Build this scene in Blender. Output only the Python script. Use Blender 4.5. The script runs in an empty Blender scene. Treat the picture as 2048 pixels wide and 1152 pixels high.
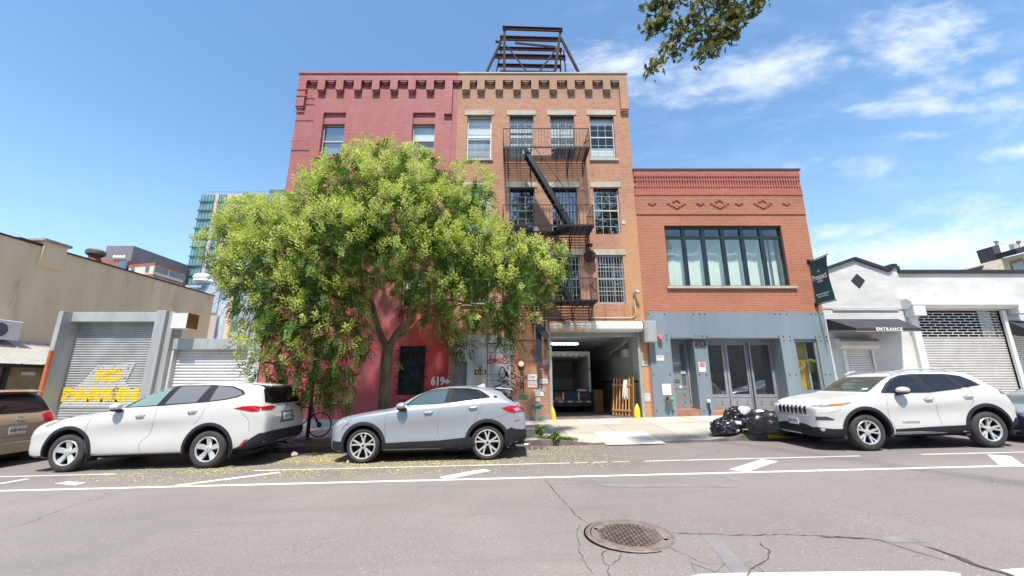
import bpy, bmesh, math, random
import numpy as np
from mathutils import Vector, Matrix, noise
from mathutils.bvhtree import BVHTree
from mathutils.geometry import tessellate_polygon
R = math.radians
random.seed(7)
scn = bpy.context.scene
COL = scn.collection
PITCH = R(13.3); FOC = 800.0; SL = 0.0247; EYE = 1.6
FY = 15.5                      # plane of the building fronts
KY = 10.85                     # kerb line
CP, SP = math.cos(PITCH), math.sin(PITCH)

def W(px, py, Y=FY):           # a measured sight line met with the upright plane y = Y
    v = (576 - py) / FOC
    t = Y / (CP - v * SP)
    return (px - 1024) / FOC * t, EYE + (SP + v * CP) * t
def Zy(py, Y=FY): return W(1024, py, Y)[1]
def G(px, py, dz=0.0):         # the same sight line met with the sloping road
    u = (px - 1024) / FOC; v = (576 - py) / FOC
    a, b, c = u, CP - v * SP, SP + v * CP
    t = (EYE - dz) / (SL * a - c)
    return a * t, b * t, EYE + c * t
def gz(x): return SL * x
def walk_h(x, y):              # pavement height above the road plane
    t = min(max((y - KY) / (FY - KY), 0), 1)
    k = drop_k(x)
    return (0.02 + 0.12 * k) * (1 - t) + 0.23 * t
def drop_k(x):                 # 0 in the dropped kerb of the garage crossing, 1 elsewhere
    if x < 1.0: return 1.0
    if x < 2.1: return 1 - (x - 1.0) / 1.1
    if x < 5.15: return 0.0
    if x < 6.0: return (x - 5.15) / 0.85
    return 1.0

# ------------------------------------------------------------------ mesh builder
class MB:
    def __init__(s): s.v = []; s.f = []
    def add(s, vs, fs):
        n = len(s.v); s.v += [tuple(p) for p in vs]; s.f += [tuple(i + n for i in f) for f in fs]; return s
    def face(s, *p): return s.add(p, [tuple(range(len(p)))])
    def box(s, x0, x1, y0, y1, z0, z1):
        return s.add([(x0,y0,z0),(x1,y0,z0),(x1,y1,z0),(x0,y1,z0),(x0,y0,z1),(x1,y0,z1),(x1,y1,z1),(x0,y1,z1)],
            [(0,3,2,1),(4,5,6,7),(0,1,5,4),(1,2,6,5),(2,3,7,6),(3,0,4,7)])
    def bar(s, p, q, w=.03, h=None, up=(0,0,1)):
        h = h or w; p = Vector(p); q = Vector(q); d = (q - p).normalized()
        u = Vector(up)
        if abs(d.dot(u)) > .98: u = Vector((0,1,0))
        a = d.cross(u).normalized(); b = a.cross(d)
        vs = []
        for c in (p, q):
            for i, j in ((-1,-1),(1,-1),(1,1),(-1,1)): vs.append(c + a*i*w/2 + b*j*h/2)
        return s.add(vs, [(0,3,2,1),(4,5,6,7),(0,1,5,4),(1,2,6,5),(2,3,7,6),(3,0,4,7)])
    def tube(s, pts, r, n=8, cap=True):
        pts = [Vector(p) for p in pts]; m = len(pts); rs = r if isinstance(r, (list, tuple)) else [r]*m
        vs = []; prev = None
        for i, p in enumerate(pts):
            d = (pts[min(i+1, m-1)] - pts[max(i-1, 0)]).normalized()
            if prev is None:
                u = Vector((0,0,1)) if abs(d.z) < .9 else Vector((0,1,0))
                a = d.cross(u).normalized()
            else: a = (prev - d*prev.dot(d)).normalized()
            prev = a; b = d.cross(a)
            for k in range(n):
                t = 2*math.pi*k/n; vs.append(p + (a*math.cos(t) + b*math.sin(t))*rs[i])
        fs = [(i*n+k, i*n+(k+1)%n, (i+1)*n+(k+1)%n, (i+1)*n+k) for i in range(m-1) for k in range(n)]
        if cap: fs += [tuple(range(n))[::-1], tuple(range((m-1)*n, m*n))]
        return s.add(vs, fs)
    def prism(s, poly, a, b, ax='y'):
        def P(p, d): return {'y': (p[0], d, p[1]), 'x': (d, p[0], p[1]), 'z': (p[0], p[1], d)}[ax]
        n = len(poly); vs = [P(p, a) for p in poly] + [P(p, b) for p in poly]
        tri = tessellate_polygon([[Vector((p[0], p[1], 0)) for p in poly]])
        fs = [tuple(t) for t in tri] + [tuple(i + n for i in t)[::-1] for t in tri] + [(i, (i+1)%n, (i+1)%n+n, i+n) for i in range(n)]
        return s.add(vs, fs)
    def lathe(s, prof, c=(0,0,0), ax='z', n=24, closed=False, cap=True):
        vs = []
        for r, h in prof:
            for k in range(n):
                t = 2*math.pi*k/n; x, y = r*math.cos(t), r*math.sin(t)
                p = {'z': (x, y, h), 'y': (x, h, y), 'x': (h, x, y)}[ax]
                vs.append((p[0]+c[0], p[1]+c[1], p[2]+c[2]))
        m = len(prof); fs = []
        for i in range(m if closed else m-1):
            j = (i+1) % m
            fs += [(i*n+k, i*n+(k+1)%n, j*n+(k+1)%n, j*n+k) for k in range(n)]
        if not closed and cap:
            if prof[0][0] > 1e-4: fs.append(tuple(range(n))[::-1])
            if prof[-1][0] > 1e-4: fs.append(tuple(range((m-1)*n, m*n)))
        return s.add(vs, fs)
    def ball(s, c, r, n=12, m=8):
        rx, ry, rz = r if isinstance(r, (tuple, list)) else (r, r, r)
        vs = []
        for i in range(m+1):
            a = math.pi*i/m
            for k in range(n):
                t = 2*math.pi*k/n
                vs.append((c[0]+rx*math.sin(a)*math.cos(t), c[1]+ry*math.sin(a)*math.sin(t), c[2]+rz*math.cos(a)))
        return s.add(vs, [(i*n+k, (i+1)*n+k, (i+1)*n+(k+1)%n, i*n+(k+1)%n) for i in range(m) for k in range(n)])
    def build(s, name, mat, parent=None, smooth=False, bevel=0, org=None, local=False):
        v = np.array(s.v, dtype=np.float32).reshape(-1, 3)
        if local: o = np.zeros(3)
        elif org is not None: o = np.array(org, dtype=float)
        elif parent is not None: o = np.array(parent.get('_o', (0,0,0)), dtype=float)
        else:
            mn, mx = v.min(0), v.max(0); o = np.array([(mn[0]+mx[0])/2, (mn[1]+mx[1])/2, mn[2]])
        me = bpy.data.meshes.new(name)
        me.from_pydata((v - o).tolist(), [], s.f)
        me.materials.append(mat); me.validate(); me.update()
        bm = bmesh.new(); bm.from_mesh(me); bmesh.ops.recalc_face_normals(bm, faces=bm.faces); bm.to_mesh(me); bm.free()
        ob = bpy.data.objects.new(name, me); COL.objects.link(ob)
        if parent is not None: ob.parent = parent
        elif not local: ob.location = o
        ob['_o'] = [float(t) for t in o]
        if smooth: soft(me)
        if bevel:
            b = ob.modifiers.new('bevel', 'BEVEL'); b.width = bevel; b.segments = 2; b.limit_method = 'ANGLE'
        return ob
def soft(me, ang=40):
    me.polygons.foreach_set('use_smooth', [True]*len(me.polygons)); me.set_sharp_from_angle(angle=R(ang))
def empty(name, loc, label=None, cat=None, group=None, rot=None):
    o = bpy.data.objects.new(name, None); COL.objects.link(o); o.location = loc; o['_o'] = [float(t) for t in loc]
    o.empty_display_size = .2
    if rot: o.rotation_euler = rot
    return tag(o, label, cat, group)
def tag(o, label=None, cat=None, group=None, kind=None):
    if label: o['label'] = label
    if cat: o['category'] = cat
    if group: o['group'] = group
    if kind: o['kind'] = kind
    return o
def struct(o): o['kind'] = 'structure'; return o
def copy_tree(o, parent=None):
    c = o.copy(); COL.objects.link(c)
    if parent is not None: c.parent = parent
    for ch in list(o.children): copy_tree(ch, c)
    return c

# ------------------------------------------------------------------ materials
class NT:
    def __init__(s, name, tree=None):
        if tree is None:
            s.m = bpy.data.materials.new(name); s.m.use_nodes = True; s.t = s.m.node_tree
            for n in list(s.t.nodes): s.t.nodes.remove(n)
            s.out = s.n('ShaderNodeOutputMaterial')
        else: s.t = tree
    def n(s, typ, **k):
        nd = s.t.nodes.new(typ)
        for a, b in k.items():
            if a.startswith('_'): nd.inputs[a[1:].replace('_', ' ')].default_value = b
            else: setattr(nd, a, b)
        return nd
    def l(s, a, b): s.t.links.new(a, b)
    def setv(s, inp, v):
        if hasattr(v, 'is_output') or isinstance(v, bpy.types.NodeSocket): s.l(v, inp)
        elif inp.type == 'RGBA' and len(v) == 3: inp.default_value = (*v, 1)
        else: inp.default_value = v
    def math(s, op, a, b=None, c=None, clamp=False):
        n = s.n('ShaderNodeMath', operation=op, use_clamp=clamp)
        for i, v in enumerate((a, b, c)):
            if v is not None: s.setv(n.inputs[i], v)
        return n.outputs[0]
    def vmath(s, op, a, b=None):
        n = s.n('ShaderNodeVectorMath', operation=op)
        s.setv(n.inputs[0], a)
        if b is not None: s.setv(n.inputs[1], b)
        return n.outputs['Value' if op in ('LENGTH', 'DOT_PRODUCT') else 'Vector']
    def mix(s, f, a, b, typ='MIX'):
        n = s.n('ShaderNodeMix', data_type='RGBA', blend_type=typ)
        s.setv(n.inputs[0], f); s.setv(n.inputs[6], a); s.setv(n.inputs[7], b); return n.outputs[2]
    def noise(s, vec, scale, det=4, rough=.55, dist=0):
        n = s.n('ShaderNodeTexNoise'); n.inputs['Scale'].default_value = scale; n.inputs['Detail'].default_value = det
        n.inputs['Roughness'].default_value = rough; n.inputs['Distortion'].default_value = dist
        if vec is not None: s.l(vec, n.inputs['Vector'])
        return n.outputs['Fac']
    def ramp(s, f, *st):
        n = s.n('ShaderNodeValToRGB'); s.l(f, n.inputs[0]); e = n.color_ramp.elements
        while len(e) < len(st): e.new(.5)
        for k, (p, c) in enumerate(st):
            e[k].position = p; e[k].color = (c, c, c, 1) if isinstance(c, (int, float)) else (*c, 1)
        return n.outputs[0]
    def mr(s, f, a, b, c=0., d=1.):
        n = s.n('ShaderNodeMapRange', interpolation_type='SMOOTHSTEP'); s.setv(n.inputs[0], f)
        for i, v in enumerate((a, b, c, d)): n.inputs[i+1].default_value = v
        return n.outputs[0]
    def pos(s): return s.n('ShaderNodeNewGeometry').outputs['Position']
    def obj(s): return s.n('ShaderNodeTexCoord').outputs['Object']
    def mul(s, vec, v): return s.vmath('MULTIPLY', vec, v)
    def bsdf(s, col, rough=.7, metal=0, bump=None, bstr=.2, bdist=.01, spec=.5, coat=0, extra=None):
        p = s.n('ShaderNodeBsdfPrincipled'); s.setv(p.inputs['Base Color'], col); s.setv(p.inputs['Roughness'], rough)
        s.setv(p.inputs['Metallic'], metal); p.inputs['Specular IOR Level'].default_value = spec
        if coat: p.inputs['Coat Weight'].default_value = coat; p.inputs['Coat Roughness'].default_value = .03
        if bump is not None:
            b = s.n('ShaderNodeBump'); b.inputs['Strength'].default_value = bstr; b.inputs['Distance'].default_value = bdist
            s.l(bump, b.inputs['Height']); s.l(b.outputs[0], p.inputs['Normal'])
        s.l(p.outputs[0], s.out.inputs[0]); s.p = p; return s.m
def plain(name, c, rough=.6, metal=0, var=.12, vs=2.5, bump=0, bs=30, spec=.5, coat=0, dirt=None, streak=False):
    t = NT(name); o = t.obj()
    f = t.noise(t.mul(o, (1, 1, .18) if streak else (1, 1, 1)), vs, 6, .6)
    lo = tuple(x*(1-var*1.6) for x in c); hi = tuple(min(1, x*(1+var)) for x in c)
    col = t.ramp(f, (.3, lo), (.7, hi))
    if dirt: col = t.mix(t.mr(t.noise(t.mul(o, (1, 1, .3)), vs*1.7, 8, .7), .55, .75), col, dirt)
    b = t.noise(o, bs, 4) if bump else None
    return t.bsdf(col, rough, metal, b, bump, .01, spec, coat)
def brick(name, cols, mortar, bw=.205, bh=.0675, ms=.007, paint=False, extra=None, soldier=False, bstr=.5, rough=.85, big=.12):
    t = NT(name); P = t.pos(); sx = t.n('ShaderNodeSeparateXYZ'); t.l(P, sx.inputs[0])
    u = t.math('ADD', sx.outputs[0], sx.outputs[1]); cb = t.n('ShaderNodeCombineXYZ')
    a, b = (sx.outputs[2], u) if soldier else (u, sx.outputs[2])
    t.l(a, cb.inputs[0]); t.l(b, cb.inputs[1])
    n = t.n('ShaderNodeTexBrick'); t.l(cb.outputs[0], n.inputs['Vector'])
    n.inputs['Scale'].default_value = 1; n.inputs['Brick Width'].default_value = bw; n.inputs['Row Height'].default_value = bh
    n.inputs['Mortar Size'].default_value = ms; n.inputs['Mortar Smooth'].default_value = .3; n.inputs['Bias'].default_value = 0
    n.inputs['Color1'].default_value = (0, 0, 0, 1); n.inputs['Color2'].default_value = (1, 1, 1, 1); n.inputs['Mortar'].default_value = (.5, .5, .5, 1)
    cell = t.vmath('FLOOR', t.vmath('DIVIDE', cb.outputs[0], (bw, bh, 1)))
    wn = t.n('ShaderNodeTexWhiteNoise', noise_dimensions='3D'); t.l(cell, wn.inputs['Vector'])
    k = t.math('ADD', t.math('MULTIPLY', n.outputs['Color'], .6), t.math('MULTIPLY', wn.outputs['Value'], .4))
    m = len(cols); bc = t.ramp(k, *[(i/(m-1), c) for i, c in enumerate(cols)])
    big_n = t.noise(P, .45, 6, .6); bc = t.mix(t.mr(big_n, .35, .7, 0, big*2), bc, tuple(c*.55 for c in cols[0]))
    bc = t.mix(t.math('MULTIPLY', t.noise(P, 14, 5, .7), .35), bc, cols[-1])
    col = t.mix(n.outputs['Fac'], bc, mortar)
    if extra: col = extra(t, col, P, sx)
    h = t.math('ADD', t.math('MULTIPLY', n.outputs['Fac'], -1.0), t.math('MULTIPLY', t.noise(P, 60, 3), .35))
    return t.bsdf(col, rough, 0, h, bstr, .006, .3)
def glassmat(name, tint=(.9, .95, .95), f0=.12, rough=.015):
    t = NT(name); tr = t.n('ShaderNodeBsdfTransparent'); tr.inputs[0].default_value = (*tint, 1)
    gl = t.n('ShaderNodeBsdfGlossy'); gl.inputs['Roughness'].default_value = rough
    lw = t.n('ShaderNodeLayerWeight'); lw.inputs[0].default_value = .5
    wob = t.n('ShaderNodeBump'); wob.inputs['Strength'].default_value = .05; wob.inputs['Distance'].default_value = .02
    t.l(t.noise(t.pos(), 1.3, 2), wob.inputs['Height']); t.l(wob.outputs[0], gl.inputs['Normal'])
    f = t.math('ADD', t.math('MULTIPLY', t.math('POWER', lw.outputs['Facing'], 4.), .8), f0, clamp=True)
    mx = t.n('ShaderNodeMixShader'); t.l(f, mx.inputs[0]); t.l(tr.outputs[0], mx.inputs[1]); t.l(gl.outputs[0], mx.inputs[2])
    t.l(mx.outputs[0], t.out.inputs[0]); return t.m

def red_extra(t, col, P, sx):
    z = sx.outputs[2]; x = sx.outputs[0]
    fac = t.math('ADD', z, t.math('MULTIPLY', t.math('SUBTRACT', t.noise(t.mul(P, (1.4, 1, .35)), 1.3, 6, .7), .5), 2.2))
    top = t.mr(fac, 3.9, 4.9)                                   # older, faded coat above; fresh red coat below, colour lightened to offset tree shade
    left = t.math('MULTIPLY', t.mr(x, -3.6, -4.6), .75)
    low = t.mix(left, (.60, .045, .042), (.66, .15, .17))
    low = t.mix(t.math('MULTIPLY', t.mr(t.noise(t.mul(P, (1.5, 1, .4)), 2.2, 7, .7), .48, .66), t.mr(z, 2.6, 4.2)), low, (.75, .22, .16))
    c = t.mix(top, low, (.345, .148, .138))
    c = t.mix(t.math('MULTIPLY', t.mr(t.noise(t.mul(P, (1, 1, .6)), 1.1, 8, .72), .46, .66), .6), c, (.46, .225, .215))
    c = t.mix(t.math('MULTIPLY', t.mr(t.noise(t.mul(P, (2.4, 1, .25)), 1.8, 8, .75), .54, .68), .45), c, (.20, .065, .07))
    return t.mix(t.mr(top, 0, 1, .85, .60), col, c)
def tan_extra(t, col, P, sx):
    z = sx.outputs[2]; x = sx.outputs[0]
    pal = t.mr(t.math('ADD', z, t.math('MULTIPLY', t.noise(P, .9, 5), 1.2)), 14.2, 14.9)
    col = t.mix(t.math('MULTIPLY', pal, .55), col, (.33, .235, .17))
    edge = t.math('MULTIPLY', t.mr(x, 4.1, 4.7), t.mr(z, 9.5, 7.5))
    col = t.mix(t.math('MULTIPLY', edge, .5), col, (.56, .31, .13))
    rn = t.noise(t.mul(P, (2.2, 1, .22)), 1.6, 7, .7)
    rust = t.math('MULTIPLY', t.mr(rn, .42, .68), t.math('MULTIPLY', t.mr(z, 3.3, 3.8), t.mr(z, 4.75, 4.4)))
    col = t.mix(t.math('MULTIPLY', rust, .75), col, (.2, .055, .018))
    r2 = t.math('MULTIPLY', t.mr(rn, .5, .7), t.math('MULTIPLY', t.mr(z, 9.9, 10.2), t.mr(z, 10.9, 10.6)))
    return t.mix(t.math('MULTIPLY', r2, .5), col, (.25, .13, .09))
def pros_extra(t, col, P, sx):
    z = sx.outputs[2]
    f = t.mr(t.math('ADD', z, t.math('MULTIPLY', t.noise(t.mul(P, (1, 1, 2)), 1.2, 6, .7), 1.0)), 4.9, 5.15)
    f2 = t.math('MULTIPLY', t.mr(t.noise(t.mul(P, (.6, 1, 2.5)), 1.5, 6, .7), .56, .75), .35)
    b = t.math('MULTIPLY', t.mr(z, 9.2, 8.4), .6)
    col = t.mix(t.math('MULTIPLY', b, .4), col, (.50, .19, .085))
    return t.mix(f2, col, (.5, .33, .27))
def white_extra(t, col, P, sx):
    c = t.ramp(t.noise(t.mul(P, (.5, 1, 1.2)), 1.1, 7, .65), (.3, (.47, .455, .43)), (.62, (.66, .655, .635)))
    return t.mix(.9, col, c)

M = {}
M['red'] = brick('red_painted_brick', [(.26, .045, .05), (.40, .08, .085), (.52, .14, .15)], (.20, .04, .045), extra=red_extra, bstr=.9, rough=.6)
M['tan'] = brick('tan_brick', [(.34, .15, .085), (.45, .21, .125), (.53, .27, .175), (.40, .175, .10)], (.42, .31, .24), extra=tan_extra, big=.22)
M['rbrick'] = brick('orange_red_brick', [(.23, .075, .05), (.32, .11, .07), (.40, .145, .09)], (.48, .31, .23), extra=pros_extra, ms=.007, big=.28)
M['rtop'] = brick('dark_red_brick', [(.31, .085, .065), (.38, .115, .085), (.42, .14, .1)], (.4, .2, .15), ms=.005)
M['rsol'] = brick('soldier_brick', [(.30, .08, .065), (.40, .12, .1)], (.45, .25, .2), ms=.006, soldier=True)
M['wbrick'] = brick('white_painted_brick', [(.6, .6, .57), (.66, .65, .62)], (.55, .55, .52), extra=white_extra, bstr=.7, rough=.7)
M['iwbrick'] = brick('white_painted_block', [(.58, .58, .56), (.68, .68, .66)], (.42, .42, .40), bw=.4, bh=.2, ms=.01, bstr=.6)
M['stone'] = plain('lintel_stone', (.44, .41, .34), .85, var=.15, bump=.2, dirt=(.25, .22, .17))
M['conc'] = plain('concrete_wall', (.34, .32, .28), .9, var=.2, bump=.3)
M['gpaint'] = plain('light_grey_paint', (.50, .50, .49), .65, var=.1, vs=1.5, dirt=(.30, .28, .25), streak=True)
M['stucco'] = plain('tan_stucco', (.74, .585, .385), .9, var=.12, vs=.7, bump=.3, bs=14, dirt=(.42, .33, .23), streak=True)
M['black'] = plain('black_iron', (.018, .02, .026), .45, .3, var=.2)
M['dark'] = plain('dark_void', (.012, .012, .014), .9)
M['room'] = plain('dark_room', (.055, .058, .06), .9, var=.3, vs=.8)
M['rust'] = plain('rusted_steel', (.075, .032, .024), .85, .1, var=.35, vs=4, bump=.3, dirt=(.17, .06, .035))
M['rustd'] = plain('dark_rusted_steel', (.04, .022, .02), .85, .1, var=.3, vs=4, dirt=(.1, .035, .022))
M['white'] = plain('white_paint', (.72, .72, .70), .5, var=.05)
M['wframe'] = plain('white_window_frame', (.47, .48, .48), .45, var=.08)
M['blind'] = plain('white_blind', (.70, .74, .73), .8, var=.05)
M['blindg'] = plain('grey_screen', (.34, .36, .37), .8, var=.1)
M['curt'] = plain('pale_green_curtain', (.80, .86, .78), .85, var=.05, vs=1)
M['galv'] = plain('galvanised_steel', (.41, .43, .43), .5, .25, var=.12, vs=3, streak=True, dirt=(.25, .24, .22))
M['shut'] = plain('grey_shutter_slats', (.40, .42, .42), .5, .25, var=.15, vs=1.5, dirt=(.25, .24, .24))
M['shutw'] = plain('pale_shutter_slats', (.62, .62, .62), .5, .15, var=.08, vs=1.5)
M['shutr'] = plain('silver_shutter_slats', (.55, .53, .50), .45, .25, var=.08, vs=2)
M['steel'] = plain('blue_grey_steel_panel', (.20, .245, .28), .5, .1, var=.12, vs=.9, streak=True)
M['steel2'] = plain('grey_door_paint', (.25, .265, .29), .5, .1, var=.1, vs=2)
M['stepb'] = plain('brown_threshold', (.34, .17, .11), .7, var=.2)
M['bolt'] = plain('bolt_steel', (.06, .065, .075), .4, .5)
M['frameb'] = plain('black_window_frame', (.02, .03, .034), .35, .2)
M['tar'] = plain('black_trim', (.022, .023, .026), .7, var=.2)
M['cap'] = plain('coping_metal', (.30, .29, .27), .5, .4)
M['capd'] = plain('dark_coping', (.07, .05, .05), .6)
M['glass'] = glassmat('window_glass', f0=.10)
M['glassb'] = glassmat('storefront_glass', tint=(.90, .96, .93), f0=.15)
M['glassr'] = glassmat('reflective_glass', tint=(.55, .62, .64), f0=.30)
M['yellow'] = plain('yellow_paint', (.80, .58, .02), .55, var=.12, vs=6, dirt=(.4, .3, .05))
M['wood'] = plain('pine_wood', (.52, .27, .11), .7, var=.2, vs=5)
M['ply'] = plain('plywood', (.22, .10, .055), .8, var=.25, vs=3)
M['redp'] = plain('red_paint', (.55, .035, .03), .4)
M['orange'] = plain('orange_paint', (.60, .12, .035), .55, var=.2)
M['awn'] = plain('black_canvas', (.035, .036, .042), .8, var=.2)
M['banner'] = plain('dark_green_fabric', (.012, .075, .085), .75, var=.12)
M['signw'] = plain('white_sign', (.66, .65, .62), .5, var=.06)
M['letw'] = plain('white_lettering', (.8, .8, .76), .6, var=.03)
M['lety'] = plain('yellow_lettering', (.85, .60, .04), .6, var=.08, vs=8)
M['letk'] = plain('black_lettering', (.02, .02, .025), .7)
M['spray'] = plain('black_spray_paint', (.03, .02, .025), .8)
M['sprayr'] = plain('red_spray_paint', (.5, .02, .05), .7)
M['greenp'] = plain('green_sign_paint', (.05, .22, .12), .6)
M['navy'] = plain('dark_blue_steel', (.025, .038, .055), .5, .2, var=.2)
M['silvr'] = plain('chrome_trim', (.65, .65, .66), .18, 1., var=.03)
M['rubber'] = plain('tyre_rubber', (.045, .04, .042), .85, var=.25, vs=6)
M['bark'] = plain('tree_bark', (.23, .16, .105), .95, var=.35, vs=9, bump=.9, bs=26, streak=True)
def winback(name, col):   # facade glass of far towers
    t = NT(name); f = t.noise(t.mul(t.pos(), (.3, .3, .3)), 1.0, 3); c = t.ramp(f, (.35, tuple(x*.55 for x in col)), (.65, col))
    return t.bsdf(c, .12, .0, spec=.9)
M['tglass'] = winback('tower_glass', (.16, .33, .32))
M['tdark'] = winback('far_window_glass', (.10, .15, .19))
def emis(name, c, s):
    t = NT(name); e = t.n('ShaderNodeEmission'); e.inputs[0].default_value = (*c, 1); e.inputs[1].default_value = s
    t.l(e.outputs[0], t.out.inputs[0]); return t.m
M['tube'] = emis('lit_fluorescent_tube', (.75, 1, .92), 30.0)

def asphalt():
    t = NT('asphalt'); P = t.pos()
    base = t.ramp(t.noise(P, .35, 7, .6), (.3, (.200, .178, .162)), (.7, (.265, .236, .215)))
    sp0 = t.noise(P, 17, 6, .75); base = t.mix(t.math('MULTIPLY', t.mr(sp0, .40, .30), .35), base, (.15, .135, .13)); base = t.mix(t.math('MULTIPLY', t.mr(sp0, .58, .70), .35), base, (.42, .39, .37))
    sp = t.noise(P, 48, 3, .75); base = t.mix(t.mr(sp, .60, .72), base, (.58, .54, .50)); base = t.mix(t.mr(sp, .42, .28), base, (.11, .095, .09))
    st = t.noise(t.mul(P, (.25, 1.6, 1)), 1.4, 6, .65); base = t.mix(t.math('MULTIPLY', t.mr(st, .50, .70), .55), base, (.185, .17, .17))
    sx = t.n('ShaderNodeSeparateXYZ'); t.l(P, sx.inputs[0])
    wr = t.math('MULTIPLY', t.mr(sx.outputs[1], 7.6, 8.4), .35); base = t.mix(wr, base, (.14, .128, .12))
    oil = t.noise(t.mul(P, (1, 1.6, 1)), 1.9, 3, .5); base = t.mix(t.math('MULTIPLY', t.mr(oil, .68, .80), .45), base, (.12, .108, .105))
    rep = t.noise(P, .16, 2, .5); base = t.mix(t.math('MULTIPLY', t.mr(rep, .50, .53), .18), base, (.16, .145, .135))
    crk = t.n('ShaderNodeTexVoronoi', feature='DISTANCE_TO_EDGE'); crk.inputs['Scale'].default_value = 3.2
    wv = t.vmath('ADD', P, t.vmath('MULTIPLY', t.n('ShaderNodeTexNoise', _Scale=2.5).outputs['Color'], (.5, .5, .5))); t.l(wv, crk.inputs['Vector'])
    msk = t.math('MULTIPLY', t.mr(t.noise(P, .8, 4), .58, .66), t.mr(crk.outputs['Distance'], .012, .003))
    base = t.mix(t.math('MULTIPLY', msk, .8), base, (.04, .035, .035))
    return t.bsdf(base, .82, 0, t.noise(P, 90, 4, .7), .5, .006, .35)
M['asph'] = asphalt()
def sidewalk():
    t = NT('pavement_concrete'); P = t.pos(); sx = t.n('ShaderNodeSeparateXYZ'); t.l(P, sx.inputs[0])
    n = t.n('ShaderNodeTexBrick', offset=0.0); t.l(P, n.inputs['Vector']); n.inputs['Scale'].default_value = 1
    n.inputs['Brick Width'].default_value = 1.55; n.inputs['Row Height'].default_value = 1.55; n.inputs['Mortar Size'].default_value = .012
    n.inputs['Color1'].default_value = (.0, .0, .0, 1); n.inputs['Color2'].default_value = (1, 1, 1, 1)
    tone = t.ramp(n.outputs['Color'], (0, (.39, .355, .30)), (1, (.47, .435, .375)))
    tone = t.mix(t.math('MULTIPLY', t.mr(t.noise(P, .9, 7, .65), .45, .75), .5), tone, (.30, .265, .22))
    tone = t.mix(t.mr(t.noise(P, 60, 2, .7), .62, .75), tone, (.24, .21, .19))
    # earth and leaf litter along the left kerb
    e = t.math('MULTIPLY', t.mr(t.math('ADD', sx.outputs[0], t.math('MULTIPLY', t.noise(P, 2, 4), .8)), -3.2, -4.2), t.mr(t.math('ADD', sx.outputs[1], t.math('MULTIPLY', t.noise(P, 3, 4), .7)), 12.9, 12.3))
    tone = t.mix(e, tone, t.ramp(t.noise(P, 12, 6, .7), (.35, (.10, .068, .045)), (.7, (.21, .16, .10))))
    col = t.mix(n.outputs['Fac'], tone, (.20, .18, .155))
    return t.bsdf(col, .88, 0, t.noise(P, 40, 4), .25, .006, .3)
M['walk'] = sidewalk()
M['walkp'] = plain('new_concrete', (.58, .55, .50), .85, var=.08, vs=3, bump=.15)
M['kerb'] = plain('dark_kerb_stone', (.15, .115, .115), .8, var=.3, vs=5, bump=.5)
def paintmat():
    t = NT('worn_road_paint'); P = t.pos()
    f = t.mr(t.noise(P, 22, 6, .75), .62, .70); f = t.math('MAXIMUM', f, t.mr(t.noise(P, 4, 5, .7), .66, .72))
    col = t.mix(f, t.ramp(t.noise(P, 3, 4), (.3, (.58, .55, .50)), (.7, (.72, .70, .66))), (.24, .22, .21))
    return t.bsdf(col, .75)
M['rpaint'] = paintmat()
M['patch'] = plain('asphalt_seal', (.235, .215, .215), .7, var=.15, vs=3)
M['crack'] = plain('crack_dark', (.085, .07, .062), .95)
M['iron'] = plain('cast_iron', (.23, .18, .155), .65, .15, var=.25, vs=9, bump=.3)

def leafmat(name, lo, hi, tr=.35, rough=.5):
    t = NT(name); a = t.n('ShaderNodeAttribute', attribute_name='tint')
    col = t.ramp(a.outputs['Fac'], (0, lo), (.5, tuple((x+y)/2 for x, y in zip(lo, hi))), (1, hi))
    p = t.n('ShaderNodeBsdfPrincipled'); t.l(col, p.inputs['Base Color']); p.inputs['Roughness'].default_value = rough
    p.inputs['Specular IOR Level'].default_value = .35
    ts = t.n('ShaderNodeBsdfTranslucent'); t.l(t.mix(.5, col, (.5, .6, .05), 'MULTIPLY'), ts.inputs[0]); t.l(col, ts.inputs[0])
    mx = t.n('ShaderNodeMixShader'); mx.inputs[0].default_value = tr
    t.l(p.outputs[0], mx.inputs[1]); t.l(ts.outputs[0], mx.inputs[2]); t.l(mx.outputs[0], t.out.inputs[0]); return t.m
M['leaf'] = leafmat('green_leaflets', (.026, .082, .013), (.19, .31, .04), .35)
M['bloom'] = leafmat('yellow_green_panicles', (.38, .48, .07), (.80, .82, .27), .5, .7)
M['oak'] = leafmat('dark_overhead_leaves', (.06, .085, .02), (.21, .21, .07), .45)
M['weed'] = leafmat('weed_leaves', (.05, .12, .02), (.20, .30, .06), .3)
M['petal'] = leafmat('fallen_petals', (.55, .48, .12), (.85, .78, .32), .2, .8)

def soup(name, quads, tint, mat, parent=None, org=None):       # quads: (n,4,3) array of leaf faces
    q = np.asarray(quads, dtype=np.float32); n = len(q); v = q.reshape(-1, 3)
    o = np.array(parent.get('_o', (0,0,0)) if parent is not None else (org if org is not None else (0,0,0)), dtype=np.float32)
    me = bpy.data.meshes.new(name); me.vertices.add(n*4); me.vertices.foreach_set('co', (v - o).ravel())
    me.loops.add(n*4); me.loops.foreach_set('vertex_index', np.arange(n*4, dtype=np.int32))
    me.polygons.add(n); me.polygons.foreach_set('loop_start', np.arange(0, n*4, 4, dtype=np.int32))
    me.update(calc_edges=True); at = me.attributes.new('tint', 'FLOAT', 'FACE'); at.data.foreach_set('value', np.asarray(tint, dtype=np.float32))
    me.materials.append(mat)
    ob = bpy.data.objects.new(name, me); COL.objects.link(ob)
    if parent is not None: ob.parent = parent
    else: ob.location = o
    return ob

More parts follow.
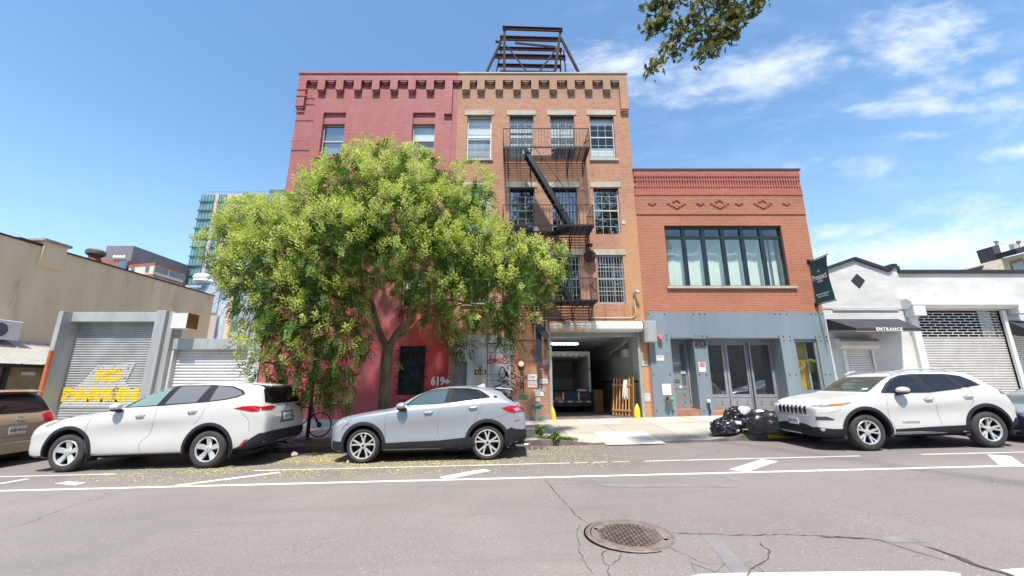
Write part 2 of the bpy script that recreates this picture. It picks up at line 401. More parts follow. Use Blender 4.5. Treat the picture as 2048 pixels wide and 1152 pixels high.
def text(s, size, loc, mat, name, parent=None, rot=(R(90), 0, 0), ext=.004, bold=0, shear=0, sx=1, align='CENTER', space=1, local=False):
    c = bpy.data.curves.new('t', 'FONT'); c.body = s; c.size = size; c.extrude = ext; c.offset = bold; c.shear = shear
    c.align_x = align; c.align_y = 'CENTER'; c.space_character = space; c.resolution_u = 3
    o = bpy.data.objects.new('t', c); COL.objects.link(o)
    bpy.context.view_layer.update()
    me = bpy.data.meshes.new_from_object(o.evaluated_get(bpy.context.evaluated_depsgraph_get()))
    bpy.data.objects.remove(o)
    me.transform(Matrix.Diagonal((sx, 1, 1, 1)))
    mt = Matrix.Translation(loc) @ (rot if isinstance(rot, Matrix) else Matrix.Rotation(rot[2], 4, 'Z') @ Matrix.Rotation(rot[1], 4, 'Y') @ Matrix.Rotation(rot[0], 4, 'X'))
    og = Vector(parent.get('_o', (0,0,0))) if (parent is not None and not local) else Vector((0, 0, 0))
    me.transform(Matrix.Translation(-og) @ mt); me.materials.clear(); me.materials.append(mat); me.name = name
    ob = bpy.data.objects.new(name, me); COL.objects.link(ob)
    if parent is not None: ob.parent = parent
    return ob

def ribbon(mb, pts, w, y, th=.003):      # a painted stroke on an upright wall: flat strip in x-z
    pts = smooth_line(pts, 5); n = len(pts)
    L = []
    for i, p in enumerate(pts):
        a = pts[max(i-1, 0)]; b = pts[min(i+1, n-1)]; dx, dz = b[0]-a[0], b[1]-a[1]; l = math.hypot(dx, dz) or 1
        ww = w[min(i*len(w)//n, len(w)-1)] if isinstance(w, list) else w
        L.append(((p[0]-dz/l*ww/2, p[1]+dx/l*ww/2), (p[0]+dz/l*ww/2, p[1]-dx/l*ww/2)))
    for i in range(n-1):
        (a, b), (c, d) = L[i], L[i+1]; yy = y(a[0]) if callable(y) else y
        mb.face((a[0], yy, a[1]), (b[0], yy, b[1]), (d[0], yy, d[1]), (c[0], yy, c[1]))
def smooth_line(pts, k=4):
    if len(pts) < 3: return pts
    out = []; P = [pts[0]] + list(pts) + [pts[-1]]
    for i in range(1, len(P)-2):
        a, b, c, d = P[i-1], P[i], P[i+1], P[i+2]
        for j in range(k):
            t = j/k
            out.append(tuple(.5*((2*b[m]) + (-a[m]+c[m])*t + (2*a[m]-5*b[m]+4*c[m]-d[m])*t*t + (-a[m]+3*b[m]-3*c[m]+d[m])*t**3) for m in range(len(b))))
    out.append(tuple(P[-2])); return out

def text_fit(s, x0, x1, z0, z1, y, mat, name, parent, bold=0, ext=.004):
    o = text(s, 1.0, (0, 0, 0), mat, name, parent, rot=(0, 0, 0), bold=bold/(z1-z0), ext=.5, local=True)
    me = o.data; n = len(me.vertices); v = np.empty(n*3, dtype=np.float32); me.vertices.foreach_get('co', v); v = v.reshape(-1, 3)
    mn, mx = v.min(0), v.max(0); og = parent.get('_o', (0, 0, 0))
    w = np.stack([x0+(v[:, 0]-mn[0])/(mx[0]-mn[0])*(x1-x0)-og[0], y-(v[:, 2]-mn[2])/(mx[2]-mn[2])*ext*2-og[1], z0+(v[:, 1]-mn[1])/(mx[1]-mn[1])*(z1-z0)-og[2]], 1)
    me.vertices.foreach_set('co', w.astype(np.float32).ravel()); me.update(); return o

def worn_letters(name, col, pitch, z0):     # paint that missed the grooves between the slats and has flaked
    t = NT(name); P = t.pos(); sx = t.n('ShaderNodeSeparateXYZ'); t.l(P, sx.inputs[0])
    fr = t.math('FRACT', t.math('DIVIDE', t.math('SUBTRACT', sx.outputs[2], z0), pitch))
    gap = t.math('LESS_THAN', t.math('ABSOLUTE', t.math('SUBTRACT', fr, .42)), .41)
    fl = t.math('LESS_THAN', t.noise(P, 5, 6, .75), .60)
    a = t.math('MULTIPLY', gap, fl)
    p = t.n('ShaderNodeBsdfPrincipled'); t.setv(p.inputs['Base Color'], col); p.inputs['Roughness'].default_value = .6; t.l(a, p.inputs['Alpha']); t.l(p.outputs[0], t.out.inputs[0]); return t.m
# ------------------------------------------------------------------ camera, light, sky
cam = bpy.data.objects.new('camera', bpy.data.cameras.new('camera')); COL.objects.link(cam)
cam.location = (0, 0, EYE); cam.rotation_euler = (R(90) + PITCH, 0, 0)
cam.data.sensor_width = 36; cam.data.lens = 36*FOC/2048; cam.data.clip_end = 3000; cam.data.clip_start = .05
scn.camera = cam
SUN_EL = 63; sd = Vector((-.09, -1, 0)).normalized()*math.cos(R(SUN_EL)); sd.z = math.sin(R(SUN_EL))
sun = bpy.data.objects.new('sun', bpy.data.lights.new('sun', 'SUN')); COL.objects.link(sun)
sun.data.energy = 4.2; sun.data.angle = R(3.0); sun.data.color = (1, .93, .82)
sun.rotation_euler = (-sd).to_track_quat('-Z', 'Y').to_euler(); sun.location = (0, -20, 40)
scn.view_settings.view_transform = 'Standard'; scn.view_settings.look = 'None'; scn.view_settings.exposure = .78; scn.view_settings.gamma = 1
wd = bpy.data.worlds.new('World'); scn.world = wd; wd.use_nodes = True
t = NT('', wd.node_tree)
for n in list(t.t.nodes): t.t.nodes.remove(n)
out = t.n('ShaderNodeOutputWorld')
sky = t.n('ShaderNodeTexSky', sky_type='NISHITA'); sky.sun_disc = False; sky.sun_elevation = R(SUN_EL)
sky.sun_rotation = math.atan2(sd.x, sd.y); sky.air_density = 1.35; sky.dust_density = .6; sky.ozone_density = 2.2; sky.altitude = 20
gen = t.n('ShaderNodeTexCoord').outputs['Generated']; sx = t.n('ShaderNodeSeparateXYZ'); t.l(gen, sx.inputs[0])
ay = t.math('MAXIMUM', t.math('ABSOLUTE', sx.outputs[1]), .05)
cb = t.n('ShaderNodeCombineXYZ'); t.l(t.math('DIVIDE', sx.outputs[0], ay), cb.inputs[0]); t.l(t.math('DIVIDE', sx.outputs[2], ay), cb.inputs[1])
tp = cb.outputs[0]
def blob(px, py, rx, ry, rot, k):
    v = (576-py)/FOC; b = CP - v*SP; c = ((px-1024)/FOC/b, (SP+v*CP)/b, 0)
    s = t.vmath('SUBTRACT', tp, c); ro = t.n('ShaderNodeVectorRotate', rotation_type='Z_AXIS'); t.l(s, ro.inputs['Vector']); ro.inputs['Angle'].default_value = -R(rot)
    q = t.vmath('MULTIPLY', ro.outputs[0], (FOC*b/rx, FOC*b/ry, 1)); g = t.n('ShaderNodeTexGradient', gradient_type='SPHERICAL'); t.l(q, g.inputs[0])
    return t.math('MULTIPLY', g.outputs['Fac'], k)
bl = [blob(1550, 140, 210, 85, 20, 1.15), blob(1845, 75, 190, 110, 12, 1.1), blob(1250, 130, 190, 80, -8, .95), blob(1850, 505, 430, 95, 4, 1.35), blob(1950, 160, 250, 40, 16, .8),
      blob(1850, 215, 230, 30, 4, .8), blob(1700, 335, 200, 40, 0, .45), blob(2040, 300, 120, 25, 12, .8), blob(1400, 190, 260, 50, 0, .55), blob(2040, 230, 150, 90, 0, .55), blob(1950, 420, 200, 60, 0, .5), blob(1850, 270, 130, 18, 4, .6)]
acc = bl[0]
for b in bl[1:]: acc = t.math('MAXIMUM', acc, b)
ro = t.n('ShaderNodeVectorRotate', rotation_type='Z_AXIS'); t.l(tp, ro.inputs['Vector']); ro.inputs['Angle'].default_value = -R(14)
n1 = t.noise(t.vmath('MULTIPLY', ro.outputs[0], (1.3, 3.4, 1)), 3.2, 10, .62, .35)
n2 = t.noise(t.vmath('MULTIPLY', ro.outputs[0], (1, 2.0, 1)), 9, 8, .65, .2)
nn = t.math('ADD', t.math('MULTIPLY', n1, .62), t.math('MULTIPLY', n2, .38))
cl = t.mr(t.math('ADD', t.math('MULTIPLY', nn, 2.3), t.math('MULTIPLY', acc, .50)), 1.06, 1.98)
cl = t.math('MULTIPLY', cl, t.mr(acc, .0, .28))
veil = t.math('MULTIPLY', t.math('MULTIPLY', t.mr(n1, .42, .72), .12), t.mr(sx.outputs[0], -.05, .3))
cl = t.math('MULTIPLY', t.math('MAXIMUM', cl, veil), .74)
cl = t.math('MULTIPLY', cl, t.mr(sx.outputs[2], -.02, .05))
hz = t.math('MULTIPLY', t.mr(sx.outputs[2], .55, .0), .36)
skc = t.mix(1.0, sky.outputs[0], (.74, .91, 1.0), 'MULTIPLY')
skc = t.mix(hz, skc, (3.1, 4.3, 6.0))
skc = t.mix(cl, skc, (5.1, 5.4, 5.75))
bg = t.n('ShaderNodeBackground'); bg.inputs[1].default_value = .135; t.l(skc, bg.inputs[0]); t.l(bg.outputs[0], out.inputs[0])

# ------------------------------------------------------------------ ground, road, markings
def sheet(name, poly, mat, dz, sub=None):         # flat polygon laid on the sloping road
    mb = MB(); mb.face(*[(x, y, gz(x) + dz) for x, y in poly]); o = mb.build(name, mat, local=True); return struct(o)
mb = MB(); mb.face((-900, -900, gz(-60)-1.2), (900, -900, gz(-60)-1.2), (900, 1200, gz(-60)-1.2), (-900, 1200, gz(-60)-1.2)); struct(mb.build('ground', M['conc'], local=True))
sheet('road', [(-60, -4.6), (60, -4.6), (60, KY+.1), (-60, KY+.1)], M['asph'], 0)
def band(name, x0, x1, y0, y1, dz=.004, y2=None, y3=None):
    return sheet(name, [(x0, y0), (x1, y0 if y2 is None else y2), (x1, y1 if y3 is None else y3), (x0, y1)], M['rpaint'], dz)
def wobble(x0, x1, yc, w, mat, dz, name, seed=1, amp=.01, st=.25):
    mb = MB(); n = max(2, int((x1-x0)/st)); up = []; dn = []
    for i in range(n+1):
        x = x0 + (x1-x0)*i/n; a = noise.noise((x*1.7, seed, 0))*amp; b = noise.noise((x*6, seed+5, 0))*amp*.6; up.append((x, yc(x)+w/2+a+b)); dn.append((x, yc(x)-w/2+a-b))
    for i in range(n): mb.face(*[(x, y, gz(x)+dz) for x, y in (dn[i], dn[i+1], up[i+1], up[i])])
    return struct(mb.build(name, mat, local=True))
wobble(-60, 60, lambda x: 7.43 - .008*x, .115, M['rpaint'], .004, 'lane_line', 3)
for a, b in ((-60, -8.0), (-5.2, 1.15), (1.25, 1.5), (1.62, 1.9), (2.65, 6.95), (8.15, 60)):
    wobble(a, b, lambda x: 8.62 - .012*x, .075, M['rpaint'], .004, 'lane_line', 4)
wobble(2.0, 2.35, lambda x: 8.6, .05, M['rpaint'], .004, 'lane_line', 9, .03)
def strip(p, q, w, name='road_marking', mat=None, dz=.005):
    a = G(*p); b = G(*q); d = Vector((b[0]-a[0], b[1]-a[1])).normalized(); nrm = Vector((-d.y, d.x))*w/2
    return sheet(name, [(a[0]-nrm.x, a[1]-nrm.y), (b[0]-nrm.x, b[1]-nrm.y), (b[0]+nrm.x, b[1]+nrm.y), (a[0]+nrm.x, a[1]+nrm.y)], mat or M['rpaint'], dz)
strip((885, 957), (975, 940), .26); strip((1475, 942), (1540, 921), .30); strip((2025, 933), (1998, 911), .30); strip((350, 972), (560, 945), .16)
strip((0, 968), (55, 958), .15)
q = [G(*p)[:2] for p in ((108, 968), (135, 963.5), (172, 966), (150, 971.5))]; sheet('road_marking', q, M['rpaint'], .006)
for pts in ([(1370, 1156), (1400, 1149), (1480, 1147), (1700, 1144), (1880, 1143), (1920, 1148), (1925, 1160), (1370, 1165)], [(2000, 1141), (2060, 1136), (2070, 1165), (2050, 1160)]):
    sheet('crosswalk_marking', [G(*p)[:2] for p in pts], M['rpaint'], .005)
# seal patches and cracks
for pts in ([(1165, 948), (1180, 958), (1200, 972), (1270, 976), (1360, 974), (1480, 975), (1455, 969), (1300, 968), (1215, 968), (1190, 957)],
            [(1395, 1062), (1425, 1062), (1460, 1100), (1500, 1140), (1510, 1152), (1470, 1152), (1440, 1115)],
            [(1400, 940), (1420, 940), (1470, 955), (1478, 962), (1462, 960)],
            [(1740, 1077), (1820, 1071), (1850, 1086), (1800, 1086), (1770, 1084)]):
    sheet('asphalt_patch', [G(*p)[:2] for p in pts], M['patch'], .003)
def crack(px, w=.012, seed=0, name='crack'):
    pts = [G(*p)[:2] for p in px]; rnd = random.Random(seed); out = []
    for i in range(len(pts)-1):
        a, b = pts[i], pts[i+1]; L = math.dist(a, b); k = max(1, int(L/.05))
        for j in range(k):
            t_ = j/k; out.append((a[0]+(b[0]-a[0])*t_+rnd.uniform(-1, 1)*.014, a[1]+(b[1]-a[1])*t_+rnd.uniform(-1, 1)*.014))
    out.append(pts[-1]); mb = MB(); n = len(out); pr = None
    for i, p in enumerate(out):
        a = out[max(i-1, 0)]; b = out[min(i+1, n-1)]; dx, dy = b[0]-a[0], b[1]-a[1]; l = math.hypot(dx, dy) or 1
        ww = w*rnd.uniform(.3, 1.2)*(.3 if i in (0, n-1) else 1); e = ((p[0]-dy/l*ww, p[1]+dx/l*ww), (p[0]+dy/l*ww, p[1]-dx/l*ww))
        if pr: mb.face(*[(x, y, gz(x)+.006) for x, y in (pr[0], pr[1], e[1], e[0])])
        pr = e
    struct(mb.build(name, M['crack'], local=True))
crack([(1090, 960), (1103, 975), (1120, 996), (1142, 1018), (1150, 1030), (1172, 1047), (1183, 1049)], .005, 1)
crack([(1345, 1066), (1380, 1068), (1440, 1070), (1500, 1071), (1560, 1070), (1620, 1072), (1700, 1075), (1740, 1077)], .006, 2)
crack([(1640, 1074), (1680, 1076), (1740, 1078)], .012, 12)
crack([(1840, 1090), (1890, 1105), (1920, 1120), (1960, 1135), (2000, 1145), (2040, 1160)], .016, 3)
crack([(1885, 1105), (1915, 1115), (1960, 1133), (1990, 1142)], .020, 33)
crack([(1700, 1078), (1760, 1080), (1800, 1095), (1850, 1110), (1900, 1125)], .005, 4)
crack([(1225, 1098), (1207, 1105), (1203, 1120), (1213, 1131), (1228, 1130), (1240, 1112), (1250, 1102)], .0035, 5)
crack([(1215, 1131), (1218, 1145), (1222, 1160)], .004, 6)
crack([(1160, 1048), (1155, 1070), (1158, 1100), (1170, 1125), (1185, 1150)], .003, 7)
crack([(1340, 1095), (1370, 1110), (1400, 1125), (1440, 1130)], .003, 8)
crack([(1520, 1085), (1540, 1105), (1530, 1125), (1500, 1140), (1495, 1155)], .007, 9)
crack([(95, 1030), (150, 1010), (200, 996), (240, 985), (290, 975)], .004, 10)
crack([(0, 1062), (60, 1045), (95, 1030)], .004, 11); crack([(630, 965), (655, 955), (690, 940)], .004, 13)
crack([(1350, 925), (1400, 912), (1440, 905), (1430, 897)], .004, 14)
# manhole cover
mx_, my_ = 1.245, 4.72; mz = gz(mx_)
mh = empty('manhole_cover', (mx_, my_, mz), 'round rusty cast iron manhole cover set in the grey asphalt', 'manhole cover')
mb = MB(); mb.lathe([(.30, .004), (.375, .009), (.40, .010), (.405, .004)], (mx_, my_, mz), n=48); mb.build('cover_plate', M['iron'], mh, True)
mb = MB(); mb.lathe([(.412, .004), (.415, .013), (.455, .013), (.465, .004)], (mx_, my_, mz), n=48); mb.build('frame_ring', M['iron'], mh, True)
mb = MB(); mb.lathe([(.404, .0045), (.413, .0045)], (mx_, my_, mz), n=48); mb.lathe([(.465, .0045), (.48, .0045)], (mx_, my_, mz), n=48)
for a in (20, 80, 140, 200, 260, 320): mb.lathe([(0, .0115), (.011, .0115)], (mx_+.15*math.cos(R(a)), my_+.15*math.sin(R(a)), mz), n=8)
for a in (155, -25): mb.lathe([(0, .0118), (.022, .0118)], (mx_+.36*math.cos(R(a)), my_+.36*math.sin(R(a)), mz), n=8)
mb.build('lift_holes', M['crack'], mh)
mb = MB(); rr = random.Random(5)
for i in range(-8, 9):
    for j in range(-8, 9):
        x, y = i*.043, j*.043
        if x*x+y*y > .335**2: continue
        for k in (-1, 0, 1):
            o = k*.0125; c = Vector((mx_+x, my_+y, mz+.011))
            if (i+j) % 2: mb.bar(c+Vector((-.017, o, 0)), c+Vector((.017, o, 0)), .0055, .006)
            else: mb.bar(c+Vector((o, -.017, 0)), c+Vector((o, .017, 0)), .0055, .006)
mb.build('tread_pattern', M['iron'], mh)
# storm drain beside the kerb
sdn = empty('storm_drain', (.35, 10.5, gz(.35)), 'black storm drain grate in the gutter behind the silver car', 'drain grate')
mb = MB(); mb.box(-.15, 1.0, 10.3, 10.75, gz(0)+.001, gz(.5)+.012); mb.build('frame', M['iron'], sdn)
mb = MB()
for i in range(7): mb.box(-.1+i*.155, 0+i*.155, 10.34, 10.71, gz(0)+.0135, gz(.5)+.0150)
mb.build('opening', M['crack'], sdn)
# kerb and pavement
mb = MB(); xs = sorted(set([-60, -30] + [i*.5 for i in range(-40, 41)] + [1.0, 2.1, 5.15, 6.0, 30, 60]))
for a, b in zip(xs[:-1], xs[1:]):
    ha, hb = .02+.12*drop_k(a), .02+.12*drop_k(b); za, zb = gz(a), gz(b)
    if a >= 7.0 or b <= 7.0: pass
    mb.add([(a, KY, za-.05), (b, KY, zb-.05), (b, KY+.02, zb+hb), (a, KY+.02, za+ha), (b, KY+.16, zb+hb+.003), (a, KY+.16, za+ha+.003)], [(0, 1, 2, 3), (3, 2, 4, 5)])
struct(mb.build('kerb', M['kerb'], local=True))
mb = MB()
for a, b in ((6.55, 8.0), (9.2, 10.9), (12.5, 16)):
    za, zb = gz(a), gz(b)
    mb.add([(a, KY-.003, za+.05), (b, KY-.003, zb+.05), (b, KY+.016, zb+.143), (a, KY+.016, za+.143), (b, KY+.165, zb+.147), (a, KY+.165, za+.147)], [(0, 1, 2, 3), (3, 2, 4, 5)])
struct(mb.build('kerb_marking', M['yellow'], local=True))
mb = MB(); ys = [KY+.16, 11.4, 12.2, 13.0, 14.0, 15.0, FY, FY+.9]
for a, b in zip(xs[:-1], xs[1:]):
    for c, d in zip(ys[:-1], ys[1:]):
        mb.face(*[(x, y, gz(x)+walk_h(x, y)) for x, y in ((a, c), (b, c), (b, d), (a, d))])
struct(mb.build('pavement', M['walk'], local=True))
# newer slabs of concrete
def slab(pts, dz=.004):
    mb = MB(); mb.face(*[(x, y, gz(x)+walk_h(x, y)+dz) for x, y in pts]); struct(mb.build('pavement_slab', M['walkp'], local=True))
def GW(px, py):
    x, y, z = G(px, py, .12)
    for _ in range(6): x, y, z = G(px, py, walk_h(x, y))
    return x, y
slab([GW(1188, 864), GW(1240, 863), GW(1288, 862), GW(1311, 876), GW(1332, 887), GW(1272, 889), GW(1213, 890)])
slab([GW(1155, 841), GW(1235, 841), GW(1246, 847), GW(1165, 848)])
slab([GW(1318, 838), GW(1400, 834), GW(1440, 832), GW(1440, 843), GW(1395, 845), GW(1345, 845)])
slab([GW(1450, 831), GW(1540, 826), GW(1560, 832), GW(1455, 842)])
# left kerbside step of the red building (pale strip at its foot)
# far pavement behind the camera
mb = MB()
for a, b in zip(xs[:-1], xs[1:]): mb.add([(a, -4.5, gz(a)+.15), (b, -4.5, gz(b)+.15), (b, -9.5, gz(b)+.2), (a, -9.5, gz(a)+.2), (a, -4.5, gz(a)-.05), (b, -4.5, gz(b)-.05)], [(0, 1, 2, 3), (4, 5, 1, 0)])
struct(mb.build('pavement', M['walk'], local=True))
mb = MB(); mb.face((-60, FY+.9, gz(-60)+.2), (60, FY+.9, gz(60)+.2), (60, 60, gz(60)+.2), (-60, 60, gz(-60)+.2)); struct(mb.build('back_lots_ground', M['conc'], local=True))
# ------------------------------------------------------------------ buildings
def wall_mb(mb, x0, x1, z0, z1, y, holes, depth=.22, yb=None):
    xs = sorted({x0, x1, *[h[0] for h in holes], *[h[1] for h in holes]}); zs = sorted({z0, z1, *[h[2] for h in holes], *[h[3] for h in holes]})
    for a, b in zip(xs[:-1], xs[1:]):
        for c, d in zip(zs[:-1], zs[1:]):
            mx, mz_ = (a+b)/2, (c+d)/2
            if not any(h[0] < mx < h[1] and h[2] < mz_ < h[3] for h in holes): mb.face((a, y, c), (b, y, c), (b, y, d), (a, y, d))
    for h in holes:
        e = y + (h[4] if len(h) > 4 else depth); a, b, c, d = h[:4]
        mb.face((a, y, c), (a, e, c), (a, e, d), (a, y, d)); mb.face((b, y, c), (b, y, d), (b, e, d), (b, e, c))
        mb.face((a, y, d), (a, e, d), (b, e, d), (b, y, d)); mb.face((a, y, c), (b, y, c), (b, e, c), (a, e, c))
    if yb:
        mb.face((x0, y, z0), (x0, y, z1), (x0, yb, z1), (x0, yb, z0)); mb.face((x1, y, z0), (x1, yb, z0), (x1, yb, z1), (x1, y, z1))
        mb.face((x0, yb, z0), (x0, yb, z1), (x1, yb, z1), (x1, yb, z0)); mb.face((x0, y+.3, z1-.4), (x1, y+.3, z1-.4), (x1, yb, z1-.4), (x0, yb, z1-.4))
        mb.face((x0, y, z1), (x1, y, z1), (x1, y+.3, z1), (x0, y+.3, z1)); mb.face((x0, y+.3, z1), (x1, y+.3, z1), (x1, y+.3, z1-.4), (x0, y+.3, z1-.4))
    return mb

def window(par, x0, x1, z0, z1, y=FY, cols=3, rt=3, rb=3, split=.5, blind=(), bars=None, sill=True, lintel=True, fr=None, dep=.13, fw=.045, gl=None, muntin=.015, lmat=None, llen=.12, lh=.24, smat=None):
    fr = fr or M['wframe']; ys = y + dep
    mb = MB()
    mb.box(x0, x0+fw, ys, ys+.07, z0, z1); mb.box(x1-fw, x1, ys, ys+.07, z0, z1)
    mb.box(x0+fw, x1-fw, ys, ys+.07, z1-fw, z1); mb.box(x0+fw, x1-fw, ys, ys+.07, z0, z0+fw)
    zm = z0 + (z1-z0)*split; mb.box(x0+fw, x1-fw, ys-.012, ys+.06, zm-.03, zm+.03)
    for lo, hi, n in ((z0+fw, zm-.03, rb), (zm+.03, z1-fw, rt)):
        for k in range(1, n): zz = lo+(hi-lo)*k/n; mb.box(x0+fw, x1-fw, ys+.012, ys+.03, zz-muntin/2, zz+muntin/2)
        if cols > 1:
            for k in range(1, cols): xx = x0+fw+(x1-x0-2*fw)*k/cols; mb.box(xx-muntin/2, xx+muntin/2, ys+.010, ys+.032, lo, hi)
    w = mb.build('window', fr, par)
    MB().face((x0+.01, ys+.034, z0+.01), (x1-.01, ys+.034, z0+.01), (x1-.01, ys+.034, z1-.01), (x0+.01, ys+.034, z1-.01)).build('pane', gl or M['glass'], w)
    for a, b, m in blind:
        MB().box(x0+.02, x1-.02, ys+.10, ys+.115, z0+(z1-z0)*a, z0+(z1-z0)*b).build('blind', M[m], w)
    if lintel: MB().box(x0-llen, x1+llen, y-.03, y+.1, z1+.002, z1+lh).build('lintel', lmat or M['stone'], w, bevel=.008)
    if sill: MB().box(x0-.09, x1+.09, y-.07, y+.13, z0-.10, z0-.002).build('window_sill', smat or M['stone'], w, bevel=.008)
    if bars:
        mb = MB(); yb_ = y + .03
        n = bars.get('n', 9)
        for k in range(n): xx = x0+.03+(x1-x0-.06)*k/(n-1); mb.box(xx-.008, xx+.008, yb_-.008, yb_+.008, z0+.02, z1-.03)
        for f in bars.get('h', (.02, .5, .97)): zz = z0+(z1-z0)*f; mb.box(x0, x1, yb_-.014, yb_-.0085, zz-.015, zz+.015)
        if bars.get('orn'):
            cx = (x0+x1)/2
            for zc in bars['orn']:
                zc = z0+(z1-z0)*zc
                for s in (-1, 1):
                    for q in (-1, 1):
                        pts = [(cx+s*(.02+.075*math.sin(a*.45)), yb_-.018, zc+q*(.02+.11*a/7+.03*math.cos(a))) for a in range(8)]
                        mb.tube(pts, .006, 5)
        mb.build('window_bars', M[bars.get('m', 'black')], w)
    return w

# ---- 619: red painted brick building
ZT = Zy(153)                    # top of the parapets
X0, XM, X1 = W(603, 152)[0], -2.42, 5.17
b619 = empty('brick_building', ((X0+XM)/2, FY, gz(-6)+.2), 'tall red painted brick building, faded pink above, behind the leafy street tree', 'building', 'buildings along the street')
rc = [-7.86, -3.89]; hw4 = .5
zt4, zb4 = Zy(225), Zy(312)
holes = []
for c in rc:
    holes.append((c-hw4, c+hw4, zb4, zt4, .25))
    for dz in (3.5, 6.6): holes.append((c-hw4, c+hw4, zb4-dz, zt4-dz-.1, .25))
gx0, gx1, gzb, gzt = W(797, 740)[0], W(849, 740)[0], Zy(790), Zy(692)
holes.append((gx0, gx1, gzb, gzt, .25))
wall_mb(MB(), 0, 0, 0, 0, 0, [])
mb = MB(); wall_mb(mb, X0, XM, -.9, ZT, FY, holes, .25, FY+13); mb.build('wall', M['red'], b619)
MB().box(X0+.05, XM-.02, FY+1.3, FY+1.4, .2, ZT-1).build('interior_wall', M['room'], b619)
for k, c in enumerate(rc):
    for dz in (0, 3.5, 6.6):
        zt, zb = zt4-dz-(.1 if dz else 0), zb4-dz; zz = Zy(246)-dz-(.1 if dz else 0)
        MB().box(c-hw4+.001, c+hw4-.001, FY+.10, FY+.24, zz+.02, zt).build('infill_panel', M['red'], b619)
        MB().box(c-hw4+.001, c+hw4-.001, FY+.07, FY+.20, zz, zz+.06).build('drip_ledge', M['red'], b619)
        bl_ = [(.5, 1, 'blindg')] if k == 0 else [(.52, 1, 'blind'), (.30, .5, 'blindg')]
        if k == 0: bl_.append((.02, .48, 'blind'))
        window(b619, c-hw4+.002, c+hw4-.002, zb, zz-.005, FY+.05, 1, 1, 1, .5 if k == 0 else .52, bl_, sill=False, lintel=False, gl=M['glass'] if k else M['glassr'])
        MB().box(c-hw4-.12, c+hw4+.12, FY-.09, FY+.05, zb-.13, zb-.003).build('window_sill', M['red'], b619, bevel=.01)
w = window(b619, gx0+.002, gx1-.002, gzb, gzt, FY+.04, 1, 1, 1, .5, [(0, 1, 'room')], sill=False, lintel=False, fr=M['navy'])
mb = MB()
for k in range(10):
    xx = gx0+.05+(gx1-gx0-.1)*k/9; mb.box(xx-.009, xx+.009, FY-.05, FY-.032, gzb-.0, gzt-.05)
for f in (.08, .36, .62, .90): zz = gzb+(gzt-gzb)*f; mb.box(gx0-.12, gx1+.12, FY-.058, FY-.051, zz-.02, zz+.02)
mb.build('window_bars', M['navy'], w)
MB().box(gx0-.16, gx1+.1, FY-.10, FY+.05, gzb-.17, gzb-.002).build('window_sill', M['red'], b619, bevel=.01)
# corbelled cornice: a proud band, hanging piers with three stepped bricks, short brackets between
def corbels(par, x0, x1, longs, shorts, mat, endx, endz, py_long=180, cap=True):
    mb = MB(); zbnd = Zy(165.5); zl = Zy(181.0); p = .16
    mb.box(x0, x1, FY-p, FY, zbnd, ZT-.001)
    for x in longs: mb.box(x-.165, x+.165, FY-p, FY, zl, zbnd)
    mb.build('cornice', mat, par)
    for x in longs:
        mb = MB()
        for k, (w_, d_) in enumerate(((.165, .17), (.115, .12), (.06, .06))): mb.box(x-w_, x+w_, FY-d_, FY, zl-.085*(k+1), zl-.085*k-.001)
        mb.build('corbel', mat, par)
    for x in shorts:
        mb = MB()
        for k, (w_, d_) in enumerate(((.15, .14), (.10, .10), (.05, .05))): mb.box(x-w_, x+w_, FY-d_, FY, zbnd-.07*(k+1), zbnd-.07*k-.001)
        mb.build('corbel', mat, par)
    for (ex, ez) in zip(endx, endz):
        mb = MB()
        for k, (w_, d_) in enumerate(((.17, .125), (.12, .085), (.06, .045))): mb.box(ex-w_, ex+w_, FY-d_, FY, ez-.085*(k+1), ez-.085*k-.001)
        mb.build('corbel', mat, par)
def zx(a): return W(560+a*.3645, 170)[0]
L619 = [zx(a) for a in (236, 336, 433, 532, 631, 729, 828)]; S619 = [zx(a) for a in (192, 288, 388, 485, 583, 682, 781, 880)]
L621 = [zx(a) for a in (1023, 1104, 1203, 1300, 1398, 1497, 1594, 1690, 1788)]; S621 = [zx(a) for a in (1059, 1156, 1253, 1348, 1447, 1543, 1641, 1738, 1835)]
corbels(b619, X0, XM, L619, S619 + [zx(975)], M['red'], [X0+.17], [Zy(216)])
mb = MB(); mb.box(X0, X0+.36, FY-.159, FY, Zy(216), Zy(165.5)); mb.build('pilaster', M['red'], b619); mb = MB(); mb.box(-3.0, -2.66, FY-.159, FY, Zy(232), Zy(165.5)); mb.box(-3.02, -2.66, FY-.03, FY, 3.2, Zy(232)-.001); mb.build('pilaster', M['red'], b619)
MB().box(X0-.04, XM, FY-.20, FY+.34, ZT, ZT+.07).build('coping', M['red'], b619)
for py, a, b in ((184, .0, .75), (196, .0, .75), (228, -.02, .8), (287, -.03, .8)):
    z = Zy(py); mb = MB(); mb.box(X0-.03, X0+b, FY-.185, FY-.17, z-.022, z+.022)
    for k in range(3): mb.box(X0+.1+k*.25, X0+.12+k*.25, FY-.19, FY-.165, z-.03, z+.03)
    mb.build('tie_bar', M['red'], b619)
x, z = W(863, 763); x2 = W(888, 763)[0]
text('619', .42, ((x+x2)/2, FY-.006, z), M['letw'], 'house_number', b619, bold=.016, sx=.82)
ax = W(890, 763)[0]; mb = MB(); mb.prism([(ax-.02, z-.05), (ax+.05, z-.05), (ax+.05, z-.12), (ax+.20, z), (ax+.05, z+.12), (ax+.05, z+.05), (ax-.02, z+.05)], FY-.009, FY-.002); mb.build('painted_arrow', M['letw'], b619)
MB().box(X0, gx0-.5, FY-.06, FY, -.5, gz(-6)+.42).build('wall_base', M['gpaint'], b619)

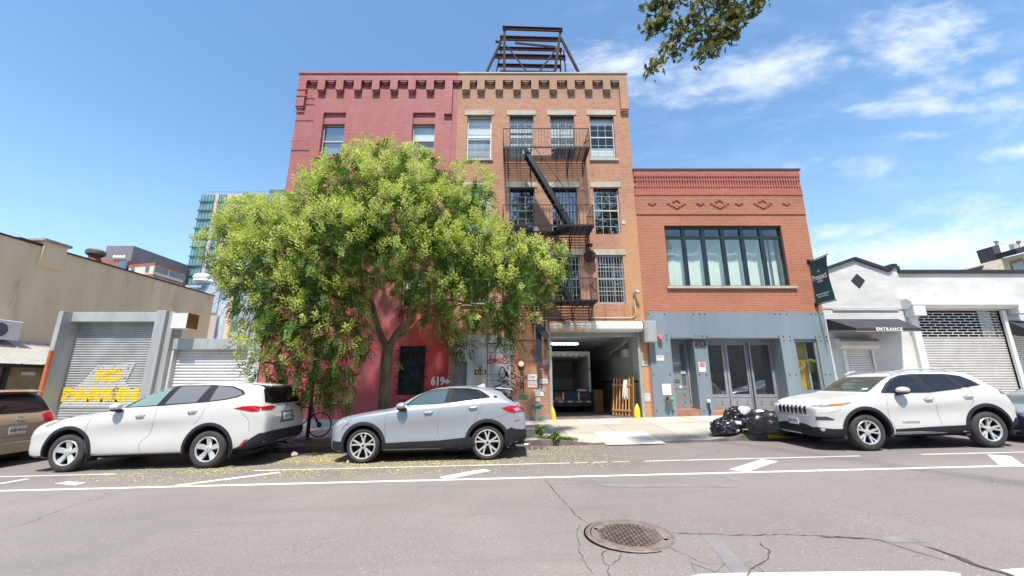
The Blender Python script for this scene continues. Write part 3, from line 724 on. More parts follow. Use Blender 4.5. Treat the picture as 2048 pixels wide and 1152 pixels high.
# ---- 621: tan brick building with fire escape and open garage
b621 = empty('brick_building', ((XM+X1)/2, FY, gz(2)+.2), 'tall tan brick building with black fire escape and open garage door', 'building', 'buildings along the street')
wc = [-1.44, .42, 2.21, 3.96]; hw = .535
F4, F3, F2 = (Zy(318), Zy(230.5)), (Zy(468), Zy(375)), (Zy(607), Zy(510.5))
gdx0, gdx1, gdz = W(1100, 740)[0]-.02, W(1281, 740)[0]+.03, Zy(664)
dpx0, dpx1 = W(934, 740)[0], W(1022, 740)[0]           # painted entrance bay
holes = [(c-hw, c+hw, *F, .2) for c in wc for F in (F4, F3, F2)] + [(gdx0, gdx1, -.9, gdz, .35)]
ddx0, ddx1, ddzt = W(908, 750)[0], W(947, 750)[0], Zy(722)
holes.append((ddx0, ddx1, -.9, ddzt, .35))
mb = MB(); wall_mb(mb, XM, X1, -.9, ZT, FY, holes, .2, FY+13); mb.build('wall', M['tan'], b621)
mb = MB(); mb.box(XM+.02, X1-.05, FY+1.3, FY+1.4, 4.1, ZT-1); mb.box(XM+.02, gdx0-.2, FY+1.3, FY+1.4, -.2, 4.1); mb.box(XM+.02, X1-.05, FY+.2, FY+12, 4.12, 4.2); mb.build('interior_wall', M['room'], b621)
spec = {(0, 0): dict(blind=[(0, .5, 'blindg'), (.5, 1, 'blind')], gl=M['glass'], muntin=.004, fr=M['white']), (0, 1): dict(blind=[(.66, 1, 'blind'), (0, .62, 'blind')], sill=False, bars=dict(n=9, orn=(.72, .3), h=(.02, .45, .97))),
        (0, 2): dict(blind=[(.3, 1, 'blind')], sill=False, bars=dict(n=9, orn=(.72, .3), h=(.02, .45, .97))), (0, 3): dict(blind=[(.82, 1, 'blind'), (0, .30, 'blind')], gl=M['glass']),
        (1, 0): dict(blind=[(0, 1, 'blind')]), (1, 1): dict(sill=False, gl=M['glassr'], bars=dict(n=8, h=(.02, .97))), (1, 2): dict(sill=False, gl=M['glassr'], bars=dict(n=8, h=(.02, .97))), (1, 3): dict(sill=False, gl=M['glassr']),
        (2, 0): dict(gl=M['glassr']), (2, 1): dict(sill=False, gl=M['glassr'], bars=dict(n=8, h=(.02, .97))), (2, 2): dict(sill=False, gl=M['glassr'], bars=dict(n=8, h=(.02, .97), m='galv')), (2, 3): dict(sill=False, gl=M['glassr'], bars=dict(n=10, h=(.02, .25, .5, .75, .97), m='galv'))}
for fi, F in enumerate((F4, F3, F2)):
    for ci, c in enumerate(wc):
        k = dict(spec[(fi, ci)]); k.setdefault('split', .52)
        rows = dict(rt=3, rb=3)
        if (fi, ci) == (0, 3): rows = dict(rt=3, rb=3)
        window(b621, c-hw+.002, c+hw-.002, F[0], F[1], FY, 3, **rows, **k)
        MB().box(c-hw+.003, c+hw-.003, FY+.12, FY+.135, F[1]-.10, F[1]-.002).build('blind_box', M['black'] if ci else M['wframe'], b621)
corbels(b621, XM, X1, L621, S621, M['tan'], [X1-.19], [Zy(222)])
mb = MB(); mb.box(X1-.36, X1, FY-.159, FY, Zy(222), Zy(165.5)); mb.build('pilaster', M['tan'], b621)
MB().box(XM, X1+.04, FY-.20, FY+.34, ZT, ZT+.07).build('coping', M['stone'], b621)
x, z = W(1226, 435); # small paper in window and wall plates
x, z = W(1247, 445); MB().box(x-.07, x+.07, FY-.02, FY, z-.07, z+.07).build('junction_box', M['gpaint'], b621)
# vent cowl on second floor
x, z = W(1178, 515); mb = MB(); mb.lathe([(.20, FY), (.22, FY-.08), (.245, FY-.16), (.245, FY-.24), (.17, FY-.27), (0, FY-.28)], (x, 0, z), 'y', 20); mb.build('vent_cowl', M['rustd'], b621, True)
# conduit and lamp at right
lx, lz = W(1268, 588)
mb = MB(); zc = Zy(636); mb.tube([(W(1075, 636)[0], FY-.03, zc+.02), (lx-.25, FY-.03, zc), (lx-.08, FY-.03, zc+.03), (lx, FY-.03, zc+.16), (lx, FY-.03, lz)], .018, 6)
zq = Zy(560); mb.build('conduit', M['gpaint'], b621, True)
wl = empty('wall_lamp', (lx, FY, lz), 'small grey security lamp with two heads on the tan brick wall above the garage', 'wall lamp')
MB().box(lx-.06, lx+.06, FY-.07, FY-.035, lz-.07, lz+.08).build('base', M['galv'], wl, bevel=.01)
mb = MB(); mb.tube([(lx, FY-.07, lz+.03), (lx+.05, FY-.2, lz+.07), (lx+.13, FY-.26, lz+.0)], [.05, .06, .05], 10); mb.build('lamp_head', M['galv'], wl, True)
x, z = W(1176, 493); wl = empty('wall_lamp', (x, FY, z), 'small black spotlight hanging under the middle fire escape balcony', 'wall lamp')
mb = MB(); mb.box(x-.05, x+.05, FY-.1, FY, z-.02, z+.1); mb.tube([(x, FY-.1, z+.05), (x+.1, FY-.22, z-.02)], [.035, .08], 10); mb.build('lamp_head', M['black'], wl, True)
mb = MB(); mb.tube([(x-.02, FY-.03, z+.08), (x-.02, FY-.03, z+.4)], .015); mb.build('stem', M['black'], wl)

# fire escape: three balconies, two stairs, drop ladder
fe = empty('fire_escape', (1.4, FY, 4.5), 'black iron fire escape with three balconies and a steep stair on the tan brick front', 'fire escape')
fx0, fx1, fp = -.35, 3.13, 1.12
FZ = (10.84, 7.48, 4.54)
def balcony(z, hole, idx):
    y0 = FY - fp; mb = MB()
    for k in range(19):                                # floor slats run along the facade
        y = y0 + .06 + (fp-.1)*k/18
        if hole and y < y0+.62: mb.box(fx0, hole[0], y-.014, y+.014, z-.012, z); mb.box(hole[1], fx1, y-.014, y+.014, z-.012, z)
        else: mb.box(fx0, fx1, y-.014, y+.014, z-.012, z)
    for x in (fx0+.05, fx0+.55, .35, 1.25, 1.9, 2.55, fx1-.35, fx1-.05): mb.box(x-.012, x+.012, y0+(.62 if hole and hole[0] < x < hole[1] else 0), FY, z-.06, z-.0125)
    f = mb.build('platform', M['black'], fe)
    mb = MB(); mb.box(fx0-.02, fx1+.02, y0-.02, y0+.01, z-.05, z+.02)
    for x in (fx0-.02, fx1): mb.box(x, x+.02, y0+.011, FY, z-.05, z+.02)
    mb.build('edge_rail', M['black'], fe)
    mb = MB(); h = .84
    mb.bar((fx0-.01, y0, z+h), (fx1+.01, y0, z+h), .03, .022)
    for x in (fx0, fx1): mb.bar((x, y0+.016, z+h), (x, FY, z+h), .022, .022)
    n = 27
    for k in range(n+1): x = fx0+(fx1-fx0)*k/n; mb.bar((x, y0, z+.021), (x, y0, z+h-.012), .012 if k % 9 else .026)
    for x in (fx0, fx1):
        for k in range(1, 7): y = y0+fp*k/7; mb.bar((x, y, z+.021), (x, y, z+h-.012), .012)
    for x in (fx1,): mb.bar((x-.02, y0+.05, z+.35), (x-.02, FY-.1, z+h-.03), .03)
    mb.build('railing', M['black'], fe)
    for x in (fx0+.18, .78, 2.35, fx1-.12):
        mb = MB(); mb.bar((x, FY-.02, z-.72), (x, FY-.02, z-.06), .035); mb.bar((x, y0+.05, z-.07), (x, FY-.03, z-.70), .03, .04); mb.box(x-.02, x+.02, y0, FY, z-.095, z-.061)
        if x in (.78, 2.35): mb.bar((x, y0-.03, z-.05), (x+.02, y0-.03, z+.12), .03)
        mb.build('bracket', M['black'], fe)
balcony(FZ[0], (.45, 1.75), 0); balcony(FZ[1], (.45, 1.75), 1); balcony(FZ[2], None, 2)
def stair(z1, z0, xa, xb, y0, w_=.46):
    mb = MB()
    for y in (y0, y0+w_): MB().bar((xa, y, z1+.05), (xb, y, z0+.03), .02, .17, (0, 0, 1)).build('stair_stringer', M['black'], fe)
    n = 13
    for k in range(1, n+1):
        f = k/(n+1); x = xa+(xb-xa)*f; z = z1+(z0-z1)*f; MB().box(x-.10, x+.10, y0+.011, y0+w_-.011, z-.012, z+.006).build('stair_tread', M['black'], fe)
    mb = MB(); dx, dz = (xb-xa), (z0-z1)
    for y in (y0+w_,): mb.tube([(xa-.35+.35, y, z1+.08), (xa+.10, y, z1+.36), (xa+.45, y, z1+.32), (xa+.62+.05*dx, y, z1+.12+.05*dz), (xb+.38, y, z0+1.0), (xb+.42, y, z0+.05)], .014, 6)
    mb.bar((xa+.5*dx, y0+w_, z1+.5*dz+.05), (xa+.5*dx+.43, y0+w_, z1+.5*dz+.45), .014)
    mb.build('handrail', M['black'], fe, True)
stair(FZ[0], FZ[1], .50, 2.28, FY-fp+.10); stair(FZ[1], FZ[2], .50, 2.20, FY-fp+.10)
mb = MB(); la, lb = W(1073, 650, FY-.55)[0], W(1089, 650, FY-.55)[0]; yl = FY-.55
for x in (la, lb): mb.box(x-.035, x+.035, yl-.03, yl+.03, 3.35 if x == la else 3.0, FZ[2])
mb.bar((la-.18, yl-.05, 4.0), (lb+.1, yl-.05, 3.2), .05, .24); mb.box(lb-.32, lb-.12, yl+.05, yl+.12, 2.35, 3.5)
mb.bar((lb+.02, yl+.02, 3.5), (lb+.12, yl+.02, 2.75), .05, .1)
mb.build('drop_ladder', M['navy'], fe)

# rooftop sign frame
rf = empty('rooftop_sign_frame', (1.3, FY+3, ZT-.4), 'rusty steel sign frame standing bare on the tan brick roof', 'sign frame')
RY = FY + 2.2
def RP(px, py, dy=0): x, z = W(px, py, RY+dy); return (x, RY+dy, z)
mb = MB()
for i, (ya, yb_, w_, dy) in enumerate(((57.5, 61.5, .17, -.02), (77.5, 81, .22, .9), (98, 101, .15, .9), (113.5, 116.5, .22, .9), (132, 134.5, .15, .9), (145.5, 146.5, .1, 0))):
    xa, xb = ((1005, 1125), (1000, 1124), (994, 1124), (988, 1131), (995, 1122), (1000, 1112))[i]
    a, b = RP(xa, ya, dy), RP(xb, yb_, dy); h = w_*1.15
    mb.bar(a, b, .02, h); mb.bar((a[0], a[1]-.05, a[2]+h/2), (b[0], b[1]-.05, b[2]+h/2), .10, .02); mb.bar((a[0], a[1]-.05, a[2]-h/2), (b[0], b[1]-.05, b[2]-h/2), .10, .02)
mb.build('sign_beams', M['rust'], rf)
MB().bar(RP(1009, 60), RP(1008.5, 158), .13, .12).build('sign_post', M['rustd'], rf); mb = MB(); mb.bar(RP(1121, 62), RP(1117, 90), .13, .12); mb.bar(RP(1117, 90), RP(1108, 158), .15, .14); mb.build('sign_post', M['rustd'], rf)
mb = MB()
mb.bar(RP(1002, 84), RP(966, 160), .12, .10); mb.bar(RP(1124, 80), RP(1166, 162), .13, .11)
mb.bar(RP(1003, 98, .9), RP(989, 160, .9), .07); mb.bar(RP(1121, 100, .9), RP(1121, 160, .9), .08); mb.bar(RP(1127, 100, .9), RP(1133, 160, .9), .07)
mb.bar(RP(1014, 92), RP(1060, 152), .06); mb.bar(RP(1115, 95), RP(1072, 152), .07); mb.bar(RP(991, 83, .9), RP(1003, 84, .9), .1)
mb.bar(RP(1030, 86, .9), RP(1112, 94, .9), .07, .1); mb.build('sign_braces', M['rustd'], rf)

# ---- ground floor of 621
# garage portal
zf = gz(3)+.23
gar = empty('garage_shutter', (3.1, FY, zf), 'raised roll-up garage shutter with rust-stained white housing over the lit garage', 'shutter')
hx0, hx1 = W(1098, 660)[0], W(1280, 660)[0]
zt_, zm_, zb_ = W(1098, 644)[1], W(1098, 654)[1], W(1098, 663)[1]
t_ = NT('rust_stained_white'); P_ = t_.pos(); sx_ = t_.n('ShaderNodeSeparateXYZ'); t_.l(P_, sx_.inputs[0])
rn_ = t_.math('MULTIPLY', t_.mr(t_.noise(t_.mul(P_, (3, 1, .5)), 2.5, 8, .75), .36, .62), t_.mr(sx_.outputs[0], 3.6, 2.4))
M['hous'] = t_.bsdf(t_.mix(t_.math('MULTIPLY', rn_, .8), (.66, .66, .64), (.42, .24, .07)), .5)
prof = [(FY, zt_-.02), (FY-.30, zt_-.02), (FY-.42, zm_+.03), (FY-.42, zb_+.05), (FY-.30, zb_-.04), (FY, zb_-.04)]
MB().prism(prof, hx0, hx1, 'x').build('shutter_housing', M['hous'], gar, bevel=.01)
cx0, cx1 = W(1281, 660)[0], W(1305, 660)[0]
MB().box(cx0, cx1, FY-.45, FY-.02, Zy(686), Zy(645)).build('motor_cover', M['galv'], gar, bevel=.015)
mb = MB(); zs_ = Zy(674); mb.box(gdx0, gdx1, FY+.03, FY+.08, zs_, zb_+.1)
for k in range(4): mb.box(gdx0, gdx1, FY+.01, FY+.029, zs_+.02+k*.075, zs_+.06+k*.075)
mb.build('rolled_slats', M['galv'], gar)
for x in (gdx0+.045, gdx1-.045): 
    mb = MB(); mb.box(x-.05, x+.05, FY-.07, FY+.10, zf-.1, zb_-.045); mb.build('guide_rail', M['galv'], gar, bevel=.005)
# garage room (inside the building)
gy1 = FY + 11; gxl, gxr = gdx0-.55, gdx1+.02; gzc = 3.75
mb = MB(); mb.face((gxr, FY+.35, -.3), (gxr, gy1, -.3), (gxr, gy1, gzc), (gxr, FY+.35, gzc)); mb.face((gxl, FY+.35, -.3), (gxl, gy1, -.3), (gxl, gy1, gzc), (gxl, FY+.35, gzc)); mb.face((gxl, gy1, -.3), (gxr, gy1, -.3), (gxr, gy1, gzc), (gxl, gy1, gzc))
mb.build('garage_wall', M['iwbrick'], b621)
mb = MB(); mb.box(gxl, gxr, FY+.34, gy1, gzc, gzc+.1)
for k in range(14): y = FY+.8+k*.75; mb.box(gxl, gxr, y, y+.12, gzc-.18, gzc-.001)
mb.build('garage_ceiling', M['gpaint'], b621)
mb = MB(); mb.face((gxl, FY-.02, gz(gxl)+.232), (gxr, FY-.02, gz(gxr)+.232), (gxr, gy1, gz(gxr)+.25), (gxl, gy1, gz(gxl)+.25)); struct(mb.build('garage_floor', plain('garage_floor_concrete', (.16, .13, .115), .8, var=.3), local=True))
mb = MB(); mb.box(gxr-.02, gxr-.004, FY+.4, FY+7, 1.62, 1.68); mb.build('wall_rail', M['rustd'], b621)
mb = MB(); rr = random.Random(3)
for k in range(5): mb.tube([(gxr-.06-.04*k, FY+.45+.2*k, 3.5), (gxr-.15-.05*k, FY+1.2, 3.3-.05*k), (gxr-.1-.13*k, FY+2.2, 3.15-.07*k), (gxr-.12-.03*k, FY+4, 2.9)], .03, 6)
mb.box(gxr-.10, gxr-.004, FY+1.2, FY+1.23, 1.9, 3.2); mb.build('pipes', M['galv'], b621, True)
x, y = gxr-.02, FY+1.45
MB().box(x-.28, x, y-.2, y+.2, 2.62, 2.95).build('junction_box', M['white'], b621, bevel=.01)
fl = empty('ceiling_lamp', (1.9, FY+1.0, 3.5), 'lit fluorescent tube under the garage ceiling', 'lamp')
mb = MB(); a = W(1102, 688, FY+1.0); b = W(1156, 688, FY+1.0); MB().box(a[0], b[0], FY+.96, FY+1.04, a[1]+.03, a[1]+.08).build('fitting', M['white'], fl)
mb = MB(); mb.tube([(a[0], FY+1, a[1]), (b[0], FY+1, a[1])], .024, 8); mb.build('lamp_tube', M['tube'], fl, True)
# truck parked inside
TY = FY + 3.0
def TP(px, py): return W(px, py, TY)
tx0, tx1 = 0.92, TP(1181, 740)[0]; tz0 = TP(1100, 784)[1]; tzt = TP(1100, 703)[1]
tr = empty('box_truck', ((tx0+tx1)/2, TY+3, zf), 'dark box truck with open cargo body backed into the garage', 'truck')
mb = MB(); w_ = .09
mb.box(tx1-w_, tx1, TY, TY+5, tz0, tzt); mb.box(tx0, tx0+w_, TY, TY+5, tz0, tzt); mb.box(tx0+w_, tx1-w_, TY, TY+5, tzt-.22, tzt); mb.box(tx0+w_, tx1-w_, TY+4.9, TY+5, tz0, tzt-.22)
mb.build('cargo_body', M['gpaint'], tr)
mb = MB()
for k in range(9): x = tx0+.2+k*.27; mb.box(x, x+.12, TY-.006, TY-.002, tzt-.20, tzt-.15)
mb.box(tx1-.085, tx1-.005, TY-.006, TY-.002, tz0+.95, tz0+.1+.96) 
mb.build('red_reflectors', M['redp'], tr)
MB().box(tx0+w_, tx1-w_, TY+.02, TY+4.9, tz0-.08, tz0).build('cargo_floor', M['ply'], tr)
MB().box(tx0, tx1-.02, TY-.08, TY, tz0-.62, tz0+.0).build('rear_sill', M['navy'], tr, bevel=.01)
zz = TP(1100, 803)[1]; n = 12; xa = tx0+.1; dxx = (tx1-.05-xa)/n
for k in range(n): MB().box(xa+k*dxx, xa+(k+1)*dxx, TY-.10, TY-.085, zz-.03, zz+.03).build('reflective_stripe', M['white'] if k % 2 else M['redp'], tr)
mb = MB()
for px in (1126, 1157): x = TP(px, 790)[0]; mb.box(x-.03, x+.03, TY-.092, TY-.081, zz+.08, zz+.38)
mb.build('marker_posts', M['white'], tr)
mb = MB()
for px in (1111, 1114.5, 1118, 1164, 1168, 1172): x, z = TP(px, 790); mb.lathe([(0, TY-.09), (.035, TY-.089)], (x, 0, z), 'y', 8)
mb.build('tail_light', M['redp'], tr)
x, z = TP(1116, 797); MB().box(x-.15, x+.15, TY-.088, TY-.081, z-.08, z+.07).build('license_plate', plain('amber_plate', (.6, .25, .03)), tr)
mb = MB(); mb.box(tx0+.3, tx1-.3, TY+.5, TY+4.5, tz0-.9, tz0-.3); mb.build('chassis', M['dark'], tr)
for x in (tx0+.25, tx1-.25): mb = MB(); mb.lathe([(.15, x-.13), (.42, x-.13), (.46, x-.08), (.46, x+.08), (.42, x+.13), (.15, x+.13)], (0, TY+1.4, zf+.5), 'x', 20); mb.build('wheel', M['rubber'], tr, True)
x, z = TP(1167, 777); mb = MB()
for k in range(6): mb.ball((x+random.uniform(-.15, .15), TY+.3+random.uniform(-.1, .1), tz0+.06), (.16, .14, .06), 8, 5)
tag(mb.build('folded_blanket', M['blind'], smooth=True), 'pale folded blanket lying on the cargo floor of the truck', 'blanket')
mb = MB(); mb.box(tx0+.5, tx0+1.1, TY+2.2, TY+3.2, tz0+.003, tz0+.45); tag(mb.build('moving_crate', M['ply']), 'brown crate deep inside the cargo body of the truck', 'crate')
# boards and wooden rack at right
def lean(name, x, y, w_, h_, th, tilt, mat, label, cat):
    mb = MB(); mb.box(-th/2, th/2, -w_/2, w_/2, 0, h_); o = mb.build(name, mat, local=True, bevel=.004)
    o.location = (x, y, gz(x)+.245); o.rotation_euler = (0, tilt, 0); return tag(o, label, cat)
lean('plywood_board', 4.10, FY+1.6, .9, 1.35, .05, .30, M['ply'], 'front brown board leaning on the white garage wall', 'board')
lean('plywood_board', 4.32, FY+1.75, .9, 1.35, .05, .22, M['ply'], 'rear brown board leaning behind another against the white garage wall', 'board')
lean('wooden_box', 3.75, FY+2.6, .5, .95, .35, 0, M['ply'], 'dark brown upright box standing beside the truck', 'box')
rk = empty('wooden_rack', (4.45, FY+.75, gz(4.4)+.24), 'slatted pine rack leaning on the white garage wall with a striped cloth', 'rack')
mb = MB()
a0, a1 = W(1229, 829, FY+.75), W(1257, 832, FY+.45)
def RK(u, h): return (a0[0]+(a1[0]-a0[0])*u + .09*h, FY+.95-.55*u+.05*h, gz(4.4)+.25+h)
for k in range(6): mb.bar(RK(k/5, 0), RK(k/5, 1.42), .05, .035)
mb.build('slats', M['wood'], rk)
mb = MB()
for h in (.20, 1.15): a, b = RK(-.1, h), RK(1.1, h); mb.bar((a[0], a[1]-.04, a[2]), (b[0], b[1]-.04, b[2]), .03, .07)
mb.build('rails', M['wood'], rk)
mb = MB(); p = RK(.75, 1.25)
for k in range(4): mb.bar((p[0]-.06+.035*k, p[1]-.08, p[2]+.1), (p[0]-.16+.06*k, p[1]-.09, p[2]-.55-.08*(k % 2)), .035, .012)
tag(mb.build('striped_cloth', M['blind']), 'striped white cloth hung over the pine rack in the garage', 'cloth')
mb = MB(); a = lean('panel_board', 4.62, FY+.6, .5, 1.45, .03, .05, M['wood'], 'thin pale board between pine rack and garage wall', 'board')
# yellow wheel guards
for px, lab, ti in ((1108, 'yellow metal wheel guard at the left side of the garage opening', -.12), (1274, 'yellow metal wheel guard at the right side of the garage opening', .03)):
    x, _ = W(px, 835, FY-.05); mb = MB(); rr_ = .11 if ti > 0 else .08
    mb.lathe([(rr_, 0), (rr_*1.05, .15), (rr_*.9, .3), (rr_*.55, .42), (rr_*.12, .5), (0, .505)], (0, 0, 0), n=14); o = mb.build('wheel_guard', M['yellow'], local=True, smooth=True)
    o.location = (x, FY-.10, gz(x)+.225); o.rotation_euler = (0, ti, 0); o.scale = (1, .7, 1); tag(o, lab, 'wheel guard')
# painted entrance bay
mb = MB(); z1 = Zy(686)
mb.box(dpx0, W(973.5, 740)[0], FY-.015, FY, -.3, z1)
o = mb.build('painted_bay', M['gpaint'], b621)
MB().box(ddx0+.13, dpx0-.002, FY-.012, FY, ddzt, Zy(688)).build('transom_panel', M['gpaint'], b621)
MB().box(W(926, 680)[0], W(1004, 680)[0], FY-.12, FY, Zy(686), Zy(671)).build('door_hood', M['gpaint'], b621, bevel=.01)
mb = MB(); x0_, x1_ = W(975, 740)[0], W(1021, 740)[0]
zz = [-.2] + [Zy(p_) for p_ in (779, 761, 749, 727, 705, 694, 688)]
for a, b in zip(zz[:-1], zz[1:]): mb.box(x0_, x1_, FY-.03, FY-.001, a+.006, b-.006)
mb.build('panel_door', M['gpaint'], b621, bevel=.003)
MB().box(x0_-.02, x1_+.02, FY-.012, FY, -.3, zz[-1]+.02).build('door_joint', M['black'], b621)
x0_, x1_ = W(1007, 698)[0], W(1026, 698)[0]; z0_, z1_ = Zy(708), Zy(686)
mb = MB(); 
for k in range(3): xx = x0_+(x1_-x0_)*k/2; mb.box(xx-.022, xx+.022, FY-.09, FY-.03, z0_, z1_)
for zq in (z0_, z1_): mb.box(x0_-.022, x1_+.022, FY-.095, FY-.028, zq-.022, zq+.022)
w = mb.build('window', M['wframe'], b621); MB().box(x0_, x1_, FY-.05, FY-.035, z0_, z1_).build('pane', M['blindg'], w)
# steel door with mesh screen
mb = MB(); mb.box(ddx0, ddx1, FY+.10, FY+.14, 0, ddzt); dr = mb.build('door', plain('warm_grey_door', (.34, .31, .28), .5, .2), b621)
mb = MB(); sx0, sx1, sz0, sz1 = ddx0+.30, ddx1-.08, Zy(774), Zy(727)
for k in range(13): xx = sx0+(sx1-sx0)*k/12; mb.box(xx-.006, xx+.006, FY+.085, FY+.099, sz0, sz1)
for k in range(15): zz_ = sz0+(sz1-sz0)*k/14; mb.box(sx0, sx1, FY+.080, FY+.084, zz_-.006, zz_+.006)
mb.build('mesh_screen', M['galv'], dr); MB().box(sx0, sx1, FY+.094, FY+.099, sz0, sz1).build('pane', M['tdark'], dr)
text('321', .07, (ddx0+.62, FY+.0, ddzt-.03), M['letw'], 'door_number', b621)
# signs
def sign(name, px0, px1, py0, py1, mat, label, lines=(), cat='sign', y=FY-.02, th=.015, group=None, bevel=0):
    (xa, za), (xb, zb) = W(px0, (py0+py1)/2, y), W(px1, (py0+py1)/2, y); z0, z1 = Zy(py1, y), Zy(py0, y)
    r = empty(name, ((xa+xb)/2, y, z0), label, cat, group)
    MB().box(xa, xb, y, y+th, z0, z1).build('panel', mat, r, bevel=bevel)
    for (s, fz, sz, m, *o) in lines:
        k = o[0] if o else {}
        text(s, sz*(z1-z0), ((xa+xb)/2+k.pop('dx', 0)*(xb-xa) if k else (xa+xb)/2, y-.004, z0+(z1-z0)*fz), M[m], 'lettering', r, ext=.002, **k)
    return r
sign('mail_sign', 952, 968.5, 727, 738.5, M['signw'], 'small white sign reading MAIL with a black down arrow above the number plate', [('MAIL', .42, .38, 'letk', dict(bold=.003)), ('HERE FLR 1', .82, .30, 'greenp', dict(sx=.8))])
x, z = W(960, 737.5, FY-.026); mb = MB(); mb.prism([(x-.05, z+.03), (x+.05, z+.03), (x, z-.05)], FY-.026, FY-.022); 
tag(mb.build('arrow_marker', M['letk']), 'black arrow below the word MAIL on the white sign', 'arrow')
sign('number_plate', 949, 972, 739.5, 749.5, plain('dark_maroon', (.06, .018, .015), .5), 'dark maroon plate with yellow number 621 beside the mesh door', [('621', .5, .85, 'lety', dict(bold=.006, dx=-.12))])
x, z = W(966.5, 744, FY-.03); MB().box(x-.06, x+.06, FY-.07, FY-.021, z-.1, z+.12).build('buzzer', M['galv'], bpy.data.objects['number_plate'], bevel=.01)
r = sign('parking_sign', 1055.5, 1075, 748.5, 775, M['signw'], 'white NO PARKING sign with blue monogram on the tan brick wall beside the garage', [('NO PARKING', .52, .12, 'letk', dict(sx=.95, bold=.002)), ('imp', .80, .26, 'banner', dict(shear=.3)), ('ACTIVE DRIVEWAY', .36, .075, 'redp', {}), ('24 HOURS A DAY', .25, .075, 'redp', {}), ('7 DAYS A WEEK', .14, .075, 'redp', {})])
sign('notice', 1079.5, 1096, 758, 767, M['signw'], 'blank white notice right of the parking sign', [('NOTICE', .5, .3, 'letk', {})])
sign('notice', 1070, 1087.5, 783, 792.5, M['signw'], 'white notice with number 2 above the square notice', [('2', .5, .8, 'letk', dict(sx=.6))])
sign('notice', 1071, 1080.5, 795, 803, M['signw'], 'small square white notice low on the tan brick wall')
sign('notice', 1079, 1085.5, 736.5, 740, M['signw'], 'tiny white label high beside the garage rail')
sign('meter_plate', 1037.5, 1055, 790, 797, M['greenp'], 'green metal plate low on the tan wall behind the silver car', cat='plate')
sign('intercom', 1084, 1091, 774, 784, M['galv'], 'grey intercom box beside the left garage rail', cat='intercom')
sign('stone_plate', 1084.5, 1095, 719, 730, M['gpaint'], 'pale grey square plate high beside the left garage rail', cat='plate', y=FY-.012, th=.011)
mb = MB(); 
for (px, py) in ((1068, 780), (1071, 781), (1075, 781), (1080, 775), (1080, 772), (1080, 779)): x, z = W(px, py); mb.ball((x, FY-.004, z), (.03, .006, .035), 6, 4)
mb.build('tape_scraps', M['signw'], b621)
bell = empty('fire_bell', (*W(1042, 728)[:1], FY, Zy(728)), 'round red and white sprinkler bell plate on the tan brick wall', 'bell')
x, z = W(1042, 728); mb = MB(); mb.lathe([(0, FY-.10), (.08, FY-.10), (.13, FY-.08), (.135, FY-.03), (.1, FY)], (x, 0, z), 'y', 20); mb.build('gong', M['redp'], bell, True)
mb = MB(); mb.lathe([(.07, FY-.103), (.1, FY-.098), (.1, FY-.09)], (x, 0, z), 'y', 20); mb.box(x-.06, x+.06, FY-.105, FY-.1, z-.015, z+.015); mb.build('ring_mark', M['letw'], bell)
mb = MB(); mb.lathe([(0, FY-.12), (.05, FY-.12), (.06, FY)], (x+.01, 0, z-.17), 'y', 12); mb.build('motor', M['rustd'], bell, True)
# siamese standpipe
x, z = W(1073, 834); sp = empty('standpipe', (x, FY-.3, gz(x)+.22), 'grey standpipe with two green caps at the foot of the tan wall', 'standpipe')
zt2 = W(1073, 818, FY-.3)[1]; mb = MB(); mb.tube([(x, FY-.3, gz(x)+.2), (x, FY-.3, zt2+.02)], .085, 14); mb.build('pipe', M['galv'], sp, True)
zz = W(1073, 813, FY-.3)[1]
mb = MB(); mb.tube([(x-.03, FY-.3, zz-.05), (x-.12, FY-.38, zz), (x-.16, FY-.44, zz)], [.07, .075, .085], 12); mb.tube([(x+.03, FY-.3, zz-.05), (x+.12, FY-.38, zz), (x+.16, FY-.44, zz)], [.07, .075, .085], 12)
mb.build('outlets', plain('verdigris', (.06, .28, .25), .5, .3), sp, True)
MB().box(XM+1.6, gdx0-.03, FY-.05, FY, -.5, gz(.5)+.42).build('wall_base', M['conc'], b621, bevel=.01)
MB().box(gdx1+.03, X1, FY-.02, FY, Zy(803), Zy(786)).build('grey_patch', M['gpaint'], b621); MB().box(gdx1+.03, X1, FY-.02, FY, Zy(732), Zy(721)).build('grey_patch', M['gpaint'], b621)
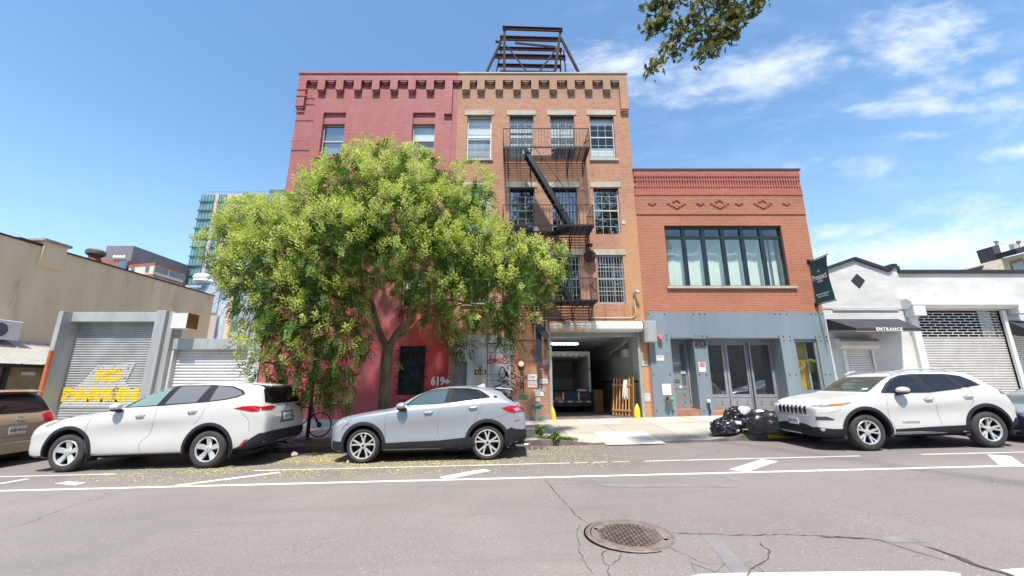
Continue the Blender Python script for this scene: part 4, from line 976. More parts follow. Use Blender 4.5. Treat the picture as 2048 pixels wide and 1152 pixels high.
# graffiti strokes
def G2(l, ox=880, oy=660, s=1/8.2304): return [W(ox+a*s, oy+b*s) for a, b in l]
mb = MB()
for st in ([(830, 440), (832, 470), (820, 545), (790, 540), (785, 515), (830, 490), (870, 490)], [(900, 470), (868, 490), (862, 525), (885, 530), (900, 480), (905, 530)], [(912, 410), (915, 470), (918, 530), (940, 480), (960, 490)], [(940, 500), (965, 535)], [(975, 440), (968, 525), (990, 530), (1010, 500)], [(1010, 500), (1030, 480), (1020, 460), (1000, 480), (1005, 535), (1045, 540)], [(1045, 510), (1085, 490), (1100, 450), (1075, 440), (1040, 480), (1045, 545), (1090, 550), (1140, 510)], [(825, 425), (835, 430)]):
    ribbon(mb, G2(st), .035, FY-.034)
mb.build('red_graffiti', M['sprayr'], b621)
mb = MB()
for st, w_ in (([(1070, 650), (1020, 610), (985, 660), (975, 720), (1000, 780), (1050, 790), (1080, 720), (1060, 660)], .035), ([(1060, 660), (1110, 770), (1100, 680)], .05), ([(1100, 690), (1150, 800), (1170, 690)], .04), ([(1110, 620), (1130, 590), (1190, 590), (1220, 630), (1190, 660), (1130, 640), (1110, 620)], .04), ([(1240, 660), (1180, 720), (1250, 740), (1200, 800), (1180, 770)], .045), ([(1010, 800), (950, 830), (980, 850), (1080, 830), (1150, 850), (1230, 900), (1280, 910), (1260, 830), (1230, 780)], .03), ([(885, 945), (1000, 900), (1060, 850), (1130, 880), (1120, 915)], .04), ([(1040, 870), (1100, 890), (1160, 940)], .03), ([(1045, 935), (1100, 975), (1130, 980)], .04), ([(1170, 940), (1150, 1000), (1180, 1050), (1230, 1050), (1240, 980), (1190, 950), (1175, 1010), (1210, 1020)], .035), ([(1250, 770), (1330, 780), (1400, 790)], .03), ([(1390, 705), (1355, 715), (1360, 745), (1400, 760), (1430, 800)], .03), ([(1330, 810), (1315, 900), (1340, 930)], .035), ([(1310, 870), (1360, 880), (1400, 890)], .03), ([(1375, 800), (1350, 900), (1320, 970), (1375, 930)], .035), ([(1360, 830), (1375, 950), (1370, 1035)], .035), ([(950, 775), (955, 780)], .06)):
    ribbon(mb, G2(st), w_, lambda x: FY-.034 if x < W(1021, 740)[0]-.03 else FY-.004)
mb.build('black_graffiti', M['spray'], b621)
# ------------------------------------------------------------------ 623: orange brick building with blue-grey steel front
PX0, PX1 = X1, 12.22
PT = Zy(342)
b623 = empty('brick_building', ((PX0+PX1)/2, FY, gz(8)+.2), 'low orange-red brick building with blue-grey steel shopfront and wide black window', 'building', 'buildings along the street')
wz0, wz1, wx0, wx1 = Zy(572.5), Zy(451), 6.285, 11.11
ph = Zy(625)                    # top of the steel panels
d1 = (W(1338.5, 676)[0], W(1386, 676)[0], -.5, Zy(676), .8)
d2 = (W(1411, 676)[0], W(1560, 677)[0], -.5, Zy(675.5), .75)
d3 = (W(1586, 680)[0], W(1632, 680)[0], Zy(785), Zy(678), .12)
holes = [(wx0, wx1, wz0, wz1, .28), d1, d2, d3]
mb = MB(); zt_b = Zy(429); za1 = Zy(386)
wall_mb(mb, PX0, PX1, -.9, za1, FY, holes, .25, FY+13); mb.build('wall', M['rbrick'], b623)
mb = MB(); ytop = (PT, Zy(358.5), Zy(387), zt_b)
mb.box(PX0, PX1, FY-.07, FY+.3, Zy(353.5), PT); mb.build('parapet', M['rsol'], b623)
MB().box(PX0-.02, PX1+.06, FY-.10, FY+.34, PT, PT+.07).build('coping', M['capd'], b623)
MB().box(PX0, PX1, FY+.001, FY+.3, za1, Zy(353.5)).build('frieze_back', M['rtop'], b623)
mb = MB(); zA, zB = Zy(353.5), Zy(389)                     # dentil field
zr = [Zy(p_) for p_ in (355.0, 359.0, 361.5, 371.5, 374.0, 378.0)]
mb.box(PX0, PX1, FY-.06, FY-.0, zr[0], zA-.001); mb.box(PX0, PX1, FY-.05, FY, zr[2], zr[1]); mb.box(PX0, PX1, FY-.05, FY, zr[4], zr[3]); mb.box(PX0, PX1, FY-.05, FY, zB, zr[5])
n = 63; dx = (PX1-PX0-.15)/n
for k in range(n):
    x = PX0+.1+k*dx
    for a, b in ((1, 0), (3, 2), (5, 4)): mb.box(x, x+dx*.52, FY-.05, FY, zr[a]+.001, zr[b]-.001)
mb.build('dentil_frieze', M['rtop'], b623)
MB().box(PX0, PX1, FY-.035, FY, zt_b, Zy(389)-.001).build('frieze', M['rbrick'], b623)
MB().box(PX0, PX1-.01, FY-.06, FY-.0355, Zy(391), Zy(389)).build('band_course', M['rtop'], b623)
# raised brick diamonds
mb = MB(); bwm, bhm = .118, .067
def blk(x, z, w_=1): mb.box(x-bwm*w_*.43, x+bwm*w_*.43, FY-.075, FY-.0352, z-bhm*.4, z+bhm*.4)
for k, px in enumerate((1352, 1438, 1524)):
    x, z = W(px, 408); 
    for j, dz in ((0, 2.0), (0, -2.4)): blk(x, z+dz*bhm*1.15, 1.5)
    for s in (-1, 1):
        for i, dz in ((1, 1.3), (1, -1.7), (2, -.9), (3, .1)): blk(x+s*i*bwm*.98, z+dz*bhm*1.15)
for px in (1303.5, 1399.5, 1476.5, 1571): 
    x, z = W(px, 407.5); blk(x, z-bhm*.8, 1.3)
    for s in (-1, 1): blk(x+s*bwm, z)
mb.build('diamond_motif', M['rtop'], b623)
# wide window, six lights
mb = MB(); y = FY+.12; zt = Zy(473); f = .055
mb.box(wx0, wx1, y-.02, y+.09, wz1-.10, wz1); mb.box(wx0, wx1, y, y+.08, wz0, wz0+.06); mb.box(wx0, wx1, y-.01, y+.08, zt-.06, zt+.06)
xs6 = [wx0+(wx1-wx0)*k/6 for k in range(7)]
for k, x in enumerate(xs6): w_ = .05 if k in (0, 6) else .075; mb.box(max(wx0, x-w_), min(wx1, x+w_), y-.022, y+.085, wz0+.001, wz1-.001)
mb.box(xs6[5]+.42, xs6[5]+.47, y+.30, y+.34, wz0, wz1); mb.box(wx0, wx1, y+.5, y+.55, zt+.35, zt+.41)
w = mb.build('window', M['frameb'], b623)
MB().face((wx0, y+.04, wz0), (wx1, y+.04, wz0), (wx1, y+.04, wz1), (wx0, y+.04, wz1)).build('pane', M['glassb'], w)
mb = MB(); n = 150; yc = y+.42                               # hanging curtain with folds
pr = [(wx0+.02+(wx1-.08-wx0)*k/n, yc+.008*math.sin(k*1.3)+.012*math.sin(k*.37)) for k in range(n+1)]
for a, b in zip(pr[:-1], pr[1:]): mb.face((a[0], a[1], wz0), (b[0], b[1], wz0), (b[0], b[1], zt+.12), (a[0], a[1], zt+.12))
mb.build('curtain', M['curt'], w, True)
mb = MB(); mb.box(wx0-.3, wx1+.3, FY+3, FY+3.1, wz0-.5, wz1+.5); mb.box(wx0-.3, wx1+.3, FY+.3, FY+3, wz1+.1, wz1+.2); mb.box(wx1+.05, wx1+.1, FY+.3, FY+3, wz0-.5, wz1+.09); mb.build('interior_wall', plain('pale_green_room', (.36, .42, .38)), b623)
MB().box(wx0-.12, wx1+.22, FY-.09, FY+.119, wz0-.10, wz0-.002).build('window_sill', M['stone'], w, bevel=.008)
# steel panels
mb = MB(); p = .04; gl0 = -.3
zd1, zd2, zd3 = d1[3], d2[3], d3[3]
mb.box(PX0+.10, PX1-.02, FY-p, FY, zd2+.001, ph)                       # header
for a, b in ((PX0+.10, d1[0]), (d1[1], d2[0]), (d2[1], d3[0]), (d3[1], PX1-.02)): mb.box(a, b, FY-p, FY, gl0, zd2)
mb.box(d3[0], d3[1], FY-p, FY, gl0, d3[2]); mb.box(d3[0], d3[1], FY-p, FY, zd3, zd2)
mb.build('steel_panels', M['steel'], b623)
mb = MB()                                                         # recess linings
for d in (d1, d2):
    mb.box(d[0]-.001, d[0]+.02, FY-p+.003, FY+d[4], gl0, d[3]); mb.box(d[1]-.02, d[1]+.001, FY-p+.003, FY+d[4], gl0, d[3]); mb.box(d[0]+.02, d[1]-.02, FY-p+.003, FY+d[4], d[3]-.02, d[3]-.001)
mb.build('recess_lining', M['steel'], b623)
mb = MB()
def bolt(px, py, y=FY-p): x, z = W(px, py); mb.lathe([(0, y-.014), (.022, y-.014), (.028, y)], (x, 0, z), 'y', 8)
for px in (1296, 1328, 1386, 1398.5, 1408.5, 1549, 1558.5, 1571.5, 1621, 1630, 1642.5): bolt(px, 628.5)
for px, py in ((1332, 671.5), (1332.5, 679.5), (1390.5, 672), (1404, 672), (1413, 672.5), (1555.5, 672.5), (1565, 673), (1578, 673.5), (1566.5, 681), (1579.5, 681), (1629, 674), (1638.5, 674), (1651, 674), (1640, 682), (1652.5, 682),
               (1306, 748.5), (1339.5, 749), (1398, 749.5), (1412, 749.5), (1559, 749), (1569, 749), (1578, 749.5), (1591, 749.5), (1649, 749), (1659, 749), (1312.5, 821.5), (1346, 821.5), (1407, 821.5), (1420, 821.5)): bolt(px, py)
mb.build('bolts', M['bolt'], b623, True)
# threshold steps
for d in (d1, d2):
    za = gz(d[0])+.1; MB().box(d[0]+.02, d[1]-.02, FY-.03, FY+d[4], za, gz(d[1])+.46 if d is d1 else gz((d[0]+d[1])/2)+.36).build('door_step', M['stepb'], b623, bevel=.01)
# entrance door
sz = gz(d1[1])+.465; y = FY+.62; xa, xb = d1[0]+.02, d1[1]-.02
mb = MB(); xg0, xg1 = xa+.58, xa+.75
mb.box(xa, xg0, y, y+.06, sz, zd1-.02); mb.box(xg1, xb, y, y+.06, sz, zd1-.02); mb.box(xg0, xg1, y, y+.06, sz, sz+.85); mb.box(xg0, xg1, y, y+.06, zd1-.15, zd1-.02)
dr = mb.build('entrance_door', M['steel2'], b623)
MB().box(xg0, xg1, y+.02, y+.03, sz+.85, zd1-.15).build('pane', M['tdark'], dr)
mb = MB(); mb.box(xg1+.06, xg1+.09, y-.08, y-.05, sz+.3, zd1-.3); mb.box(xg1+.11, xg1+.13, y-.03, y-.001, sz+.05, zd1-.1); mb.build('handle', M['galv'], dr)
mb = MB(); mb.box(xa+.10, xa+.48, y-.02, y-.001, sz+.98, sz+1.1); mb.build('letter_slot', plain('brass', (.35, .25, .15), .4, .7), dr, bevel=.005)
MB().box(xa, xg0+.2, y-.012, y-.001, sz+.73, sz+.75).build('kick_rail', M['steel'], dr)
mb = MB()
for dx, dz in ((.12, .5), (.62, .5), (.12, .22), (.62, .22)): mb.lathe([(0, y-.014), (.022, y-.014), (.028, y)], (xa+dx, 0, sz+dz), 'y', 8)
mb.build('door_bolts', M['bolt'], dr)
text('Prospect', .19, (xa+.30, y-.006, sz+1.72), M['signw'], 'door_lettering', dr, bold=.006, sx=.85, ext=.002); text('THE', .07, (xa+.30, y-.006, sz+1.85), M['signw'], 'door_lettering', dr, ext=.002); text('STUDIOS', .07, (xa+.34, y-.006, sz+1.59), M['signw'], 'door_lettering', dr, ext=.002)
mb = MB(); mb.lathe([(0, y-.006), (.06, y-.005)], (xa+.5, 0, sz+.80), 'y', 16); mb.build('sticker', M['blind'], dr); MB().box(xa+.55, xa+.75, y-.008, y-.002, sz+1.3, sz+1.42).build('sticker', M['blind'], dr)
# glazed triple door
y = FY+.60; sz = gz((d2[0]+d2[1])/2)+.365; xa, xb = d2[0]+.02, d2[1]-.02; zk = W(1400, 787.5, y)[1]
mb = MB(); f = .10; L = xb-xa; parts = [(xa, xa+L*.335), (xa+L*.345, xa+L*.655), (xa+L*.675, xb)]
MB().box(xa, xb, y-.01, y+.08, zd2-.12, zd2-.021).build('door_head', M['steel2'], b623)
for i, (a, b) in enumerate(parts):
    mb = MB(); ztop = zd2-.125
    mb.box(a, a+f, y, y+.06, sz, ztop); mb.box(b-f, b, y, y+.06, sz, ztop); mb.box(a+f, b-f, y, y+.06, sz, zk-.02); mb.box(a+f, b-f, y, y+.06, ztop-.1, ztop); mb.box(a+.03, b-.03, y-.012, y-.001, zk-.13, zk-.11)
    if i == 1: mb.box(b-.035, b-.005, y-.04, y-.001, sz+.05, ztop-.05)
    if i == 2: mb.box(a+.005, a+.04, y-.04, y-.001, sz+.05, ztop-.05)
    dr = mb.build('glazed_door', M['steel2'], b623)
    MB().face((a+f, y+.03, zk-.02), (b-f, y+.03, zk-.02), (b-f, y+.03, ztop-.1), (a+f, y+.03, ztop-.1)).build('pane', M['glassr'], dr)
    mb = MB()
    for dx in (.25, L/3-.3):
        for zz in (sz+.2, zk-.3): mb.lathe([(0, y-.012), (.02, y-.012), (.025, y)], (a+dx, 0, zz), 'y', 8)
    mb.build('door_bolts', M['bolt'], dr)
MB().box(xa-.3, xb+.3, FY+3.4, FY+3.5, .2, zd2).build('interior_wall', plain('dim_hall', (.07, .07, .06), var=.5, vs=.9), b623)
mb = MB(); mb.box(xa+1.0, xa+1.35, FY+3.35, FY+3.39, 2.1, 2.7); mb.build('wall_poster', M['signw'], b623)
# window with yellow wall
y = FY+.0; xa, xb, za, zb = d3[0], d3[1], d3[2], d3[3]; mb = MB()
mb.box(xa, xa+.09, y+.03, y+.1, za, zb); mb.box(xb-.09, xb, y+.03, y+.1, za, zb); mb.box(xa+.09, xb-.09, y+.03, y+.1, zb-.12, zb); mb.box(xa+.09, xb-.09, y+.03, y+.1, za, za+.09)
w = mb.build('window', M['steel'], b623); MB().face((xa+.09, y+.06, za+.09), (xb-.09, y+.06, za+.09), (xb-.09, y+.06, zb-.12), (xa+.09, y+.06, zb-.12)).build('pane', M['glassb'], w)
MB().box(xa-.2, xa+.62, y+.36, y+.46, 0, zb+.2).build('interior_wall', plain('ochre_wall', (.62, .36, .06), var=.2), b623)
MB().box(xa+.62, xa+.72, y+.34, y+.46, 0, zb+.2).build('interior_post', M['gpaint'], b623); MB().box(xa+.72, xb+1, y+1.8, y+1.9, 0, zb+.2).build('interior_wall', M['room'], b623)
# fixtures on the steel front
x, z = W(1317.5, 675); al = empty('alarm_bell', (x, FY, z), 'small faded red round alarm bell on the blue-grey panel', 'bell')
mb = MB(); mb.lathe([(0, FY-.22), (.08, FY-.22), (.095, FY-.19), (.095, FY-.05), (.07, FY-.04)], (x, 0, z), 'y', 18); mb.build('gong', plain('faded_red', (.62, .17, .17), .5), al, True)
sign('warning_sign', 1313, 1328, 711, 721.5, M['signw'], 'small white sign with red heading beside the alarm bell on the steel panel', [('WARNING', .75, .22, 'redp', {})], y=FY-.052)
sg = sign('warning_sign', 1397.5, 1411.5, 724, 744, M['signw'], 'white and red NO PARKING sign on the panel between the two doorways', y=FY-.052)
(xa, za), (xb, zb) = W(1399, 724.5, FY-.055), W(1410, 733.5, FY-.055); MB().box(xa, xb, FY-.056, FY-.0525, zb, za).build('red_field', M['redp'], sg)
text('NO', .11, ((xa+xb)/2, FY-.059, zb+(za-zb)*.72), M['signw'], 'lettering', sg, ext=.002); text('PARKING', .07, ((xa+xb)/2, FY-.059, zb+(za-zb)*.28), M['signw'], 'lettering', sg, ext=.002)
sign('paper_notice', 1324.5, 1342.5, 767.5, 790, M['signw'], 'large blank white paper sheet on the left blue-grey panel', y=FY-.046, th=.004)
x, z = W(1399.5, 686); nm = empty('house_number', (x, FY, z), 'black steel number 623 beside the recessed entrance door', 'house number')
text('623', .34, (x, FY-.075, z-.02), M['letk'], 'digits', nm, bold=.012, ext=.015, sx=.95); MB().box(x-.28, x+.28, FY-.09, FY-.055, z+.13, z+.16).build('rail', M['letk'], nm)
x, z = W(1335, 798); si = empty('fire_inlet', (x, FY, z), 'brass fire hose inlet with bright green cap on the left steel panel', 'hose inlet')
mb = MB(); mb.lathe([(.13, FY-.04), (.14, FY-.07), (.08, FY-.08)], (x, 0, z), 'y', 16); mb.tube([(x, FY-.06, z), (x-.08, FY-.28, z+.02)], [.09, .10], 14); mb.tube([(x, FY-.06, z), (x+.08, FY-.2, z-.02)], [.09, .085], 14); mb.build('body', plain('brass_dull', (.32, .24, .15), .45, .7), si, True)
mb = MB(); mb.tube([(x+.07, FY-.2, z), (x+.13, FY-.3, z)], .06, 12); mb.build('cap', plain('bright_green', (.05, .5, .2), .5), si, True)
mb = MB(); mb.lathe([(0, FY-.285), (.07, FY-.284)], (x-.08, 0, z+.02), 'y', 12); mb.build('opening', M['dark'], si)
x, z = W(1414, 803); vp = empty('vent_pipe', (x, FY-.12, gz(x)+.22), 'thin grey pipe with round cream head standing by the glazed doors', 'pipe')
z2 = W(1419, 829, FY-.12)[1]; mb = MB(); mb.tube([(x, FY-.12, z), (x+.02, FY-.12, z2)], .03, 8); mb.build('pipe', M['rustd'], vp, True); mb = MB(); mb.ball((x, FY-.14, z+.02), .07); mb.build('head', M['blind'], vp, True)
# banner on two poles
bn = empty('banner', (W(1616, 600)[0], FY, Zy(610)), 'dark green fabric banner hanging between two black poles on the brick corner', 'banner')
bp = .95
def wall_pt(px, py): x, z = W(px, py); return Vector((x, FY-.02, z))
a, b = wall_pt(1616, 524), wall_pt(1638, 610.5)
# the poles stick straight out from the wall, slightly to the right
e1, e2 = Vector((a.x+.02, FY-bp*1.12, a.z)), Vector((b.x+.0, FY-bp*1.1, b.z))
b = Vector((a.x, b.y, Zy(610.5)))
xA = a.x
M_x = W(1640, 567)[0]
mb = MB(); 
for zc in (a.z, b.z): mb.tube([(xA, FY, zc), (xA, FY-bp*1.1, zc)], .018, 8); mb.box(xA-.05, xA+.05, FY-.06, FY, zc-.09, zc+.09)
mb.build('poles', M['black'], bn)
mb = MB(); nx, nz = 10, 14; vs = []
for j in range(nz+1):
    for i in range(nx+1):
        u, v = i/nx, j/nz; sag = .10*math.sin(math.pi*v)*u
        vs.append((xA+.02*math.sin(v*5+u*4)*u, FY-.05-(bp-sag)*u, a.z-.03-(a.z-b.z-.06)*v))
mb.add(vs, [(j*(nx+1)+i, j*(nx+1)+i+1, (j+1)*(nx+1)+i+1, (j+1)*(nx+1)+i) for j in range(nz) for i in range(nx)])
o = mb.build('cloth', M['banner'], bn, True); 
rot = Matrix(((0, 0, -1, 0), (-1, 0, 0, 0), (0, 1, 0, 0), (0, 0, 0, 1)))
zm = (a.z+b.z)/2; H_ = a.z-b.z
for s, sz_, dz in (('Prospect', .30, .08), ('THE', .10, .20), ('STUDIOS', .11, -.02)): text(s, sz_, (xA-.035, FY-.05-bp*.45, zm+H_*dz), M['signw'], 'lettering', bn, rot=rot, bold=.008 if sz_ > .2 else .001, sx=.68, ext=.002)
for s, dz in (('FILM PHOTOGRAPHY', -.30), ('EVENTS RENTALS', -.35)): text(s, .085, (xA-.03, FY-.05-bp*.45, zm+H_*dz), M['signw'], 'lettering', bn, rot=rot, sx=.8, ext=.002)

# ------------------------------------------------------------------ white one-storey building
WX0, WX1 = PX1, 24.5
bw = empty('white_building', ((WX0+WX1)/2, FY, gz(16)+.2), 'low white painted brick building with black-trimmed gable and big roll shutter', 'building', 'buildings along the street')
pz = Zy(546)
gp = [(WX0, Zy(541)+.0), (W(1648, 541)[0], W(1648, 541)[1]), (W(1708, 520)[0], Zy(520)), (W(1776, 545)[0], Zy(543)), (W(1779, 545)[0], Zy(543)), (W(1781.5, 534)[0], Zy(534)), (W(1791, 534)[0], Zy(534)), (W(1795, 546)[0], pz), (WX1, pz)]
gp[0] = (WX0, gp[1][1]-.25)
s1 = (W(1689, 700)[0], W(1742, 700)[0], -.5, Zy(700)); s2 = (W(1825, 620)[0], W(1997, 620)[0], -.5, Zy(621)); s3 = (W(2021, 669)[0], WX1-1, -.5, Zy(669))
low = 4.9
mb = MB(); wall_mb(mb, WX0, WX1, -.9, low, FY, [(*s1, .12), (*s2, .12), (*s3, .5)], .2); mb.prism([(WX0, low)] + gp + [(WX1, low)], FY, FY+.3)
mb.face((WX1, FY, -.9), (WX1, FY+14, -.9), (WX1, FY+14, pz), (WX1, FY, pz)); mb.face((WX0, FY+.3, pz-.3), (WX1, FY+.3, pz-.3), (WX1, FY+14, pz-.3), (WX0, FY+14, pz-.3))
mb.build('wall', M['wbrick'], bw)
mb = MB()
for a, b in zip(gp[:-1], gp[1:]): mb.bar((a[0], FY+.12, a[1]+.05), (b[0], FY+.12, b[1]+.05), .42, .13, (0, 0, 1))
mb.build('roof_trim', M['tar'], bw)
xc, zc = W(1715.5, 561); mb = MB(); mb.prism([(xc-.27, zc), (xc, zc-.30), (xc+.27, zc), (xc, zc+.27)], FY-.03, FY-.002); mb.build('diamond_vent', M['tar'], bw)
mb = MB(); zc = Zy(615.5); mb.tube([(WX0, FY-.03, zc), (W(1808, 617)[0], FY-.03, zc-.04)], .015, 6); mb.box(W(1664, 618)[0], W(1795, 618)[0], FY-.05, FY-.001, zc-.11, zc-.06); mb.box(W(1808, 616)[0], W(1812, 616)[0], FY-.1, FY, zc-.1, zc+.05)
mb.tube([(W(1812, 620)[0], FY-.03, zc), (W(1812, 620)[0], FY-.03, .5)], .018, 6); mb.build('conduit', M['gpaint'], bw, True)
mb = MB(); x, z = W(1784, 535); mb.box(x-.55, x-.05, FY+.35, FY+.8, pz-.1, Zy(533)+.1); mb.build('chimney', M['rustd'], bw)
# roll shutters
def shutter(par, x0, x1, z0, z1, mat, pitch=.085, amp=.022, y=FY+.08, name='shutter_slats'):
    mb = MB(); z = z0; pr = []
    while z < z1:
        for a, d in ((0, 0), (.25, .7), (.5, 1), (.75, .7), (.93, 0), (.97, -.4)): pr.append((y-amp*d, z+pitch*a))
        z += pitch
    for a, b in zip(pr[:-1], pr[1:]): mb.face((x0, a[0], a[1]), (x1, a[0], a[1]), (x1, b[0], b[1]), (x0, b[0], b[1]))
    return mb.build(name, mat, par)
def housing(par, x0, x1, z0, z1, d, mat, name='shutter_housing'):
    h = z1-z0; MB().prism([(FY, z1), (FY-d*.65, z1), (FY-d, z1-h*.3), (FY-d, z0+h*.3), (FY-d*.65, z0), (FY, z0)], x0, x1, 'x').build(name, mat, par, bevel=.01)
sh = empty('entrance_shutter', ((s1[0]+s1[1])/2, FY, gz(13)+.2), 'small pale roll shutter closed beneath the black ENTRANCE awning', 'shutter')
shutter(sh, s1[0], s1[1], .3, s1[3], M['shutw']); housing(sh, W(1676, 685, FY-.2)[0], W(1754, 685, FY-.2)[0], Zy(697.5, FY-.35), Zy(677, FY-.2), .36, M['wbrick'])
MB().box(s1[0]-.12, s1[0], FY-.06, FY+.1, 0, s1[3]).build('guide_rail', M['white'], sh); MB().box(s1[1], s1[1]+.06, FY-.03, FY+.1, 0, s1[3]).build('guide_rail', M['white'], sh)
sh = empty('garage_shutter', ((s2[0]+s2[1])/2, FY, gz(17.5)+.2), 'wide silver roll shutter with open brick-pattern grille above, on the white building', 'shutter')
zg = Zy(674); shutter(sh, s2[0], s2[1], .2, zg, M['shutr'], .095, .026)
mb = MB(); r_h = .105; nz = int((s2[3]-zg)/r_h)
for k in range(nz+1): z = zg+k*r_h; mb.box(s2[0], s2[1], FY+.05, FY+.075, z-.014, z+.014)
bw_ = .40; nx = int((s2[1]-s2[0])/bw_)
for k in range(nz):
    for i in range(nx+1):
        x = s2[0]+(i+(.5 if k % 2 else 0))*bw_
        if x < s2[1]-.03: mb.box(x, x+.035, FY+.052, FY+.073, zg+k*r_h+.014, zg+(k+1)*r_h-.014)
mb.build('grille', M['shutr'], sh)
mb = MB(); xg, xh = W(1967, 640)[0], W(1992, 640)[0]; mb.box(xg, xh, FY+.14, FY+.16, zg, s2[3]); mb.build('cover_panel', M['shutw'], sh)
MB().box(s2[0]-.05, s2[1]+.05, FY+.6, FY+.65, zg-.5, s2[3]+.1).build('dark_interior', M['dark'], sh)
housing(sh, W(1812, 607, FY-.2)[0], W(2024, 607, FY-.2)[0], Zy(616, FY-.35), Zy(597, FY-.25), .42, M['white'])
MB().box(s2[0]-.28, s2[0], FY-.14, FY+.1, 0, s2[3]).build('guide_rail', M['white'], sh, bevel=.01); MB().box(s2[1], s2[1]+.14, FY-.10, FY+.1, 0, s2[3]).build('guide_rail', M['white'], sh, bevel=.01)
MB().box(W(1812, 607)[0]-.15, W(1828, 607)[0], FY-.40, FY-.0, Zy(634), Zy(598)).build('end_cover', M['white'], sh, bevel=.02)
MB().box(W(2010, 607)[0], W(2030, 607)[0], FY-.38, FY-.0, Zy(630), Zy(603)).build('end_cover', M['white'], sh, bevel=.02)
# awnings
aw = empty('entrance_awning', (W(1740, 650)[0], FY, Zy(665)), 'black canvas awning lettered ENTRANCE in white on the white building', 'awning')
A0, zA_ = W(1652, 638); A1 = W(1790, 640)[0]+.15; dA = 1.35
zF = W(1740, 656, FY-dA)[1]; zFb = W(1740, 661.5, FY-dA)[1]; zB = W(1660, 662)[1]
xl, xr = W(1712, 658, FY-dA)[0], W(1842, 658, FY-dA)[0]
mb = MB(); mb.face((A0, FY, zA_), (A1, FY, zA_), (xr, FY-dA, zF), (xl, FY-dA, zF)); mb.face((A0, FY, zA_), (xl, FY-dA, zF), (xl, FY-dA, zFb), (A0, FY, zB)); mb.face((A1, FY, zA_), (A1, FY, zB), (xr, FY-dA, zFb), (xr, FY-dA, zF)); mb.face((xl, FY-dA, zF), (xr, FY-dA, zF), (xr, FY-dA, zFb), (xl, FY-dA, zFb))
mb.build('canvas', M['awn'], aw)
mb = MB(); mb.bar((xl, FY-dA+.02, zFb-.01), (xr, FY-dA+.02, zFb-.01), .03); mb.bar((A0, FY, zB), (xl, FY-dA+.02, zFb), .03); mb.build('frame', M['galv'], aw)
xt = (W(1752, 658, FY-dA)[0]+W(1805, 658, FY-dA)[0])/2; text('ENTRANCE', .155, (xt, FY-dA-.005, (zF+zFb)/2), M['letw'], 'lettering', aw, bold=.005, space=1.25)
aw = empty('black_awning', (W(2048, 650)[0]+.6, FY, Zy(669)), 'plain black awning at the far right end of the white building', 'awning')
a0 = W(2012, 650)[0]; mb = MB(); mb.prism([(FY, Zy(641)), (FY-.9, Zy(668, FY-.9)), (FY-.9, Zy(669, FY-.9)-.15), (FY, Zy(669))], a0, a0+3.2, 'x'); mb.build('canvas', M['awn'], aw)
mb = MB(); sh3 = shutter(bw, s3[0], s3[1], .1, s3[3], M['shutw'], y=FY+.4)

# house behind, top right
def far_box(par, pts, Y, depth, mat, name='wall', z0=None):   # upright face traced at its own distance and extruded back
    P = [W(*p, Y) for p in pts]; mb = MB(); mb.prism(P, Y, Y+depth); return mb.build(name, mat, par)
HY = 26.0
hs = empty('old_house', (W(2040, 540, HY)[0], HY, 1), 'cream stucco house with dark sloping eaves and tall dark chimney above the white building', 'house')
x0_, _ = W(1985, 540, HY)
far_box(hs, [(1985, 560), (1988, 541), (1995, 520), (2008, 516), (2200, 470), (2200, 600), (1985, 600)], HY, 8, plain('cream_stucco', (.55, .47, .36), .9, var=.2, vs=1, dirt=(.35, .27, .2)))
mb = MB()
a, b, c = W(2004, 511, HY), W(2200, 455, HY), W(1910, 545, HY)
mb.bar((a[0]-.1, HY-.3, a[1]), (b[0], HY-.3, b[1]), 1.2, .35); d = W(1996, 527, HY); mb.bar((c[0]-.5, HY+2, c[1]-.2), (d[0], HY+2, d[1]), 2.5, .22); mb.build('eaves', M['tar'], hs)
far_box(hs, [(1984, 493), (1997, 489), (2008, 520), (1996, 526)], HY+1, 1.0, plain('dark_slate', (.07, .06, .07), .8), 'chimney')
mb = MB(); a = W(1993.5, 488, HY+1.3); mb.tube([(a[0], HY+1.3, a[1]-.1), (a[0], HY+1.3, a[1]+.25)], .08); mb.lathe([(.16, a[1]+.15), (.16, a[1]+.2), (0, a[1]+.3)], (a[0], HY+1.3, 0), n=10); mb.bar((a[0], HY+1.3, a[1]), (a[0]+.6, HY+1.3, a[1]+.05), .03); mb.build('chimney_pot', M['galv'], hs)
w_ = [(2022, 527), (2044, 520), (2052, 545), (2030, 545)]; P = [W(*p, HY-.02) for p in w_]
far_box(hs, [(2021, 523), (2046, 515.5), (2056, 545), (2026, 545)], HY-.05, .06, plain('brown_frame', (.3, .13, .06)), 'window_frame'); far_box(hs, [(2024, 528), (2045, 522), (2052, 545), (2030, 545)], HY-.08, .02, M['blindg'], 'window')
mb = MB(); a = W(2033, 492, HY+3); mb.box(a[0]-.2, a[0]+.2, HY+3, HY+3.3, a[1]-.5, a[1]+.2); mb.build('vent_stack', M['galv'], hs); a = W(2037, 484, HY+3); 
o = MB().ball((a[0], HY+3, a[1]), .14).tube([(a[0]-.05, HY+3, a[1]-.5), (a[0], HY+3, a[1])], .03).build('roof_vane', plain('rusty_orange', (.35, .14, .06)), hs)
